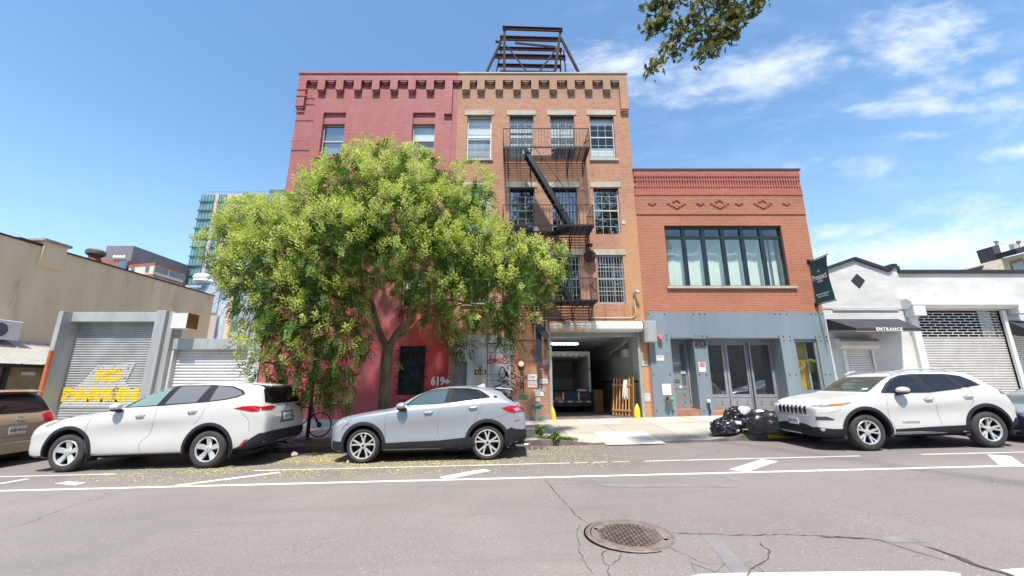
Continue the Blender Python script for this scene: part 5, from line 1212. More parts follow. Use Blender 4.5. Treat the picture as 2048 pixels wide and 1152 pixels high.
# ------------------------------------------------------------------ left: garages, yard wall, far buildings
TXW = -22.0
tw = empty('stucco_building', (TXW-1, 22, 0), 'long tan stucco warehouse side wall with stains and a squat chimney, left of the garages', 'building', 'buildings along the street')
zt = 7.8
mb = MB(); mb.box(TXW-12, TXW, 10.5, 28.9, -1.5, zt); mb.build('wall', M['stucco'], tw)
MB().box(TXW-12.03, TXW+.06, 10.45, 28.95, zt, zt+.07).build('coping', M['tar'], tw)
def XW(px, py, X=TXW): u = (px-1024)/FOC; v = (576-py)/FOC; t_ = X/u; return (CP-v*SP)*t_, EYE+(SP+v*CP)*t_
ya, yb = XW(82, 500)[0], XW(131, 500)[0]; zc = XW(100, 480)[1]
MB().box(TXW-.5, TXW+.10, ya, yb, zt-.9, XW(84, 482)[1]).build('chimney', M['stucco'], tw)
MB().box(TXW-.58, TXW+.2, ya-.12, yb+.12, XW(84, 482)[1], XW(84, 476)[1]).build('chimney_cap', M['conc'], tw, bevel=.02)
MB().box(TXW-.4, TXW+.02, ya-.9, ya, zt+.07, zt+.14).build('red_flashing', M['ply'], tw)
yv = XW(188, 520, TXW-1.5)[0]; zv = 8.0
vt = empty('roof_ventilator', (TXW-1.5, yv, zt), 'rust-red mushroom roof ventilator on the tan warehouse', 'ventilator')
mb = MB(); mb.lathe([(.46, zt), (.27, zt+.62), (.24, zt+.66)], (TXW-1.5, yv, 0), n=14); mb.build('base', plain('rust_red', (.28, .07, .035), .8), vt, True)
mb = MB(); mb.lathe([(.22, zt+.66), (.42, zt+.82), (.44, zt+1.0), (.34, zt+1.1), (.0, zt+1.13)], (TXW-1.5, yv, 0), n=16); mb.build('hood', plain('grimy_metal', (.17, .14, .12), .8, var=.4), vt, True)
# lean-to roof beside the garage
lt = empty('lean_to_shed', (-21, 15, 0), 'low lean-to shed with pale metal roof against the tan warehouse wall', 'shed')
mb = MB(); mb.face((TXW+.02, 10.6, 3.36), (TXW+.02, 24, 3.36), (-20, 24, 2.34), (-20, 10.6, 2.34)); mb.face((TXW+.02, 10.6, 3.30), (TXW+.02, 24, 3.30), (-20, 24, 2.28), (-20, 10.6, 2.28))
for k in range(16): y = 11+.8*k; mb.bar((TXW+.03, y, 3.38), (-20, y, 2.36), .04, .03)
mb.build('roof', plain('pale_metal_roof', (.50, .48, .43), .5, .2, var=.08), lt)
MB().box(-20.02, -19.9, 10.6, 24, 2.20, 2.30).build('gutter', M['rustd'], lt)
mb = MB(); mb.box(-20.3, -20.2, 10.6, 24, -.8, 2.3); mb.build('wall', plain('brown_board', (.30, .22, .13), .8, var=.2, dirt=(.17, .13, .09)), lt)
yp = XW(8, 760, -20.1)[0]
for y in (yp, yp+2.7): MB().box(-20.19, -20.05, y-.07, y+.07, -.8, 2.2).build('post', M['tar'], lt)
y, z = XW(56, 747, -20.19); MB().box(-20.19, -20.18, y-.25, y+.25, z-.07, z+.07).build('sign_plate', M['signw'], lt)
y, z = XW(2, 655, -21.6)
acu = empty('air_conditioner', (-21.5, y, z-.5), 'white air conditioner unit with round fan grille on the tan wall above the shed', 'air conditioner')
MB().box(-22, -21.45, y-1.2, y+.62, z-.50, z+.32).build('casing', M['white'], acu, bevel=.03)
mb = MB(); mb.lathe([(.0, -21.44), (.28, -21.43), (.30, -21.45)], (0, y-.15, z-.1), 'x', 20); mb.build('fan_grille', M['tdark'], acu)
mb = MB(); mb.bar((-22, y+.3, z-.9), (-21.5, y+.3, z-.5), .05); mb.bar((-22, y-.6, z-.9), (-21.5, y-.6, z-.5), .05); mb.build('brackets', M['galv'], acu)
# big garage with NO PARKING
g1x0, g1x1 = W(140, 640)[0], W(345, 640)[0]; z1 = Zy(625)
gs = [W(148, 644)[0], W(325, 644)[0]]; zsh = Zy(644)
ga = empty('roller_garage', ((g1x0+g1x1)/2, FY, gz(-15)+.2), 'tall galvanised garage front with roll shutter painted NO PARKING in yellow', 'garage')
mb = MB(); mb.box(g1x0, gs[0], FY-.45, FY+.35, -1, z1-.02); mb.build('door_post', M['galv'], ga, bevel=.01)
mb = MB(); mb.box(gs[1], g1x1, FY-.35, FY+.35, -1, z1+.03); mb.box(g1x1, g1x1+.22, FY-.2, FY+.3, -1, z1+.0); mb.build('door_post', M['galv'], ga, bevel=.01)
mb = MB(); mb.box(gs[0], gs[1], FY-.12, FY+.35, zsh, z1); mb.build('header', M['galv'], ga, bevel=.01)
mb = MB(); mb.box(g1x0+.05, g1x1+.15, FY+.36, FY+9, -1, Zy(677.5)-.25); mb.build('garage_body', M['conc'], ga)
shutter(ga, gs[0], gs[1], -.2, zsh, M['shut'], .092, .03, FY+.22)
WL = worn_letters('worn_yellow_lettering', (.80, .56, .04), .092, -.2); q = [W(*p, FY+.2) for p in ((197, 730), (272, 726), (252, 765), (262, 778), (300, 790), (280, 815), (235, 815), (120, 815), (135, 790), (165, 765))]
mb = MB(); mb.prism(q, FY+.178, FY+.186); mb.build('grey_paint_patch', worn_letters('worn_grey_patch', (.50, .50, .49), .092, -.2), ga)
(xa, zc), (xb, _) = W(192, 751, FY+.17), W(243, 751, FY+.17); zt_ = W(200, 737, FY+.17)[1]; zb_ = W(200, 765, FY+.17)[1]
text_fit('NO', xa, xb, zb_, zt_, FY+.176, WL, 'lettering', ga, bold=.04)
(xa, zc), (xb, _) = W(124, 790, FY+.17), W(310, 790, FY+.17); zt_ = W(200, 776, FY+.17)[1]; zb_ = W(200, 804, FY+.17)[1]
text_fit('PARKING', xa, xb, zb_, zt_, FY+.176, WL, 'lettering', ga, bold=.04)
x, z = W(360, 642, FY-.1)
jb = empty('meter_box', (x, FY-.3, z-.5), 'white metal box with rusty open side beside the tall garage frame', 'box')
(a, za), (b, zb) = W(346, 626, FY-.5), W(371, 656, FY-.5)
MB().box(a, b, FY-.5, FY+.05, zb, za).build('box_front', M['signw'], jb)
MB().box(b, b+.01, FY-.5, FY+.05, zb, za).build('rusty_side', plain('rusty_ochre', (.26, .13, .02), .8, var=.3), jb)
# low garage
g2x0, g2x1 = g1x1+.22, X0-.03; z2 = Zy(677.5); zsl = Zy(699)
gb = empty('roller_garage', ((g2x0+g2x1)/2, FY, gz(-11)+.2), 'low garage front with pale roll shutter half hidden behind the tree', 'garage')
mb = MB(); mb.box(g2x0, g2x1, FY-.05, FY+.35, zsl, z2); mb.build('header', M['galv'], gb, bevel=.01)
MB().box(g2x0, g2x0+.1, FY-.03, FY+.3, -1, zsl-.001).build('door_post', M['gpaint'], gb); MB().box(g2x1-.5, g2x1, FY-.03, FY+.3, -1, zsl-.001).build('door_post', M['gpaint'], gb)
MB().box(g2x0, g2x1, FY+.36, FY+9, -1, z2-.2).build('garage_body', M['conc'], gb)
shutter(gb, g2x0+.1, g2x1-.5, -.3, zsl, M['shutw'], .115, .03, FY+.18)
# orange bollard pole
(xp, zp), (xq, zq) = W(101, 701, FY-1.2), W(85, 780, FY-1.2)
po = MB(); po.tube([((xp+xq)/2, FY-1.2, -.4), ((xp+xq)/2, FY-1.2, zp)], .06, 12); o = po.build('pipe_bollard', M['orange'], smooth=True); tag(o, 'tall thin orange-red pipe post beside the left garage frame', 'post')
# pale tanks and pipes behind the low garage
tk = empty('silo_tanks', (-18, 29, 0), 'pale grey-blue tanks and a tan duct rising behind the low garage', 'tanks')
YT = 29.5; pg_ = plain('pale_tank', (.42, .46, .54), .5, .1)
for pa, pb in ((424, 450), (466, 496), (498, 530)):
    (a, _), (b, _) = W(pa, 640, YT), W(pb, 640, YT); mb = MB(); mb.lathe([((b-a)/2, 0), ((b-a)/2, 7.9), ((b-a)/3, 8.3), (0, 8.4)], ((a+b)/2, YT+.6, 0), n=20); mb.build('tank', pg_, tk, True)
mb = MB(); (a, _), (b, _) = W(452, 640, YT), W(464, 640, YT); mb.tube([((a+b)/2, YT, 0), ((a+b)/2, YT, 9.5)], (b-a)/2, 12); mb.build('duct', M['stucco'], tk, True)
dx, dz = W(398, 553, 32); ds = empty('roof_turbine', (dx, 32, dz-1), 'white dome vent on a square base at the end of the tan wall', 'vent')
mb = MB(); mb.ball((dx, 32.5, dz), (.75, .75, .40)); mb.ball((dx+.15, 32.5, dz-.35), (.85, .85, .28)); mb.build('dome', M['white'], ds, True)
mb = MB(); mb.box(dx-.9, dx+.4, 31.9, 33, dz-.95, dz-.75); mb.box(dx-.1, dx+1.8, 32.2, 33.6, dz-3, dz-.62); mb.build('base', pg_, ds)
# far apartment block: red base wings, cream panels, grey penthouse, each face at its own distance
FA = 105.0
ap = empty('apartment_block', (W(260, 540, FA)[0], FA, 0), 'distant apartment block of red brick and cream panels with grey rooftop storey', 'building', 'distant towers')
def farbox(par, pa, pb, py, Y, dep, mat, name='wall', pyb=640):
    (a, z1_), (b, _) = W(pa, py, Y), W(pb, py, Y); MB().box(a, b, Y, Y+dep, 0, z1_).build(name, mat, par); return a, b, z1_
redb = plain('far_red_brick', (.33, .10, .065), .9, var=.1, vs=.2); crm = plain('far_cream_panels', (.58, .50, .42), .8, var=.08, vs=.3); gry = plain('far_grey_cladding', (.16, .16, .18), .7, var=.1, vs=.3)
a, b, zt = farbox(ap, 185, 250, 519, FA, 12, redb)
mb = MB(); z = Zy(526, FA); 
for px in (199, 207, 215.5, 224): xx = W(px, 529, FA)[0]; mb.box(xx-.5, xx+.5, FA-.05, FA, z-2.6, z)
mb.build('window', M['tdark'], ap)
x_, z_ = W(246, 530, FA); MB().box(x_-1.2, x_+1.2, FA-.2, FA, z_-8, z_+1.2).build('recess', M['tdark'], ap)
# cream wing: long face turned towards the street, built as a rotated slab
P1 = W(260, 527, FA); P2 = W(310, 526, FA-2); P3 = W(370, 545, FA+28)
def slabface(pA, YA, pB, YB, ztop, zbot, mat, name, out=0.0, par=ap):
    d = Vector((pB-pA, YB-YA, 0)).normalized(); nrm = Vector((d.y, -d.x, 0))*-out if out else Vector((0, 0, 0))
    mb = MB(); mb.face((pA-nrm.x, YA-nrm.y, zbot), (pB-nrm.x, YB-nrm.y, zbot), (pB-nrm.x, YB-nrm.y, ztop), (pA-nrm.x, YA-nrm.y, ztop)); return mb.build(name, mat, par)
zc = P2[1]; xA, xB, xC = P1[0], P2[0], W(370, 545, FA+28)[0]
YC = FA-2
for dpt in range(200):                                   # depth of the right end: where the roof line meets the measured point
    YC = FA-2+dpt*.5
    if W(370, 545, YC)[1] >= zc: break
xC = W(370, 545, YC)[0]
mb = MB(); mb.add([(xA, FA, 0), (xB, FA-2, 0), (xC, YC, 0), (xA, YC+4, 0), (xA, FA, zc), (xB, FA-2, zc), (xC, YC, zc), (xA, YC+4, zc)], [(0, 1, 5, 4), (1, 2, 6, 5), (2, 3, 7, 6), (3, 0, 4, 7), (4, 5, 6, 7)]); mb.build('wall', crm, ap)
dA = Vector((xB-xA, -2, 0)); dB = Vector((xC-xB, YC-(FA-2), 0))
def on(base, d, u, z, off=.15):
    n_ = Vector((d.y, -d.x, 0)).normalized()*off; p = Vector(base)+d*u+n_; return (p.x, p.y, z)
mb = MB(); 
fh = 3.1
for k in range(8):
    z = zc-k*fh
    for base, d in (((xA, FA, 0), dA), ((xB, FA-2, 0), dB)): mb.face(on(base, d, 0, z-.55), on(base, d, 1, z-.55), on(base, d, 1, z+.05), on(base, d, 0, z+.05))
mb.build('brick_bands', redb, ap)
for k in range(5):
    z = zc-k*fh-.75
    for base, d, us in (((xA, FA, 0), dA, (.12, .70)), ((xB, FA-2, 0), dB, (.04, .18, .32, .50, .64, .78, .91))):
        w_ = 1.15/d.length
        for u in us: MB().face(on(base, d, u, z-1.55, .2), on(base, d, u+w_, z-1.55, .2), on(base, d, u+w_, z, .2), on(base, d, u, z, .2)).build('window', M['tdark'], ap)
a, za = W(205, 493, FA+6); b, _ = W(268, 491, FA+6); c, zc2 = W(305, 502, FA+20)
mb = MB(); a0, za0 = W(214, 491.5, FA+4); mb.box(a0, W(268, 491, FA+4)[0], FA+4, FA+24, 10, za0); mb.build('penthouse', gry, ap)
a1, za1 = W(190, 507, FA+5); MB().box(a1, a0, FA+5, FA+20, 10, za1).build('penthouse', gry, ap)
mb = MB(); xx = W(268, 491, FA+4)[0]+.1; mb.box(xx, W(322, 520, FA+22)[0], FA+14, FA+24, 10, W(310, 519, FA+14)[1]); mb.build('penthouse', gry, ap)
mb = MB()
for px in (228.5, 235, 241, 247.5): x_, z_ = W(px, 513, FA-.5); mb.lathe([(0, FA-.6), (.42, FA-.5)], (x_, 0, z_), 'y', 10)
mb.build('satellite_dishes', M['white'], ap)
# glass tower
TY_ = 130.0
gt = empty('glass_tower', (W(440, 500, TY_)[0], TY_, 0), 'tall teal glass and pale pink panelled tower behind the tree', 'building', 'distant towers')
pink = plain('far_pink_panels', (.50, .40, .37), .8, var=.05, vs=.2)
(a, zt), (b, _) = W(408, 388, TY_), W(560, 388, TY_)
MB().box(a, b, TY_, TY_+22, 0, zt).build('wall', pink, gt)
cols_ = [(a-.3, W(431, 388, TY_)[0]), (W(441, 388, TY_)[0], W(455, 388, TY_)[0]), (W(488, 388, TY_)[0], W(514, 388, TY_)[0]), (W(524, 388, TY_)[0], W(545, 388, TY_)[0])]
fh = (Zy(400, TY_)-Zy(415.5, TY_)); fh = 3.35; zz0 = zt-.3
mb = MB()
for c0, c1 in cols_: mb.box(c0, c1, TY_-.3, TY_-.01, 2, zz0)
mb.build('glass_bays', M['tglass'], gt)
slm = plain('far_dark_slab', (.07, .12, .14), .6); z = zz0-fh+.6
while z > 3:
    for i, (c0, c1) in enumerate(cols_[:2]): MB().box(c0-(.5 if i == 0 else 0), c1, TY_-.75, TY_-.31, z-.25, z+.2).build('balcony_slab', slm, gt)
    z -= fh
mb = MB()
for c0, c1 in cols_:
    n = max(3, int((c1-c0)/.95))
    for k in range(n+1): x_ = c0+(c1-c0)*k/n; mb.box(x_-.07, x_+.07, TY_-.42, TY_-.31, 2, zz0)
mb.build('mullions', plain('far_mullion', (.10, .16, .17), .5), gt)
x_, z_ = W(532, 374, TY_); MB().box(x_, W(580, 374, TY_)[0], TY_+2, TY_+12, zt, z_).build('penthouse', M['tdark'], gt)
mb = MB()
for k in range(10): x_ = a+(b-a)*k/9; mb.box(x_-.04, x_+.04, TY_+.3, TY_+.38, zt, zt+1.1)
mb.box(a, b, TY_+.3, TY_+.36, zt+1.05, zt+1.12); mb.build('roof_railing', gry, gt)
# across the street, behind the viewer (seen in the window reflections)
ob = empty('brick_building', (0, -22, 0), 'plain brown brick row across the street, seen only in reflections', 'building')
mb = MB(); wall_mb(mb, -40, 40, -1.5, 7.5, -22, []); mb.box(-40, 40, -30, -22.01, -1.5, 7.5); mb.build('wall', M['conc'], ob)
# ------------------------------------------------------------------ vehicles
def paintm(name, c, metal=0, rough=.28, flake=False):
    t = NT(name); o = t.obj(); n = t.noise(o, 1.5, 5)
    col = t.mix(t.math('MULTIPLY', t.mr(n, .45, .75), .08), c, tuple(x*.6 for x in c))
    sx = t.n('ShaderNodeSeparateXYZ'); t.l(o, sx.inputs[0])
    d = t.math('MULTIPLY', t.mr(t.math('ADD', sx.outputs[2], t.math('MULTIPLY', t.noise(o, 7, 5), .25)), .62, .28), .25)
    col = t.mix(d, col, (.30, .26, .21))
    return t.bsdf(col, t.math('ADD', rough, t.math('MULTIPLY', n, .12)), metal, coat=.45, spec=.4)
M['cwhite'] = paintm('white_car_paint', (.57, .57, .555)); M['csilv'] = paintm('silver_car_paint', (.40, .43, .475), .5, .32)
M['ctan'] = paintm('bronze_car_paint', (.42, .34, .25), .35, .32); M['cgrey'] = paintm('dark_grey_car_paint', (.10, .105, .11), .3)
def cglass(name, c, r=.03):
    t = NT(name); return t.bsdf(c, r, 0, spec=.55)
M['gl_dark'] = cglass('dark_car_glass', (.012, .014, .016)); M['gl_tint'] = cglass('green_tinted_car_glass', (.17, .26, .235)); M['gl_wind'] = cglass('dark_windshield', (.06, .075, .065)); M['gl_blue'] = cglass('blue_tinted_car_glass', (.06, .10, .115))
M['gl_grey'] = cglass('grey_car_glass', (.15, .155, .165)); M['trim'] = plain('black_plastic_trim', (.022, .023, .030), .7, var=.15, spec=.25); M['gloss'] = plain('gloss_black', (.01, .01, .012), .15, coat=.5)
M['alloy'] = plain('silver_alloy', (.66, .66, .65), .3, .55, var=.04); M['hub'] = plain('brake_dark', (.022, .02, .02), .6, .2)
M['lamp_r'] = plain('red_lamp_lens', (.45, .008, .02), .12, coat=1, var=.15, vs=14); M['lamp_w'] = plain('clear_lamp_lens', (.42, .44, .46), .1, .3, coat=1, var=.3, vs=20); M['lamp_a'] = plain('amber_lamp_lens', (.70, .26, .02), .15, coat=1); M['lamp_k'] = plain('dark_lamp_lens', (.05, .05, .055), .1, coat=1)

def interp(tab, x):
    if x <= tab[0][0]: return tab[0][1]
    for (a, u), (b, v) in zip(tab[:-1], tab[1:]):
        if x <= b: return u + (v-u)*(x-a)/(b-a)
    return tab[-1][1]

class Car:
    """side faces -y, nose towards -x; origin on the road midway between the axles"""
    def __init__(s, name, label, x, yc, sp, group='cars parked along the kerb', cat='car'):
        s.sp = sp; s.root = empty(name, (x, yc, gz(x)), label, cat, group, rot=(0, -math.atan(SL), 0))
        s.root['_o'] = [0., 0., 0.]
        s.body()
    def part(s, mb, name, mat, par=None, **k): return mb.build(name, M[mat] if isinstance(mat, str) else mat, par or s.root, local=True, **k)
    def body(s):
        sp = s.sp; xs = sp['st']; rows = []
        for x in xs:
            zb = interp(sp['bot'], x); zt = interp(sp['top'], x); w = interp(sp['w'], x); zl = min(interp(sp['belt'], x), zt-.03); wr = interp(sp['wr'], x)*w
            h = zl-zb
            ze = zl + (zt-zl)*interp(sp.get('edge', [(-9, .82), (-.8, .82), (.1, .86), (9, .86)]), x)
            sh = sp.get('shoulder', .955)
            row = [(0, zb), (w*.80, zb), (w*.955, zb+.05), (w*.99, zb+h*.24), (w*interp(sp.get('waist', [(-9, .985), (9, .985)]), x), zb+h*.50), (w, zb+h*.74), (w*.985, zl-.07), (w*sh, zl), (w*sh+(wr-w*sh)*.45, zl+(ze-zl)*.5), (wr, ze), (wr*.86, ze+(zt-ze)*.62), (wr*.5, zt-.012), (0, zt)]
            rows.append(row)
        m = len(rows[0]); vs = []; fs = []
        for x, row in zip(xs, rows):
            for (y, z) in row: vs.append((x, -y, z))
        n1 = len(vs)
        for x, row in zip(xs, rows):
            for (y, z) in row[1:-1]: vs.append((x, y, z))
        def idx(i, j, side):
            if side == 0 or j in (0, m-1): return i*m+j
            return n1+i*(m-2)+(j-1)
        for i in range(len(xs)-1):
            for j in range(m-1):
                for sd_ in (0, 1):
                    a, b, c, d = idx(i, j, sd_), idx(i, j+1, sd_), idx(i+1, j+1, sd_), idx(i+1, j, sd_)
                    fs.append((a, b, c, d) if sd_ == 0 else (d, c, b, a))
        for i in (0, len(xs)-1):
            for j in range(m-1):
                if j == 0: f = (idx(i, 0, 0), idx(i, 1, 0), idx(i, 1, 1))
                elif j == m-2: f = (idx(i, j, 0), idx(i, m-1, 0), idx(i, j, 1))
                else: f = (idx(i, j, 0), idx(i, j+1, 0), idx(i, j+1, 1), idx(i, j, 1))
                fs.append(f if i else f[::-1])
        me = bpy.data.meshes.new('body'); me.from_pydata(vs, [], fs); me.materials.append(M[sp['paint']])
        bm = bmesh.new(); bm.from_mesh(me); bmesh.ops.recalc_face_normals(bm, faces=bm.faces)
        cr = bm.edges.layers.float.new('crease_edge')
        bm.verts.ensure_lookup_table()
        rel = {}
        for e in bm.edges:
            a, b = sorted(v.index for v in e.verts)
            def rj(v): return (v % m, v//m) if v < n1 else ((v-n1) % (m-2)+1, (v-n1)//(m-2))
            (ja, ia), (jb, ib) = rj(a), rj(b)
            if ja == jb and ja in (7,) : e[cr] = .35
            if ja == jb and ja == 2: e[cr] = .5
            if ja == jb and ja == 5: e[cr] = .45
            if ia == ib and ia in (0, len(xs)-1): e[cr] = sp.get('endcrease', .25)
        bm.to_mesh(me); bm.free()
        ob = bpy.data.objects.new('body', me); COL.objects.link(ob)
        ss = ob.modifiers.new('s', 'SUBSURF'); ss.levels = 2; ss.render_levels = 2
        dg = bpy.context.evaluated_depsgraph_get(); dg.update(); ev = bpy.data.meshes.new_from_object(ob.evaluated_get(dg))
        s.bvh = BVHTree.FromPolygons([v.co.copy() for v in ev.vertices], [tuple(p.vertices) for p in ev.polygons])
        ob.modifiers.clear(); ob.data = ev
        # wheel wells cut out of the shell
        cuts = []
        R_ = sp['arch']; zc = sp['wr_'] + sp.get('archdz', 0)
        for ax in sp['ax']:
            for sg in (-1, 1):
                mb = MB(); ya, yb = sg*(sp['hw']+.3), sg*(sp['hw']-.34)
                mb.lathe([(R_, min(ya, yb)), (R_, max(ya, yb))], (ax, 0, zc), 'y', 40)
                mb.box(ax-R_*.999, ax+R_*.999, min(ya, yb), max(ya, yb), -.3, zc-.1) if False else None
                c = mb.build('cut', M['dark'], local=True); cuts.append(c)
        for c in cuts:
            b = ob.modifiers.new('b', 'BOOLEAN'); b.object = c; b.operation = 'DIFFERENCE'; b.solver = 'EXACT'; b.material_mode = 'TRANSFER'
        dg = bpy.context.evaluated_depsgraph_get(); dg.update(); ev2 = bpy.data.meshes.new_from_object(ob.evaluated_get(dg))
        ob.modifiers.clear(); ob.data = ev2; ev2.name = 'body'; soft(ev2, 48)
        for c in cuts: bpy.data.objects.remove(c)
        ob.parent = s.root; s.bodyo = ob; ob.name = 'body'
    # --- patches laid on the shell
    def ray(s, view, a, b):
        if view == 'L': o, d = Vector((a, -3, b)), Vector((0, 1, 0))
        elif view == 'F': o, d = Vector((-6, a, b)), Vector((1, 0, 0))
        elif view == 'B': o, d = Vector((6, a, b)), Vector((-1, 0, 0))
        elif view == 'T': o, d = Vector((a, b, 4)), Vector((0, 0, -1))
        elif view == 'FL': k = 2**-.5; o, d = Vector((a*k-3, -a*k-3, b)), Vector((k, k, 0))
        elif view == 'BL': k = 2**-.5; o, d = Vector((a*k+3, a*k-3, b)), Vector((-k, k, 0))
        h = s.bvh.ray_cast(o, d)
        if h[0] is None:
            h2 = s.bvh.find_nearest(o + d*3)
            return Vector(h2[0]), Vector(h2[1])
        n = Vector(h[1]); 
        if n.dot(d) > 0: n = -n
        return Vector(h[0]), n
    def patch(s, name, poly, mat, view='L', off=.004, par=None, grid=.05, thick=.006, smooth=True, mirror=False):
        bm = bmesh.new(); vs = [bm.verts.new((p[0], p[1], 0)) for p in poly]
        for t_ in tessellate_polygon([[Vector((p[0], p[1], 0)) for p in poly]]):
            try: bm.faces.new([vs[i] for i in t_])
            except ValueError: pass
        bm.normal_update()
        for ax in (0, 1):
            lo, hi = min(p[ax] for p in poly), max(p[ax] for p in poly); n = int((hi-lo)/grid)
            for k in range(1, n+1):
                co = [0, 0, 0]; co[ax] = lo+(hi-lo)*k/(n+1); no = [0, 0, 0]; no[ax] = 1
                bmesh.ops.bisect_plane(bm, geom=bm.verts[:]+bm.edges[:]+bm.faces[:], plane_co=co, plane_no=no)
        bnd = [e for e in bm.edges if len(e.link_faces) == 1]
        nm = {}
        for v in list(bm.verts):
            p, n = s.ray(view, v.co.x, v.co.y); nm[v] = (p, n)
        if thick:
            ex = bmesh.ops.extrude_edge_only(bm, edges=bnd); new = [g for g in ex['geom'] if isinstance(g, bmesh.types.BMVert)]
            for v in new:
                src = min((e.other_vert(v) for e in v.link_edges if e.other_vert(v) in nm), key=lambda q: (q.co-v.co).length, default=None)
                if src is None: continue
                p, n = nm[src]; v.co = p - n*thick; v.tag = True
        for v, (p, n) in nm.items(): v.co = p + n*off
        bmesh.ops.recalc_face_normals(bm, faces=bm.faces)
        me = bpy.data.meshes.new(name); bm.to_mesh(me); bm.free(); me.materials.append(M[mat])
        if smooth: soft(me, 35)
        ob = bpy.data.objects.new(name, me); COL.objects.link(ob); ob.parent = par or s.root
        return ob
    def line(s, name, pts, w=.010, mat='gloss', view='L', off=.0015, par=None):
        pts = smooth_line(pts, 4); P = []
        mb = MB(); pr = None
        for i, p in enumerate(pts):
            a = pts[max(i-1, 0)]; b = pts[min(i+1, len(pts)-1)]; dx, dz = b[0]-a[0], b[1]-a[1]; l = math.hypot(dx, dz) or 1
            e = []
            for sg in (-1, 1):
                q, n = s.ray(view, p[0]-dz/l*w/2*sg, p[1]+dx/l*w/2*sg); e.append(q+n*off)
            if pr: mb.face(pr[0], pr[1], e[1], e[0])
            pr = e
        return s.part(mb, name, mat, par)
    def arch(s, name, cx, cz, r0, r1, a0, a1, mat, off=.012, par=None, zs=1.0):
        mb = MB(); n = 36; rows = []
        for i in range(n+1):
            a = R(a0+(a1-a0)*i/n); row = []
            for k in range(4):
                r = r0+(r1-r0)*k/3; x, z = cx+r*math.cos(a), cz+r*math.sin(a)*zs
                q, nn = s.ray('L', x, max(z, .16)); 
                if abs(q.y) < s.sp['hw']*.75: q.y = -s.sp['hw']*.95
                row.append((q.x if k < 9 else 0, q.y-off*(1 if k in (1, 2, 0) else .1), z))
            row.insert(0, (row[0][0], row[0][1]+.09, row[0][2])); rows.append(row)
        k = len(rows[0]); vs = [p for r in rows for p in r]
        mb.add(vs, [(i*k+j, i*k+j+1, (i+1)*k+j+1, (i+1)*k+j) for i in range(n) for j in range(k-1)])
        return s.part(mb, name, mat, par, smooth=True)
    def wheels(s, spokes, rim_r, tyre_r, width=.24, far=True, style='pair'):
        for i, ax in enumerate(s.sp['ax']):
            for sg in (-1, 1):
                if sg == 1 and not far: continue
                yo = sg*(s.sp['hw']-.035); yi = yo - sg*width
                T = lambda r, d: (r, yo - sg*d)
                mb = MB(); c = (ax, 0, tyre_r)
                prof = [T(rim_r, .02), T(rim_r+.01, .004), T(rim_r+(tyre_r-rim_r)*.5, -.006), T(tyre_r-.03, .006), T(tyre_r-.008, .03), T(tyre_r, .05), T(tyre_r, .085), T(tyre_r-.008, .09), T(tyre_r, .095), T(tyre_r, .14), T(tyre_r-.008, .145), T(tyre_r, .15), T(tyre_r, width-.05), T(tyre_r-.03, width-.01), T(rim_r, width)]
                mb.lathe(prof, c, 'y', 40, closed=True)
                w = s.part(mb, 'wheel', 'rubber', smooth=True)
                mb = MB(); mb.lathe([T(rim_r+.002, .012), T(rim_r-.005, .004), T(rim_r-.022, .008), T(rim_r-.028, .03)], c, 'y', 40, cap=False)
                if sg == -1:
                    hubr = .062
                    for k in range(spokes['n']):
                        a0 = 2*math.pi*k/spokes['n'] + spokes.get('rot', 0)
                        for (da0, da1, w0, w1) in spokes['arms']:
                            n = 5; vs = []
                            for q in range(n+1):
                                u = q/n; r = hubr*.6+(rim_r-.02-hubr*.6)*u; a = a0+da0+(da1-da0)*(u**spokes.get('pw', 1)); hw_ = (w0+(w1-w0)*u)/2; d = .050-.035*u**1.5
                                cx, cz = math.cos(a), math.sin(a)
                                for (t_, dd) in ((-hw_, d+.03), (-hw_*.75, d), (hw_*.75, d), (hw_, d+.03)):
                                    vs.append((ax+r*cx-t_*cz, yo-sg*dd, tyre_r+r*cz+t_*cx))
                            mb.add(vs, [(q*4+j, q*4+j+1, (q+1)*4+j+1, (q+1)*4+j) for q in range(n) for j in range(3)])
                    mb.lathe([T(0, .028), T(hubr*.5, .028), T(hubr, .036), T(hubr*1.05, .06)], c, 'y', 20, cap=False)
                s.part(mb, 'rim', 'alloy', w, smooth=True)
                mb = MB(); mb.lathe([T(rim_r-.03, .03), T(rim_r-.035, .16), T(0, .16)], c, 'y', 32, cap=False)
                s.part(mb, 'rim_barrel', 'hub', w, smooth=True)
                if sg == -1:
                    mb = MB(); mb.lathe([T(0, .10), T(.15, .10), T(.15, .12)], c, 'y', 28, cap=False); s.part(mb, 'brake_disc', 'hub', w, smooth=True)
                    if spokes.get('cap'):
                        mb = MB(); mb.lathe([T(0, .026), T(.026, .0265), T(.03, .03)], c, 'y', 16, cap=False); s.part(mb, 'hub_cap', spokes['cap'], w, smooth=True)
    def mirror(s, x, z, mat, stalk='trim', l=.25, h=.15, side=-1, rot=0):
        y = side*(s.sp['hw']+.0)
        mb = MB(); mb.ball((0, 0, 0), (l/2, .10, h/2), 16, 10); vs = []
        for (a, b, c) in mb.v:
            a2 = max(-l/2, min(a, l*.36)); vs.append((x+a2+.1*c*.4, y+side*.07+b, z+c+a*rot))
        mb.v = vs; m = s.part(mb, 'mirror', mat, smooth=True)
        mb = MB(); mb.bar((x-.02, y-side*.06, z-h*.62), (x+.02, y+side*.06, z-h*.42), .12, .05); mb.ball((x+.0, y+side*.06, z-h*.40), (l*.45, .09, .04), 12, 6); s.part(mb, 'mirror_foot', stalk, m, smooth=True)
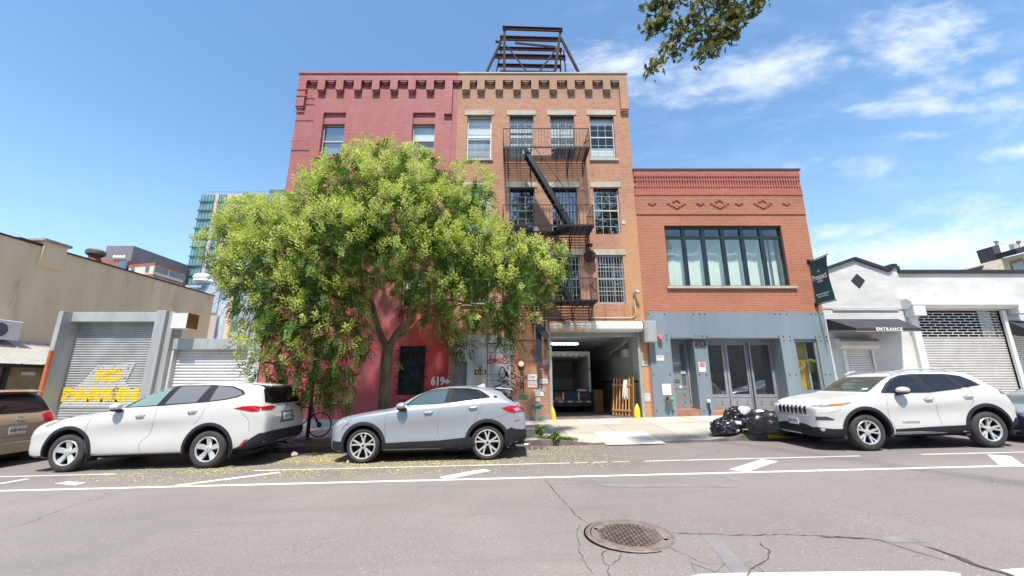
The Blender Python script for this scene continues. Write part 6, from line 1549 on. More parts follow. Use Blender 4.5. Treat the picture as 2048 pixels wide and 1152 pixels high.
    def handle(s, x, z, mat, l=.20, tilt=.03):
        q, n = s.ray('L', x, z); mb = MB(); y = q.y
        mb.tube([(x-l/2, y+.005, z-tilt*l), (x-l*.35, y-.035, z-tilt*l*.6), (x+l*.35, y-.035, z+tilt*l*.6), (x+l/2, y+.005, z+tilt*l)], [.012, .016, .016, .012], 8)
        h = s.part(mb, 'door_handle', mat, smooth=True)
        mb = MB(); mb.ball((x, y+.002, z), (l*.36, .008, .028), 12, 6); s.part(mb, 'handle_recess', 'gl_grey', h, smooth=True)

# ---- white three-row SUV (left)
xc = -7.92
spH = dict(paint='cwhite', hw=.955, ax=(-1.49, 1.48), wr_=.385, arch=.485, archdz=0,
  st=[-2.46, -2.39, -2.20, -1.95, -1.6, -1.2, -.82, -.55, -.2, .15, .45, .9, 1.35, 1.75, 2.1, 2.30, 2.39, 2.48, 2.57, 2.63],
  top=[(-2.46, .88), (-2.39, .98), (-2.2, 1.04), (-1.95, 1.085), (-1.6, 1.13), (-1.2, 1.175), (-.82, 1.20), (-.55, 1.33), (-.2, 1.52), (.15, 1.685), (.45, 1.755), (.9, 1.775), (1.35, 1.77), (1.75, 1.755), (2.1, 1.735), (2.30, 1.70), (2.39, 1.64), (2.48, 1.42), (2.55, 1.25), (2.60, 1.1), (2.63, .98)],
  belt=[(-2.46, .80), (-2.2, .97), (-1.6, 1.08), (-.82, 1.165), (-.2, 1.24), (.9, 1.30), (1.75, 1.34), (2.26, 1.38), (2.44, 1.30), (2.59, 1.06), (2.63, .94)],
  bot=[(-2.46, .32), (-2.2, .25), (-1.6, .27), (1.6, .29), (2.3, .34), (2.63, .46)],
  w=[(-2.46, .76), (-2.39, .84), (-2.2, .895), (-1.95, .935), (-1.6, .95), (-.8, .955), (1.8, .955), (2.34, .935), (2.48, .90), (2.57, .86), (2.63, .80)],
  wr=[(-2.4, .80), (-1.2, .80), (-.82, .81), (-.2, .79), (.45, .755), (1.75, .745), (2.34, .735), (2.55, .78), (2.7, .86)],
  waist=[(-9, .985), (-1.0, .985), (-.5, .95), (.2, .935), (.8, .95), (1.3, .99), (9, 1.0)])
c = Car('parked_suv', 'large white three-row SUV with five-spoke wheels parked before the NO PARKING garage', xc, 9.92, spH)
ss_ = c.patch('side_glass_surround', [(-.52, 1.27), (-.28, 1.44), (.0, 1.60), (.2, 1.69), (.45, 1.715), (1.3, 1.71), (1.75, 1.67), (2.0, 1.585), (2.10, 1.50), (1.95, 1.43), (1.72, 1.385), (1.3, 1.345), (.36, 1.295)], 'trim', off=.004, grid=.05)
c.patch('window', [(-.40, 1.285), (-.2, 1.43), (.02, 1.575), (.20, 1.665), (.42, 1.682), (.26, 1.31)], 'gl_tint', off=.007)
c.patch('window', [(.42, 1.325), (.58, 1.69), (1.24, 1.688), (1.10, 1.352)], 'gl_grey', off=.007); 
c.patch('window', [(1.38, 1.372), (1.42, 1.682), (1.72, 1.645), (1.96, 1.565), (2.04, 1.50), (1.90, 1.445), (1.7, 1.405)], 'gl_grey', off=.007)
c.patch('windshield', [(-.62, 1.26), (-.70, 1.24), (.70, 1.24), (.62, 1.66), (-.62, 1.66)], 'gl_tint', 'F', .005, grid=.06)
c.patch('headlight', [(-2.05, .955), (-1.86, 1.055), (-1.62, 1.13), (-1.58, 1.115), (-1.78, 1.02), (-2.02, .925)], 'lamp_w', off=.006)
c.patch('headlight_trim', [(-2.02, .922), (-1.82, .998), (-1.80, 1.012), (-2.03, .94)], 'lamp_a', off=.008)
c.patch('tail_light', [(1.96, 1.205), (2.15, 1.245), (2.38, 1.25), (2.48, 1.225), (2.48, 1.13), (2.34, 1.13), (2.15, 1.165)], 'lamp_r', off=.009)
c.patch('tail_light', [(-.86, 1.14), (-.86, 1.225), (-.55, 1.235), (-.42, 1.21), (-.60, 1.15)], 'lamp_r', 'B', .009); c.patch('tail_light', [(.86, 1.14), (.86, 1.225), (.55, 1.235), (.42, 1.21), (.60, 1.15)], 'lamp_r', 'B', .009)
c.patch('rear_window', [(-.74, 1.31), (-.66, 1.57), (-.58, 1.625), (.58, 1.625), (.66, 1.57), (.74, 1.31), (.5, 1.27), (-.5, 1.27)], 'gl_dark', 'B', .005)
mb = MB(); mb.prism([(2.06, 1.715), (2.53, 1.65), (2.55, 1.67), (2.53, 1.685), (2.10, 1.745)], -.62, .62); c.part(mb, 'roof_spoiler', 'cwhite', bevel=.012)
mb = MB(); mb.box(2.53, 2.558, -.2, .2, 1.657, 1.677); c.part(mb, 'brake_light', 'lamp_r')
c.patch('rear_bumper', [(-.84, .38), (-.86, .68), (-.6, .70), (.6, .70), (.86, .68), (.84, .38)], 'trim', 'B', .012); c.patch('bumper_corner', [(2.0, .37), (2.22, .46), (2.40, .60), (2.54, .69), (2.56, .42), (2.3, .32)], 'trim', off=.012)
c.patch('reflector', [(2.14, .42), (2.26, .56), (2.32, .575), (2.20, .42)], 'lamp_r', off=.017)
c.patch('plate_recess', [(-.30, .84), (-.24, 1.10), (.24, 1.10), (.30, .84)], 'gl_grey', 'B', .002)
lp = c.patch('license_plate', [(-.16, .90), (-.16, 1.05), (.16, 1.05), (.16, .90)], 'signw', 'B', .010)
q, n = c.ray('B', 0, .975); text('LEX 7317', .085, (q.x+.018, 0, .975), M['letk'], 'plate_number', lp, rot=(R(90), 0, R(90)), local=True, ext=.001)
q, n = c.ray('B', 0, 1.19); mb = MB()
for a, b, o in ((.07, .048, 0), (.024, .046, 0), (.05, .018, .02)):
    mb.tube([(q.x+.014, a*math.cos(t_*math.pi/10), 1.19+o+b*math.sin(t_*math.pi/10)) for t_ in range(21)], .006, 6)
c.part(mb, 'badge', 'silvr', smooth=True)
for ax in spH['ax']:
    c.arch('wheel_arch_trim', ax, .385, .478, .545, -12, 190, 'trim', .014)
for pts in ([(-1.02, 1.20), (-1.10, .98), (-1.13, .75), (-1.02, .33)], [(.31, 1.30), (.29, 1.05), (.22, .72), (.05, .55), (.08, .36)], [(1.36, 1.35), (1.30, 1.10), (1.16, .90)], [(-1.05, .36), (-.4, .345), (.8, .35), (1.0, .36)], [(-2.0, 1.06), (-1.5, 1.10), (-.9, 1.15)], [(2.12, 1.13), (2.30, .95), (2.33, .72)]):
    c.line('panel_gap', pts, .008, 'gl_grey')
c.patch('sill', [(-1.0, .25), (-1.0, .31), (1.0, .33), (1.0, .26)], 'trim', off=.004)
c.patch('front_lip', [(-2.3, .27), (-2.28, .34), (-1.98, .33), (-1.98, .26)], 'trim', off=.006)
c.handle(-.02, 1.115, 'cwhite'); c.handle(1.08, 1.175, 'cwhite'); c.mirror(-.50, 1.30, 'cwhite')
for x_ in (-1.0, 1.97): mb = MB(); mb.box(x_, x_+.02, -.95, -.72, .20, .45); c.part(mb, 'mud_flap', 'trim')
c.wheels(dict(n=5, rot=.3, arms=[(0, 0, .085, .135)], cap='galv'), .255, .385)
mb = MB(); mb.tube([(2.2, .3, .3), (2.62, .32, .29)], .03, 10); c.part(mb, 'exhaust', 'silvr', smooth=True)
mb = MB(); mb.box(-1.0, 2.3, -.7, .7, .24, .32); c.part(mb, 'underbody', 'dark')

# ---- silver crossover coupe (middle)
spB = dict(paint='csilv', hw=.90, ax=(-1.34, 1.34), wr_=.355, arch=.430,
  st=[-2.14, -2.09, -1.97, -1.75, -1.45, -1.1, -.78, -.5, -.2, .1, .45, .8, 1.15, 1.5, 1.78, 1.95, 2.07, 2.15, 2.18],
  top=[(-2.14, .74), (-2.09, .84), (-1.97, .92), (-1.75, .98), (-1.45, 1.02), (-1.1, 1.06), (-.78, 1.09), (-.5, 1.27), (-.2, 1.43), (.1, 1.525), (.45, 1.56), (.8, 1.56), (1.15, 1.53), (1.5, 1.485), (1.72, 1.43), (1.95, 1.24), (2.05, 1.12), (2.15, 1.02), (2.18, .92)],
  belt=[(-2.14, .70), (-1.97, .86), (-1.45, .97), (-.78, 1.05), (-.2, 1.10), (.45, 1.14), (1.15, 1.20), (1.5, 1.23), (1.8, 1.21), (2.05, 1.08), (2.18, .88)],
  bot=[(-2.14, .28), (-1.97, .20), (-1.3, .21), (1.3, .21), (1.8, .25), (2.18, .36)],
  w=[(-2.14, .58), (-2.09, .68), (-1.97, .78), (-1.75, .855), (-1.45, .89), (-.8, .895), (1.0, .90), (1.5, .905), (1.8, .88), (2.05, .81), (2.18, .70)],
  wr=[(-2.2, .80), (-1.1, .80), (-.78, .80), (-.2, .77), (.45, .72), (1.15, .68), (1.5, .67), (1.9, .70), (2.2, .82)],
  waist=[(-9, 1.0), (-1.1, 1.0), (-.6, .95), (.2, .935), (.75, .95), (1.2, .995), (9, 1.0)])
c = Car('parked_crossover', 'silver crossover with black wheel arch trim parked in front of the tree trunk', -1.86, 9.99, spB)
c.patch('side_glass_surround', [(-.55, 1.14), (-.35, 1.30), (-.12, 1.43), (.12, 1.50), (.5, 1.525), (.9, 1.515), (1.18, 1.475), (1.40, 1.35), (1.47, 1.285), (1.2, 1.245), (.4, 1.17)], 'alloy', off=.003, grid=.05)
c.patch('pillar_trim', [(-.49, 1.155), (-.30, 1.305), (-.08, 1.42), (.14, 1.485), (.5, 1.508), (.9, 1.498), (1.16, 1.455), (1.36, 1.34), (1.42, 1.295), (1.2, 1.26), (.4, 1.185)], 'trim', off=.006, grid=.05)
c.patch('window', [(-.42, 1.16), (-.26, 1.295), (-.05, 1.41), (.16, 1.47), (.46, 1.49), (.40, 1.195)], 'gl_blue', off=.009)
c.patch('window', [(.53, 1.205), (.58, 1.49), (.9, 1.482), (1.12, 1.445), (1.20, 1.34), (1.17, 1.265)], 'gl_dark', off=.009)
c.patch('window', [(1.23, 1.28), (1.19, 1.42), (1.34, 1.33), (1.36, 1.30)], 'gl_dark', off=.009)
c.patch('windshield', [(-.68, 1.14), (-.6, 1.47), (.6, 1.47), (.68, 1.14)], 'gl_blue', 'F', .005, grid=.06)
c.patch('headlight', [(-2.02, .72), (-1.98, .86), (-1.86, .93), (-1.62, .915), (-1.66, .87), (-1.85, .80), (-1.98, .72)], 'lamp_w', off=.006)
c.patch('headlight', [(-.74, .74), (-.74, .86), (-.5, .88), (-.45, .78)], 'lamp_w', 'F', .006)
c.line('side_marker', [(-1.82, .70), (-1.76, .78), (-1.66, .83)], .016, 'lamp_r', off=.008)
c.patch('tail_light', [(1.66, 1.065), (1.80, 1.105), (2.02, 1.10), (2.10, 1.03), (2.08, .975), (1.92, .955), (1.78, .995)], 'lamp_r', off=.010)
c.patch('tail_light_lens', [(1.92, 1.04), (2.02, 1.06), (2.07, 1.01), (1.98, .985)], 'lamp_w', off=.013)
c.patch('tail_light', [(-.80, .96), (-.80, 1.09), (-.45, 1.06), (-.45, .99)], 'lamp_r', 'B', .009)
c.patch('rear_window', [(-.62, 1.17), (-.56, 1.40), (.56, 1.40), (.62, 1.17)], 'gl_dark', 'B', .005); c.patch('rear_quarter_glass', [(1.66, 1.385), (1.78, 1.36), (2.02, 1.17), (1.92, 1.185), (1.80, 1.255)], 'gl_dark', off=.005)
mb = MB(); mb.prism([(1.48, 1.475), (1.90, 1.435), (1.92, 1.45), (1.56, 1.50)], -.58, .58); c.part(mb, 'roof_spoiler', 'csilv', bevel=.01)
mb = MB(); mb.add([(1.05, 0, 1.535), (1.26, -.04, 1.52), (1.26, .04, 1.52), (1.22, 0, 1.60)], [(0, 1, 3), (0, 3, 2), (1, 2, 3), (0, 2, 1)]); c.part(mb, 'antenna_fin', 'csilv')
c.patch('lower_cladding', [(-.93, .20), (-.93, .40), (-.3, .42), (.3, .43), (.8, .47), (1.0, .49), (1.0, .20)], 'trim', off=.011, grid=.09)
c.patch('rear_cladding', [(1.70, .24), (1.72, .60), (1.86, .655), (1.95, .62), (2.12, .60), (2.12, .36), (1.85, .27)], 'trim', off=.012); c.patch('rear_cladding', [(-.74, .32), (-.78, .60), (.78, .60), (.74, .32)], 'trim', 'B', .012)
c.patch('front_cladding', [(-2.04, .22), (-2.05, .46), (-1.78, .44), (-1.74, .23)], 'trim', off=.011); c.patch('front_grille', [(-.55, .30), (-.6, .56), (.6, .56), (.55, .30)], 'trim', 'F', .008)
c.line('rear_marker', [(1.93, .785), (2.06, .80)], .02, 'lamp_r', off=.006)
for x_ in (-.72, -.05, .62): c.patch('cladding_relief', [(x_-.04, .315), (x_+.02, .37), (x_+.40, .385), (x_+.48, .35), (x_+.38, .32)], 'gloss', off=.015)
for ax in spB['ax']: c.arch('wheel_arch_trim', ax, .355, .424, .498, -14, 194, 'trim', .014)
for pts in ([(-.72, 1.09), (-.86, .95), (-.87, .7), (-.84, .26)], [(.42, 1.17), (.34, 1.08), (.27, .92), (.27, .26)], [(1.24, 1.22), (1.18, 1.0), (1.06, .80)], [(-.93, .235), (1.0, .235)], [(1.42, .86), (1.66, .90), (1.84, .98)]): c.line('panel_gap', pts, .007, 'gl_grey')
c.line('chrome_strip', [(-.60, 1.12), (-.2, 1.145), (.4, 1.18), (1.0, 1.23), (1.40, 1.28)], .014, 'silvr', off=.006)
q, n = c.ray('L', 1.52, 1.285); mb = MB(); mb.lathe([(.022, q.y-.010), (.043, q.y-.010), (.046, q.y+.004)], (1.52, 0, 1.285), 'y', 20); bd = c.part(mb, 'badge', 'silvr', smooth=True)
mb = MB(); mb.lathe([(0, q.y-.008), (.035, q.y-.008)], (1.52, 0, 1.285), 'y', 20); c.part(mb, 'badge_disc', 'navy', bd)
c.handle(.06, 1.015, 'csilv'); c.handle(1.04, 1.095, 'csilv'); c.mirror(-.50, 1.165, 'csilv', l=.25, h=.15)
c.wheels(dict(n=5, rot=.32, pw=1.3, arms=[(.10, .24, .036, .044), (-.10, -.24, .036, .044)], cap='navy'), .272, .355)
mb = MB(); mb.tube([(1.95, -.62, .27), (2.22, -.62, .26)], .04, 10); c.part(mb, 'exhaust', 'silvr', smooth=True)
mb = MB(); mb.box(-.95, 1.8, -.68, .68, .18, .26); c.part(mb, 'underbody', 'dark')

# ---- white compact SUV (right), nose towards the middle of the street
spJ = dict(paint='cwhite', hw=.935, ax=(-1.31, 1.31), wr_=.375, arch=.475,
  st=[-2.27, -2.22, -2.10, -1.9, -1.6, -1.25, -.98, -.75, -.45, -.2, .1, .45, .8, 1.15, 1.34, 1.48, 1.65, 1.85, 2.0, 2.08],
  top=[(-2.27, .88), (-2.22, .95), (-2.10, 1.02), (-1.9, 1.075), (-1.6, 1.115), (-1.25, 1.15), (-.98, 1.19), (-.75, 1.36), (-.45, 1.535), (-.2, 1.60), (.1, 1.625), (.45, 1.63), (.8, 1.635), (1.15, 1.63), (1.36, 1.60), (1.5, 1.515), (1.65, 1.37), (1.85, 1.20), (2.0, 1.06), (2.08, .90)],
  belt=[(-2.27, .86), (-2.10, .96), (-1.6, 1.05), (-.98, 1.12), (-.2, 1.15), (.45, 1.17), (1.15, 1.22), (1.6, 1.25), (1.85, 1.14), (2.06, .86)],
  bot=[(-2.27, .30), (-2.1, .25), (-1.5, .27), (1.4, .29), (1.8, .33), (2.06, .42)],
  w=[(-2.27, .70), (-2.22, .77), (-2.10, .84), (-1.9, .895), (-1.6, .925), (-.98, .93), (1.2, .93), (1.6, .93), (1.85, .91), (2.0, .86), (2.08, .80)],
  wr=[(-2.3, .84), (-1.25, .84), (-.98, .83), (-.45, .795), (.1, .77), (1.15, .75), (1.48, .75), (1.85, .80), (2.1, .86)],
  waist=[(-9, .985), (-.95, .98), (-.4, .955), (.4, .95), (.9, .965), (1.2, .985), (9, .99)])
c = Car('parked_suv', 'white SUV with seven-slot grille and black trim parked by the black rubbish bags', 8.93, 9.90, spJ)
c.patch('side_glass_surround', [(-.84, 1.20), (-.62, 1.37), (-.42, 1.48), (-.2, 1.545), (.1, 1.57), (.8, 1.555), (1.12, 1.505), (1.30, 1.40), (1.42, 1.285), (1.1, 1.245), (.2, 1.142), (-.86, 1.158)], 'alloy', off=.003, grid=.05)
c.patch('pillar_trim', [(-.80, 1.207), (-.60, 1.37), (-.41, 1.475), (-.19, 1.538), (.1, 1.562), (.8, 1.548), (1.11, 1.498), (1.285, 1.393), (1.385, 1.292), (1.1, 1.258), (.2, 1.158), (-.82, 1.172)], 'trim', off=.006, grid=.05)
c.patch('window', [(-.73, 1.185), (-.55, 1.36), (-.37, 1.455), (-.17, 1.518), (.0, 1.535), (.13, 1.17)], 'gl_dark', off=.009); c.patch('window', [(.35, 1.175), (.20, 1.538), (.74, 1.53), (.92, 1.225)], 'gl_dark', off=.009); c.patch('window', [(1.07, 1.245), (.88, 1.525), (1.08, 1.49), (1.22, 1.405), (1.31, 1.305)], 'gl_dark', off=.009)
c.patch('windshield', [(-.70, 1.20), (-.62, 1.52), (.62, 1.52), (.70, 1.20)], 'gl_wind', 'F', .005, grid=.05)
sx3 = c.patch('windshield_sticker', [(-.60, 1.24), (-.60, 1.27), (-.46, 1.27), (-.46, 1.24)], 'signw', 'F', .009)
for k in range(7):
    y = -.42+.14*k; hh = .085; gx = c.patch('grille_slot', [(y-.038, .735), (y-.046, .80), (y-.046, .86), (y-.030, .915), (y+.030, .915), (y+.046, .86), (y+.046, .80), (y+.038, .735)], 'gloss', 'F', .006, grid=.04)
c.patch('grille_rim', [(-.54, .705), (-.54, .718), (.54, .718), (.54, .705)], 'silvr', 'F', .012)
c.patch('headlight', [(-1.14, .925), (-1.10, .945), (-.62, .995), (-.47, 1.015), (-.49, .985), (-.62, .945), (-.95, .92)], 'lamp_w', 'FL', .009)
c.patch('turn_signal', [(-.80, .945), (-.80, .972), (-.53, 1.000), (-.52, .985), (-.62, .955)], 'lamp_a', 'FL', .012)
c.patch('headlight', [(.50, .94), (.55, .965), (.80, .985), (.78, .95)], 'lamp_w', 'F', .008)
c.patch('fog_light', [(-1.10, .64), (-1.09, .71), (-.90, .715), (-.78, .665), (-.80, .645)], 'lamp_k', 'FL', .007)
c.patch('front_bumper', [(-.76, .29), (-.78, .40), (-.62, .47), (-.35, .53), (.35, .53), (.62, .47), (.78, .40), (.76, .29)], 'trim', 'F', .010); c.patch('front_bumper', [(-1.46, .28), (-1.42, .42), (-1.1, .49), (-.82, .46), (-.66, .46), (-.60, .29), (-1.0, .26)], 'trim', 'FL', .012)
c.patch('air_intake', [(-.46, .39), (-.40, .49), (.40, .49), (.46, .39)], 'dark', 'F', .014)
c.patch('fog_lamp_round', [(-1.0+.045*math.cos(a*.785), .455+.045*math.sin(a*.785)) for a in range(8)], 'lamp_w', 'FL', .018, grid=.04)
lp = c.patch('license_plate', [(-.17, .50), (-.17, .65), (.15, .65), (.15, .50)], 'signw', 'F', .022)
q, n = c.ray('F', -.01, .575); text('JBG-7271', .075, (q.x-.030, -.01, .575), M['letk'], 'plate_number', lp, rot=(R(90), 0, R(-90)), local=True, ext=.001)
mb = MB()
for k, y in enumerate((-.015,)): mb.box(-2.235, -2.225, -.12, .12, 1.0, 1.01)
for ax in spJ['ax']: c.arch('wheel_arch_trim', ax, .375, .468, .54, -12, 192, 'trim', .015)
c.patch('lower_cladding', [(-.74, .29), (-.74, .43), (0, .46), (.9, .48), (.9, .30)], 'trim', off=.012, grid=.1); c.patch('rear_cladding', [(1.80, .36), (1.83, .50), (1.92, .60), (2.02, .60), (2.02, .42)], 'trim', off=.010)
for pts in ([(-.70, 1.20), (-.80, 1.0), (-.82, .7), (-.74, .45)], [(.22, 1.18), (.24, .9), (.28, .46)], [(1.08, 1.24), (1.08, 1.02), (1.0, .86)], [(-.74, .34), (.9, .35)], [(-2.2, .78), (-2.0, .80), (-1.8, .86)]): c.line('panel_gap', pts, .008, 'gl_grey')
c.line('door_crease', [(-.78, .955), (0, .965), (.7, .985), (.98, .96)], .012, 'gl_grey', off=.0012) if False else None
c.handle(.10, 1.04, 'cwhite'); c.handle(.98, 1.075, 'cwhite'); c.mirror(-.48, 1.235, 'cwhite', l=.28, h=.14)
text('CHEROKEE', .06, (-.38, c.ray('L', -.38, .56)[0].y-.004, .56), M['letk'], 'door_badge', c.root, local=True, ext=.001, space=1.2, sx=1.1)
c.patch('tail_light', [(1.72, 1.12), (1.74, 1.22), (1.84, 1.205), (1.92, 1.11), (1.86, 1.09)], 'lamp_r', off=.012)
for sg in (-1, 1):
    mb = MB(); y = sg*.64; mb.tube([(-.32, y, 1.575), (-.20, y, 1.635), (.05, y, 1.665), (.5, y, 1.67), (.85, y, 1.65), (1.05, y, 1.58)], .018, 8); c.part(mb, 'roof_rail', 'alloy', smooth=True)
mb = MB()
for x_ in (-.02, .70): mb.bar((x_, -.64, 1.67), (x_, .64, 1.67), .05, .03)
c.part(mb, 'cross_bar', 'galv')
c.wheels(dict(n=5, rot=.1, pw=.9, arms=[(.06, .22, .036, .046), (-.06, -.22, .036, .046)], cap='galv'), .245, .375)
mb = MB(); mb.box(-.95, 1.8, -.7, .7, .25, .33); c.part(mb, 'underbody', 'dark')

# ---- bronze minivan, its tail at the far left edge
spV = dict(paint='ctan', hw=.95, ax=(-1.5, 1.5), wr_=.34, arch=.42,
  st=[-2.5, -2.3, -1.8, -1.2, -.6, 0, .6, 1.2, 1.8, 2.1, 2.3, 2.45, 2.53, 2.56],
  top=[(-2.5, .8), (-2.3, .95), (-1.2, 1.15), (-.3, 1.62), (.3, 1.72), (1.8, 1.72), (2.1, 1.69), (2.3, 1.48), (2.45, 1.20), (2.53, 1.08), (2.56, .95)],
  belt=[(-2.5, .75), (-1.2, 1.08), (0, 1.12), (1.8, 1.15), (2.3, 1.16), (2.56, .9)], bot=[(-2.5, .3), (-2.2, .22), (2.2, .24), (2.56, .30)],
  w=[(-2.5, .6), (-2.2, .85), (-1.5, .94), (2.0, .95), (2.35, .92), (2.5, .86), (2.56, .80)], wr=[(-2.5, .8), (-1.2, .8), (0, .74), (1.8, .72), (2.3, .74), (2.6, .84)])
c = Car('parked_minivan', 'bronze minivan seen from its tail at the far left edge of the street', -14.16, 9.93, spV)
c.patch('rear_window', [(-.70, 1.22), (-.60, 1.62), (.60, 1.62), (.70, 1.22), (.4, 1.18), (-.4, 1.18)], 'gl_dark', 'B', .006)
for sg in (-1, 1): c.patch('tail_light', [(sg*.86, .92), (sg*.84, 1.17), (sg*.60, 1.17), (sg*.48, 1.13), (sg*.50, .96)], 'lamp_r', 'B', .010)
c.patch('tail_light', [(2.3, .95), (2.25, 1.2), (2.42, 1.18), (2.5, .95)], 'lamp_r', off=.008)
mb = MB(); mb.prism([(2.0, 1.68), (2.24, 1.655), (2.28, 1.675), (2.0, 1.73)], -.62, .62); c.part(mb, 'roof_spoiler', 'ctan', bevel=.01)
mb = MB(); mb.box(2.262, 2.285, -.25, .25, 1.655, 1.68); c.part(mb, 'brake_light', 'lamp_r')
lp = c.patch('license_plate', [(-.18, .72), (-.18, .88), (.16, .88), (.16, .72)], 'signw', 'B', .012)
q, n = c.ray('B', 0, .80); text('KBJ-9520', .085, (q.x+.022, -.01, .80), M['letk'], 'plate_number', lp, rot=(R(90), 0, R(90)), local=True, ext=.001)
q, n = c.ray('B', 0, 1.05); mb = MB()
for a, b, o in ((.075, .052, 0), (.026, .05, 0), (.055, .02, .02)): mb.tube([(q.x+.014, a*math.cos(t_*math.pi/10), 1.05+o+b*math.sin(t_*math.pi/10)) for t_ in range(21)], .007, 6)
c.part(mb, 'badge', 'silvr', smooth=True)
c.line('bumper_line', [(-.85, .52), (0, .53), (.85, .52)], .03, 'silvr', 'B', .01); c.line('panel_gap', [(-.8, .66), (0, .66), (.8, .66)], .012, 'gl_grey', 'B', .006); c.line('rear_wiper', [(-.1, 1.24), (.2, 1.27), (.45, 1.27)], .02, 'trim', 'B', .02)
c.patch('side_glass', [(-.6, 1.2), (0, 1.6), (1.9, 1.6), (2.05, 1.2)], 'gl_dark', off=.005); c.wheels(dict(n=5, arms=[(0, 0, .08, .09)]), .22, .34)
mb = MB(); mb.box(-2, 2.3, -.7, .7, .2, .26); c.part(mb, 'underbody', 'dark')

# ---- silver saloon, its nose at the far right edge
spS = dict(paint='csilv', hw=.92, ax=(-1.38, 1.38), wr_=.33, arch=.40,
  st=[-2.35, -2.28, -2.1, -1.8, -1.4, -1.0, -.7, -.3, .1, .6, 1.1, 1.6, 2.0, 2.2, 2.3],
  top=[(-2.35, .68), (-2.28, .78), (-2.1, .86), (-1.4, .96), (-.9, 1.02), (-.3, 1.27), (.1, 1.42), (.6, 1.46), (1.1, 1.40), (1.6, 1.18), (2.0, 1.08), (2.3, .8)],
  belt=[(-2.35, .64), (-2.1, .80), (-.9, .96), (.6, 1.0), (1.6, 1.05), (2.3, .75)], bot=[(-2.35, .25), (-2.1, .18), (2.1, .2), (2.3, .3)],
  w=[(-2.35, .6), (-2.28, .7), (-2.1, .82), (-1.6, .90), (1.6, .92), (2.3, .75)], wr=[(-2.4, .84), (-.9, .82), (0, .74), (1.2, .70), (2.3, .82)])
c = Car('parked_saloon', 'silver and dark grey saloon car behind the white SUV at the far right edge', 13.75, 9.95, spS)
c.patch('windshield', [(-.7, 1.06), (-.58, 1.38), (.58, 1.38), (.7, 1.06)], 'gl_tint', 'F', .005); c.patch('front_bumper', [(-.66, .24), (-.7, .52), (-.5, .64), (.5, .64), (.7, .52), (.66, .24)], 'navy', 'F', .012)
c.patch('hood_panel', [(-2.12, -.62), (-1.2, -.66), (-1.2, .66), (-2.12, .62)], 'cgrey', 'T', .004, grid=.1); c.patch('headlight', [(-.78, .62), (-.75, .72), (-.5, .74), (-.5, .66)], 'lamp_w', 'F', .008)
c.patch('side_glass', [(-.6, 1.05), (0, 1.35), (1.1, 1.33), (1.4, 1.1)], 'gl_dark', off=.005); c.wheels(dict(n=5, arms=[(0, 0, .07, .08)]), .22, .33)
mb = MB(); mb.box(-2, 2.0, -.7, .7, .18, .24); c.part(mb, 'underbody', 'dark')
# ------------------------------------------------------------------ street tree
def limb(mb, pts, r0, r1, n=9):
    P = smooth_line([tuple(p) for p in pts], 4); m = len(P)
    mb.tube(P, [r0+(r1-r0)*(i/(m-1))**.8 for i in range(m)], n)
def T3(px, py, Y): x, z = W(px, py, Y); return (x, Y, z)
TYR = 11.75
tx, tz = W(768, 812, TYR)
tree = empty('street_tree', (tx, TYR, gz(tx)+.18), 'leafy street tree with yellow-green flower panicles in front of the red brick building', 'tree')
mb = MB(); f0 = T3(776, 690, TYR)
limb(mb, [(tx, TYR, gz(tx)+.05), (tx, TYR, 1.0), T3(771, 745, TYR), f0], .185, .155, 14)
limb(mb, [(f0[0], TYR, f0[2]-.15), T3(762, 672, TYR-.1), T3(752, 640, TYR-.2), T3(742, 600, TYR-.2), T3(722, 560, TYR-.1), T3(712, 500, TYR), T3(700, 430, TYR)], .12, .03)
limb(mb, [(f0[0], TYR, f0[2]-.15), T3(795, 665, TYR), T3(815, 640, TYR-.1), T3(850, 600, TYR-.2), T3(900, 560, TYR-.3), T3(960, 520, TYR-.4), T3(1040, 490, TYR-.6)], .125, .025)
limb(mb, [T3(790, 670, TYR), T3(810, 668, TYR+.3), T3(840, 640, TYR+.5), T3(900, 615, TYR+.6), T3(960, 600, TYR+.8)], .06, .02)
limb(mb, [T3(745, 615, TYR-.2), T3(735, 580, TYR+.3), T3(752, 540, TYR+.5), T3(760, 460, TYR+.7), T3(765, 380, TYR+.8)], .06, .02)
limb(mb, [T3(752, 640, TYR-.2), T3(720, 610, TYR-.8), T3(660, 590, TYR-1.2), T3(580, 560, TYR-1.3), T3(500, 520, TYR-1.2)], .065, .02)
limb(mb, [T3(815, 640, TYR-.1), T3(830, 580, TYR-.9), T3(850, 520, TYR-1.4), T3(870, 440, TYR-1.4)], .06, .02)
limb(mb, [T3(742, 600, TYR-.2), T3(690, 560, TYR+.6), T3(640, 510, TYR+1.2), T3(570, 460, TYR+1.3)], .055, .02)
limb(mb, [T3(850, 600, TYR-.2), T3(900, 600, TYR-.9), T3(960, 610, TYR-1.3), T3(1020, 600, TYR-1.4)], .045, .015)
limb(mb, [T3(762, 672, TYR-.1), T3(725, 650, TYR-.9), T3(670, 650, TYR-1.4), T3(600, 660, TYR-1.6), T3(540, 690, TYR-1.6)], .045, .015)
limb(mb, [T3(900, 560, TYR-.3), T3(930, 500, TYR+.4), T3(930, 420, TYR+.8), T3(935, 370, TYR+.8)], .04, .015)
limb(mb, [T3(722, 560, TYR-.1), T3(718, 500, TYR-1), T3(690, 440, TYR-1.4), T3(660, 380, TYR-1.3)], .045, .015)
mb.build('trunk', M['bark'], tree, True)
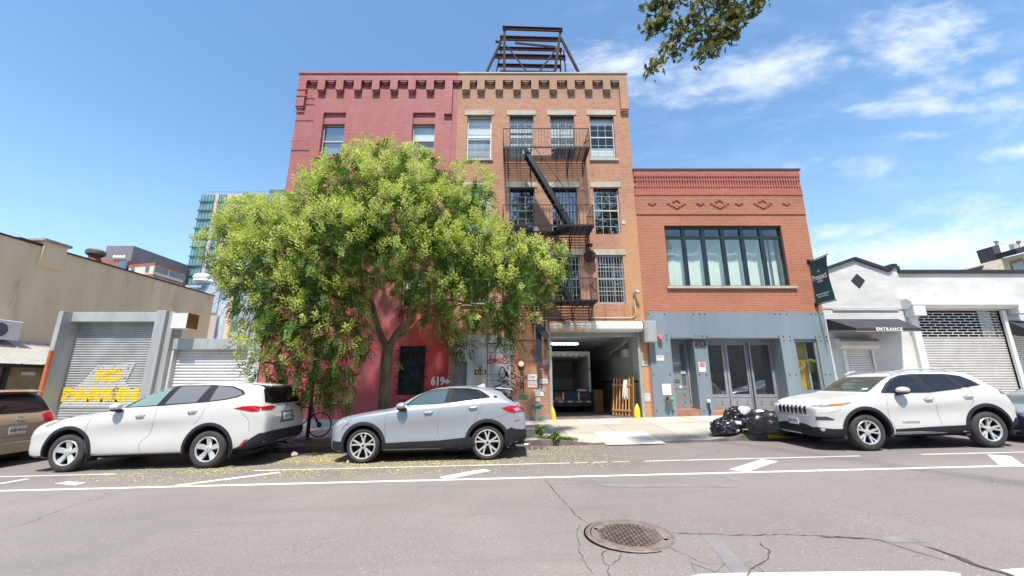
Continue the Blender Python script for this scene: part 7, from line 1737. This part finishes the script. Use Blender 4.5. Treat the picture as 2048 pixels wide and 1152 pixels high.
# crown: lobes (picture position, distance, radius in metres), darker pinnate leaves inside, panicles on the outer upper skin
LB_ = [(760, 350, 11.8, 1.15), (695, 362, 11.2, .82), (652, 380, 11.6, .6), (830, 360, 12.2, 1.0), (760, 315, 12.2, .6), (700, 420, 10.6, 1.35), (800, 430, 10.8, 1.4), (890, 400, 12.2, .95), (935, 375, 12.2, .75), (960, 400, 12.0, .45), (900, 470, 11.2, 1.25), (628, 458, 11.0, 1.0),
      (562, 462, 11.6, .85), (500, 455, 12.0, .8), (472, 455, 12.0, .55), (462, 425, 12.2, .26), (462, 475, 11.6, .5), (500, 500, 11.0, 1.15), (475, 540, 11.2, .6), (530, 560, 10.6, 1.1), (485, 590, 11.0, .55), (520, 625, 10.8, .65), (600, 520, 10.4, 1.25),
      (680, 510, 9.9, 1.2), (775, 480, 9.8, 1.15), (860, 520, 10.2, 1.1), (940, 530, 10.4, 1.05), (1000, 520, 10.8, .88), (1048, 535, 10.8, .68), (1085, 548, 10.8, .52), (1110, 525, 11, .38), (1060, 570, 10.6, .65), (1000, 580, 10.2, .85), (1030, 635, 10.4, .42), (1072, 512, 11.2, .3),
      (930, 590, 10.2, .75), (980, 620, 10.2, .5), (1000, 660, 10.3, .36), (1018, 670, 10.3, .28), (600, 600, 10.0, .9), (660, 590, 9.9, .8), (640, 650, 9.9, .8), (580, 680, 10.1, .75), (530, 700, 10.4, .6), (505, 690, 10.6, .5), (690, 670, 10.0, .62), (620, 720, 10.0, .62), (680, 725, 10.1, .5),
      (560, 735, 10.2, .42), (520, 745, 10.3, .4), (640, 765, 10.3, .38), (600, 770, 10.5, .3), (690, 760, 10.3, .3), (660, 790, 10.4, .22), (685, 800, 10.5, .15), (880, 585, 12.6, .6), (800, 570, 12.8, .4), (690, 570, 12.9, .45), (880, 620, 10.6, .45), (820, 620, 13.0, .35), (700, 630, 10.6, .3),
      (560, 480, 13.0, 1.1), (700, 470, 13.3, 1.3), (820, 480, 13.3, 1.3), (930, 490, 13, 1.1), (1020, 520, 12.6, .8), (915, 655, 11.2, .30), (905, 690, 11.2, .24), (930, 695, 11.2, .2), (870, 640, 11.0, .36), (800, 660, 12.2, .18), (725, 690, 11.0, .28), (812, 740, 12.0, .10), (560, 620, 12.4, .8), (640, 600, 12.8, .9)]
LB = [(a+max(0, 575-a)*.10, b+(max(0, 400-b))*.18, c_, d) for a, b, c_, d in LB_]
rng = np.random.default_rng(11)
def dirs(n): v = rng.normal(size=(n, 3)); return v/np.linalg.norm(v, axis=1)[:, None]
def frame_of(d, rnd):
    a = np.cross(d, rnd); a /= np.linalg.norm(a, axis=1)[:, None]+1e-9; return a, np.cross(d, a)
def leaf_quads(c, d, up, L, Wd):
    """flat pointed leaflets: c base, d direction, up side direction"""
    n = len(c); L = np.broadcast_to(L, n)[:, None]; Wd = np.broadcast_to(Wd, n)[:, None]
    return np.stack([c, c+d*L*.5+up*Wd*.5, c+d*L, c+d*L*.5-up*Wd*.5], axis=1)
ctr = []; rad = []
for px, py, Y, r in LB: ctr.append(T3(px, py, Y)); rad.append(r)
ctr = np.array(ctr); rad = np.array(rad)
def inside_depth(p):   # how deep a point lies in the union of lobes
    d = np.linalg.norm(p[:, None, :]-ctr[None], axis=2)/rad[None]; return 1-d.min(axis=1)
LQ = []; LT = []; BQ = []; BT = []
for (c0, r, lb) in zip(ctr, rad, LB):
    low = lb[1] > 600
    n = int(150*r*r*(1.75 if not low else 1.2))+8
    rd_ = rng.uniform(.35, 1.05, n)**.6; p = c0+dirs(n)*(rd_*r)[:, None]*np.array([1, 1, .85])
    dep = inside_depth(p); cn_ = np.array([noise.noise(Vector(q_)*.95+Vector((7, 3, 1))) for q_ in p]); p = p[(dep < .62) & (cn_ > rng.uniform(-.42, -.08, n))]; n = len(p)
    # pinnate leaf: arching rachis with paired leaflets
    out = p-c0; out /= np.linalg.norm(out, axis=1)[:, None]+1e-6
    d = out*.7+rng.normal(size=(n, 3))*.45; d[:, 2] -= .25 if not low else .55; d /= np.linalg.norm(d, axis=1)[:, None]
    a, b = frame_of(d, dirs(n)*.3+np.array([0, 0, 1.])); Lr = rng.uniform(.26, .42, n); ti = np.clip(rng.normal(.42 if not low else .3, .2, n)+p[:, 2]*.02, 0, 1)
    for k in range(9):
        u = (k+1)/9.5; q = p+d*(Lr*u)[:, None]-np.array([0, 0, 1.])*(Lr*.28*u*u)[:, None]
        for sg in (-1, 1):
            ld = d*.45+a*sg*.9+rng.normal(size=(n, 3))*.12; ld[:, 2] -= .12; ld /= np.linalg.norm(ld, axis=1)[:, None]
            up = np.cross(ld, b); up /= np.linalg.norm(up, axis=1)[:, None]+1e-6; sz = (.105-.05*abs(u-.45))*rng.uniform(.75, 1.15, n)
            LQ.append(leaf_quads(q, ld, up, sz, sz*.40)); LT.append(ti+rng.normal(0, .06, n))
    # panicles on the sunlit skin
    m = int(150*r*r*(1 if lb[1] < 620 else .6))+2; dv = dirs(m); dv[:, 2] = dv[:, 2]*.7+.35; dv[:, 1] -= .15; dv /= np.linalg.norm(dv, axis=1)[:, None]
    p = c0+dv*(r*rng.uniform(.90, 1.10, m))[:, None]; dep = inside_depth(p); cn_ = np.array([noise.noise(Vector(q_)*1.15) for q_ in p]); kp = (dep < .13) & (cn_ > rng.uniform(-.32, .12, m)); p = p[kp]; dv = dv[kp]; m = len(p)
    if not m: continue
    if lb[0] > 1040 or lb[1] < 640: pass
    ax = dv*.45+np.array([0, 0, .75])+rng.normal(size=(m, 3))*.22; ax /= np.linalg.norm(ax, axis=1)[:, None]; H = rng.uniform(.28, .46, m); ti = np.clip(rng.normal(.45, .22, m), 0, 1)
    if lb[0] > 1015: ti = np.clip(ti+.35, 0, 1)
    a, b = frame_of(ax, dirs(m))
    for k in range(13):
        u = k/13; an = k*2.4; sd_ = a*math.cos(an)+b*math.sin(an); q = p+ax*(H*(u*.85))[:, None]
        spk = (ax*.75+sd_*.75); spk /= np.linalg.norm(spk, axis=1)[:, None]; sl = H*.42*(1-.72*u)
        for j in range(3):
            v = (j+.6)/3; qq = q+spk*(sl*v)[:, None]; fd = spk+rng.normal(size=(m, 3))*.55; fd /= np.linalg.norm(fd, axis=1)[:, None]; s2 = np.cross(fd, dirs(m)); s2 /= np.linalg.norm(s2, axis=1)[:, None]+1e-6
            BQ.append(leaf_quads(qq, fd, s2, .070, .032)); BT.append(ti+rng.normal(0, .10, m))
soup('crown', np.concatenate(LQ), np.concatenate(LT), M['leaf'], tree)
soup('flower_panicles', np.concatenate(BQ), np.concatenate(BT), M['bloom'], tree)
# ------------------------------------------------------------------ big tree behind the viewer with a bough over the road
ot = empty('street_tree', (9.5, -6.3, .3), 'spreading street tree behind the viewer whose leafy bough hangs into the top of the view', 'tree')
mb = MB(); limb(mb, [(9.5, -6.3, .2), (9.4, -6.2, 3), (9.0, -5.6, 5.5)], .32, .22, 12)
B = lambda px, py, Y: T3(px, py, Y)
limb(mb, [(9.0, -5.6, 5.5), (8.2, -3, 8), (7.2, 1, 9.2), B(1480, -120, 6.2), B(1420, -40, 6.8), B(1390, 25, 6.9)], .08, .012)
tw = [[(1420, -40), (1380, 25), (1340, 90), (1300, 140)], [(1400, -60), (1345, 10), (1320, 45), (1295, 60)], [(1420, -40), (1430, 40), (1420, 80), (1400, 115)], [(1440, -40), (1480, 20), (1460, 50), (1445, 70)], [(1470, -60), (1500, -10), (1522, 2), (1495, 28)], [(1440, -40), (1452, 5), (1470, 45), (1462, 75)], [(1350, -20), (1330, 30), (1312, 48)], [(1380, 25), (1360, 60), (1350, 110)], [(1400, -20), (1420, 60), (1435, 100)], [(1360, -20), (1320, 0), (1300, 10)], [(1420, -40), (1450, 0), (1470, 35)], [(1390, 25), (1400, 60), (1380, 80)]]
LQ = []; LT = []
for tk_ in tw:
    P = smooth_line([B(px, py, 6.9) for px, py in tk_], 5); limb(mb, P[::3]+[P[-1]], .028, .006, 5)
    for i in range(2, len(P)):
        n = 10; p = np.array(P[i])+rng.normal(size=(n, 3))*np.array([.075, .11, .065]); d = rng.normal(size=(n, 3)); d[:, 2] -= .6; d /= np.linalg.norm(d, axis=1)[:, None]; a, b = frame_of(d, dirs(n)); ti = rng.uniform(0, 1, n)
        for k, an in enumerate((-1.1, -.4, .3, 1.0)):
            ld = d*math.cos(an)+a*math.sin(an); LQ.append(leaf_quads(p, ld, np.cross(ld, b), rng.uniform(.07, .12, n), .045)); LT.append(ti)
for (cx, cy, cz, r, m_) in ((9, -5.6, 8, 2.8, 1500), (7.5, -5, 9.5, 2.2, 1100), (12, -7, 8.5, 2.6, 900)):
    p = np.array([cx, cy, cz])+dirs(m_)*(r*rng.uniform(.3, 1, m_)**.5)[:, None]; d = rng.normal(size=(m_, 3)); d[:, 2] -= .3; d /= np.linalg.norm(d, axis=1)[:, None]; a, b = frame_of(d, dirs(m_))
    for an in (-.9, 0, .9): ld = d*math.cos(an)+a*math.sin(an); LQ.append(leaf_quads(p, ld, np.cross(ld, b), .24, .12)); LT.append(rng.uniform(0, 1, m_))
mb.build('trunk', M['bark'], ot, True); soup('crown', np.concatenate(LQ), np.concatenate(LT), M['oak'], ot)
for (x_, y_) in ((-7.5, -12.0), (2.6, -12.3), (12.5, -12.0)):
    o = empty('street_tree', (x_, y_, .1), 'street tree across the road behind the viewer, seen only in window reflections', 'tree', 'trees across the road')
    mb = MB(); limb(mb, [(x_, y_, .1), (x_+.1, y_, 4), (x_, y_-.2, 12), (x_+.4, y_, 20)], .4, .07, 10); mb.build('trunk', M['bark'], o, True)
    LQ = []; LT = []
    for (dx, dy, dz, r, m_) in ((0, 0, 12, 4.2, 2600), (-3.3, .3, 10.0, 2.8, 1100), (3.4, -.2, 10.5, 2.8, 1100), (.3, 0, 18, 3.8, 2300), (2.9, 0, 15.6, 2.8, 1100), (-2.9, 0, 15.8, 2.8, 1100), (0, 0, 22.5, 2.6, 1100)):
        p = np.array([x_+dx, y_+dy, dz])+dirs(m_)*(r*rng.uniform(.3, 1, m_)**.5)[:, None]; d = rng.normal(size=(m_, 3)); d /= np.linalg.norm(d, axis=1)[:, None]; a, b = frame_of(d, dirs(m_))
        for an in (-.9, 0, .9): ld = d*math.cos(an)+a*math.sin(an); LQ.append(leaf_quads(p, ld, np.cross(ld, b), .26, .13)); LT.append(rng.uniform(0, 1, m_))
    soup('crown', np.concatenate(LQ), np.concatenate(LT), M['oak'], o)
# ------------------------------------------------------------------ fallen petals, weeds, grass
n = 52000; x = rng.normal(-3.2, 3.4, n); y = rng.uniform(7.5, 10.8, n)
dens = np.clip((y-7.6)/1.6, .02, 1)*np.clip(1.25-np.abs(y-9.4)*.25, .2, 1)*np.where(x > 1.6, np.clip(1-(x-1.6)*.6, 0, 1), 1)*np.where(x < -8.5, .1, 1)*np.where((x > -4.6) | (y < 9.2), 1, .7)
cl_ = np.array([noise.noise((a*.9, b*1.6, 3.)) for a, b in zip(x, y)])*.9+.55
k = rng.uniform(size=n) < dens*np.clip(cl_, .05, 1); x, y = x[k], y[k]; n = len(x)
p = np.stack([x, y, SL*x+.007], 1); an = rng.uniform(0, 6.28, n); d = np.stack([np.cos(an), np.sin(an), rng.uniform(-.05, .25, n)], 1); s2 = np.stack([-np.sin(an), np.cos(an), rng.uniform(-.1, .2, n)], 1); sz = rng.uniform(.014, .034, n)
o = soup('fallen_petals', leaf_quads(p, d, s2, sz, sz*.8), rng.uniform(0, 1, n), M['petal'], org=(-3, 9, 0)); tag(o, 'yellow-green fallen petals scattered over the asphalt round the parked cars', 'petals', kind='stuff')
n = 5000; x = rng.uniform(-9.5, 1.0, n); y = rng.uniform(KY+.2, 12.6, n); k = np.array([noise.noise((a*1.3, b*1.6, 8.)) for a, b in zip(x, y)]) > -.05; x, y = x[k], y[k]; n = len(x)
zz = np.array([gz(a)+walk_h(a, b)+.006 for a, b in zip(x, y)]); p = np.stack([x, y, zz], 1); an = rng.uniform(0, 6.28, n); d = np.stack([np.cos(an), np.sin(an), rng.uniform(-.05, .4, n)], 1); s2 = np.stack([-np.sin(an), np.cos(an), rng.uniform(-.1, .3, n)], 1); sz = rng.uniform(.014, .034, n)
o = soup('fallen_petals', leaf_quads(p, d, s2, sz, sz*.8), rng.uniform(0, .8, n), M['petal'], org=(-4, 12, 0)); tag(o, 'dry yellow petals lying on the earth strip beside the kerb', 'petals', kind='stuff')
def grass(name, pts, n, h, label, cat='grass', kind='stuff', mat='weed', wd=.012):
    Q = []; Tn = []
    for (x, y, r) in pts:
        m_ = int(n/len(pts)); px_ = x+rng.normal(0, r, m_); py_ = y+rng.normal(0, r*.35, m_); z = np.array([gz(a)+walk_h(a, b) if b > KY else gz(a) for a, b in zip(px_, py_)])
        p = np.stack([px_, py_, z], 1); d = rng.normal(size=(m_, 3))*.45; d[:, 2] = 1; d /= np.linalg.norm(d, axis=1)[:, None]; s2 = np.cross(d, dirs(m_)); s2 /= np.linalg.norm(s2, axis=1)[:, None]
        Q.append(leaf_quads(p, d, s2, rng.uniform(.4, 1, m_)*h, wd)); Tn.append(rng.uniform(0, 1, m_))
    o = soup(name, np.concatenate(Q), np.concatenate(Tn), M[mat], org=(pts[0][0], pts[0][1], 0)); return tag(o, label, cat, kind=kind)
gA = [G(px, 885, .08)[:2] for px in (1090, 1105, 1120, 1135, 1145)]
grass('grass', [(a+.0, max(b, KY+.2), .10) for a, b in gA], 700, .13, 'tufts of green grass along the broken kerb behind the silver car')
grass('grass', [(*GW(px, 868), .14) for px in (1445, 1460, 1480)] + [(*GW(1490, 866), .08)], 700, .10, 'short green grass tuft at the foot of the rubbish bags')
def weed(x, y, h, label, n=60):
    z = gz(x)+walk_h(x, y); o = empty('weed', (x, y, z), label, 'weed'); mb = MB(); P = []
    for k in range(6): a = k*1.05; e = (x+.5*h*math.cos(a)*.6, y+.3*h*math.sin(a), z+h*(.6+.4*((k*37) % 10)/10)); mb.tube([(x, y, z), ((x+e[0])/2, (y+e[1])/2, z+h*.45), e], .006, 5); P += [(x+(e[0]-x)*t_, y+(e[1]-y)*t_, z+(e[2]-z)*t_) for t_ in (.45, .6, .75, .9, 1.0)]
    mb.build('stem', M['weed'], o); P = np.repeat(np.array(P), 5, axis=0); n = len(P); P = P+rng.normal(size=(n, 3))*.03; d = dirs(n); s2 = np.cross(d, dirs(n)); s2 /= np.linalg.norm(s2, axis=1)[:, None]
    soup('leaves', leaf_quads(P, d, s2, .075, .05), rng.uniform(0, 1, n), M['weed'], o)
weed(*GW(1080, 875), .32, 'tall leafy weed at the kerb beside the rear of the silver car'); weed(*GW(1112, 881), .16, 'low leafy weed on the kerb right of the taller one')
# palm leaves behind the yellow-walled window and a plant inside the glazed doors
for (px, py, lab) in ((1612, 722, 'green potted palm behind the narrow window of the steel front'), (1432, 750, 'green plant inside the left glazed door')):
    Y = FY+.22 if px > 1500 else FY+1.0; c0 = np.array(T3(px, py, Y)); o = empty('potted_palm', tuple(c0-np.array([0, 0, 1.2])), lab, 'plant'); Q = []; mb = MB(); mb.tube([tuple(c0-np.array([0, 0, 1.2])), tuple(c0)], .03, 8); mb.build('stem', M['bark'], o); mb = MB(); mb.lathe([(.09, -1.75), (.13, -1.25)], tuple(c0), n=14); mb.build('pot', M['stepb'], o)
    for k in range(7):
        a = k*.9+.3; e = np.array([math.cos(a), math.sin(a)*.18, .30]); L = .50
        for j in range(14):
            u = (j+1)/14; q = c0+e*L*u-np.array([0, 0, .55*u*u]); 
            for sg in (-1, 1):
                d = e*.5+np.array([-e[1], e[0], -.5])*sg*.6; d[2] -= .3; d /= np.linalg.norm(d); Q.append(leaf_quads(q[None], d[None], np.array([[0, .3, 1.]]), .20, .025)[0])
    soup('fronds', np.array(Q), rng.uniform(.3, 1, len(Q)), leafmat('palm_leaf', (.10, .22, .03), (.45, .50, .08)), o)
# ------------------------------------------------------------------ rubbish bags
def bag(c, r, seed, label, knot=None, smooth_=False, mat=None):
    bm = bmesh.new(); bmesh.ops.create_icosphere(bm, subdivisions=5, radius=1)
    for v in bm.verts:
        p = v.co.copy(); a = noise.noise(p*1.3+Vector((seed, 0, 0)))*.22
        w1 = abs(noise.noise(Vector((p.x*2.6+noise.noise(p*2)*1.2, p.y*3.2, p.z*1.5+seed)))); w2 = abs(noise.noise(Vector((p.x*5, p.y*5, p.z*3+seed*3))))
        k = 1+a-(.30 if not smooth_ else .16)*(w1**.7)-(.02 if not smooth_ else .01)*(w2**.8)
        v.co = Vector((p.x*r[0]*k, p.y*r[1]*k, p.z*r[2]*k))
        if v.co.z < -r[2]*.62: v.co.z = -r[2]*.62+(v.co.z+r[2]*.62)*.12
    me = bpy.data.meshes.new('rubbish_bag'); bm.to_mesh(me); bm.free(); me.materials.append(mat or M['bag']); soft(me, 30)
    o = bpy.data.objects.new('rubbish_bag', me); COL.objects.link(o); o.location = c; return tag(o, label, 'rubbish bag', 'black rubbish bags at the kerb')
M['bag'] = plain('black_plastic_bag', (.014, .013, .017), .33, var=.2, spec=.6, coat=.12)
def BG(px, py): x, y = GW(px, py); return x, y, gz(x)+walk_h(x, y)
x, y, z = BG(1490, 866); bag((x+.03, y+.30, z+.34), (.44, .36, .38), 2.1, 'upright crumpled black bag with torn white plastic on top, leftmost at the back')
x2, y2, z2 = BG(1458, 869); bag((x2-.05, y2+.05, z2+.17), (.44, .33, .26), 5.7, 'small flat crumpled black bag in front, lowest of the pile')
x3, y3, z3 = BG(1545, 872); o = bag((x3+.2, y3+.22, z3+.26), (.74, .38, .38), 9.4, 'largest smooth black bag leaning towards the white SUV bumper', smooth_=True); o.rotation_euler = (0, .12, -.15)
for (cx, cy, cz, lab, rr_) in ((x+.12, y+.06, z+.54, 'torn white plastic film on top of the upright black bag', (.17, .07, .15)), (x2+.22, y2-.1, z2+.30, 'small white plastic scrap on the low flat bag', (.12, .08, .06)), (BG(1506, 864)[0], BG(1506, 864)[1], z+.1, 'white scrap wedged between the black bags', (.07, .06, .12))):
    o = bag((cx, cy, cz), rr_, cx, lab, mat=plain('white_film', (.62, .63, .64), .3)); o.name = 'plastic_scrap'; o['category'] = 'plastic scrap'; del o['group']
# ------------------------------------------------------------------ sign post and bicycle at the left kerb
x, y, z = BG(614, 879); sp = empty('sign_post', (x, y, z), 'dark brown steel sign post standing at the kerb before the bicycle', 'post')
zt2 = W(623, 770, y)[1]; mb = MB(); mb.box(x-.045, x+.045, y-.02, y+.02, z-.05, zt2+1.0); mb.build('post', M['rustd'], sp); mb = MB(); mb.box(x-.06, x+.12, y-.06, y+.06, z, z+.05); mb.build('base', M['redp'], sp); mb = MB(); mb.ball((x+.05, y-.05, W(622, 808, y)[1]), (.06, .04, .08)); mb.build('lock', M['trim'], sp)
yb = y+.45; xw, zw = W(639, 852, yb); rw = .34; zw = gz(xw)+walk_h(xw, yb)+rw+.005
bk = empty('bicycle', (xw-.5, yb, zw-rw), 'black bicycle with large front wheel locked to the brown post', 'bicycle')
def ring(mb, cx, cz, r, t_, y): mb.tube([(cx+r*math.cos(a*math.pi/18), y, cz+r*math.sin(a*math.pi/18)) for a in range(37)], t_, 8, cap=False)
xr = xw-1.02
for cx in (xw, xr):
    mb = MB(); ring(mb, cx, zw, rw, .019, yb); w = mb.build('wheel', M['trim'], bk, True); mb = MB()
    for k in range(16): a = k*math.pi/8; mb.bar((cx, yb+(.02 if k % 2 else -.02), zw), (cx+(rw-.02)*math.cos(a), yb, zw+(rw-.02)*math.sin(a)), .0035)
    mb.build('spokes', M['galv'], w); mb = MB(); mb.lathe([(.07, yb-.03), (.075, yb-.03)], (cx, 0, zw), 'y', 18); mb.tube([(cx, yb-.05, zw), (cx, yb+.05, zw)], .02, 8); mb.build('hub', M['galv'], w)
mb = MB(); hd = (xw-.26, yb, zw+.48); hb = (xw-.22, yb, zw+.32); bb = (xr+.44, yb, zw-.06); st = (xr+.30, yb, zw+.50)
for a, b, r_ in ((hd, st, .018), (hb, bb, .020), (bb, st, .018), ((xr, yb-.04, zw), bb, .011), ((xr, yb-.04, zw), (st[0]+.02, yb, st[2]-.04), .010), (hd, hb, .022)): mb.tube([a, b], r_, 8)
mb.build('frame', M['trim'], bk, True); mb = MB(); mb.tube([hb, (xw-.05, yb-.055, zw+.04), (xw, yb-.055, zw)], .016, 8); mb.tube([hb, (xw-.05, yb+.055, zw+.04), (xw, yb+.055, zw)], .016, 8); mb.build('fork', M['trim'], bk, True)
mb = MB(); mb.tube([hd, (hd[0]-.02, yb, hd[2]+.14)], .014); mb.tube([(hd[0]-.02, yb-.28, hd[2]+.14), (hd[0]-.02, yb+.28, hd[2]+.14)], .014); mb.build('handlebar', M['trim'], bk, True); mb = MB(); mb.tube([st, (st[0]-.03, yb, st[2]+.16)], .013); mb.ball((st[0]-.05, yb, st[2]+.19), (.14, .07, .035)); mb.build('saddle', M['trim'], bk, True)
mb = MB(); mb.lathe([(.08, yb-.05), (.095, yb-.05), (.095, yb-.045)], (bb[0], 0, bb[2]), 'y', 18); mb.bar((bb[0], yb-.07, bb[2]), (bb[0]+.1, yb-.07, bb[2]-.14), .02); mb.build('crank', M['galv'], bk)
x, z = W(643, 824, y+1.5); 
o = bag((BG(598, 880)[0], BG(598, 880)[1], BG(598, 880)[2]+.07), (.22, .16, .10), 3.3, 'crumpled white plastic bag lying at the foot of the brown post', mat=plain('white_film_2', (.55, .53, .55), .4)); o.name = 'plastic_bag'; o['category'] = 'plastic bag'; del o['group']
x, y, z = G(588, 913); o = bag((x, y, z+.05), (.09, .08, .06), 6.1, 'small white paper scrap in the gutter behind the white SUV', mat=bpy.data.materials['white_film_2']); o.name = 'paper_scrap'; o['category'] = 'paper scrap'; del o['group']
x, y, z = G(697, 925); o = bag((x, y-.02, z+.02), (.04, .035, .03), 6.9, 'tiny white scrap beside the front wheel of the silver car', mat=bpy.data.materials['white_film_2']); o.name = 'paper_scrap'; o['category'] = 'paper scrap'; del o['group']
x, y, z = BG(580, 868); mb = MB(); mb.box(X0+.5, gx0-.4, FY-.35, FY-.05, gz(-7)+.15, gz(-7)+.33)
# drop internal helper values
for ob_ in list(bpy.data.objects):
    if '_o' in ob_: del ob_['_o']
    if ob_.type == 'MESH' and ob_.parent is None and 'label' not in ob_ and ob_.get('kind') is None: print('UNTAGGED', ob_.name)
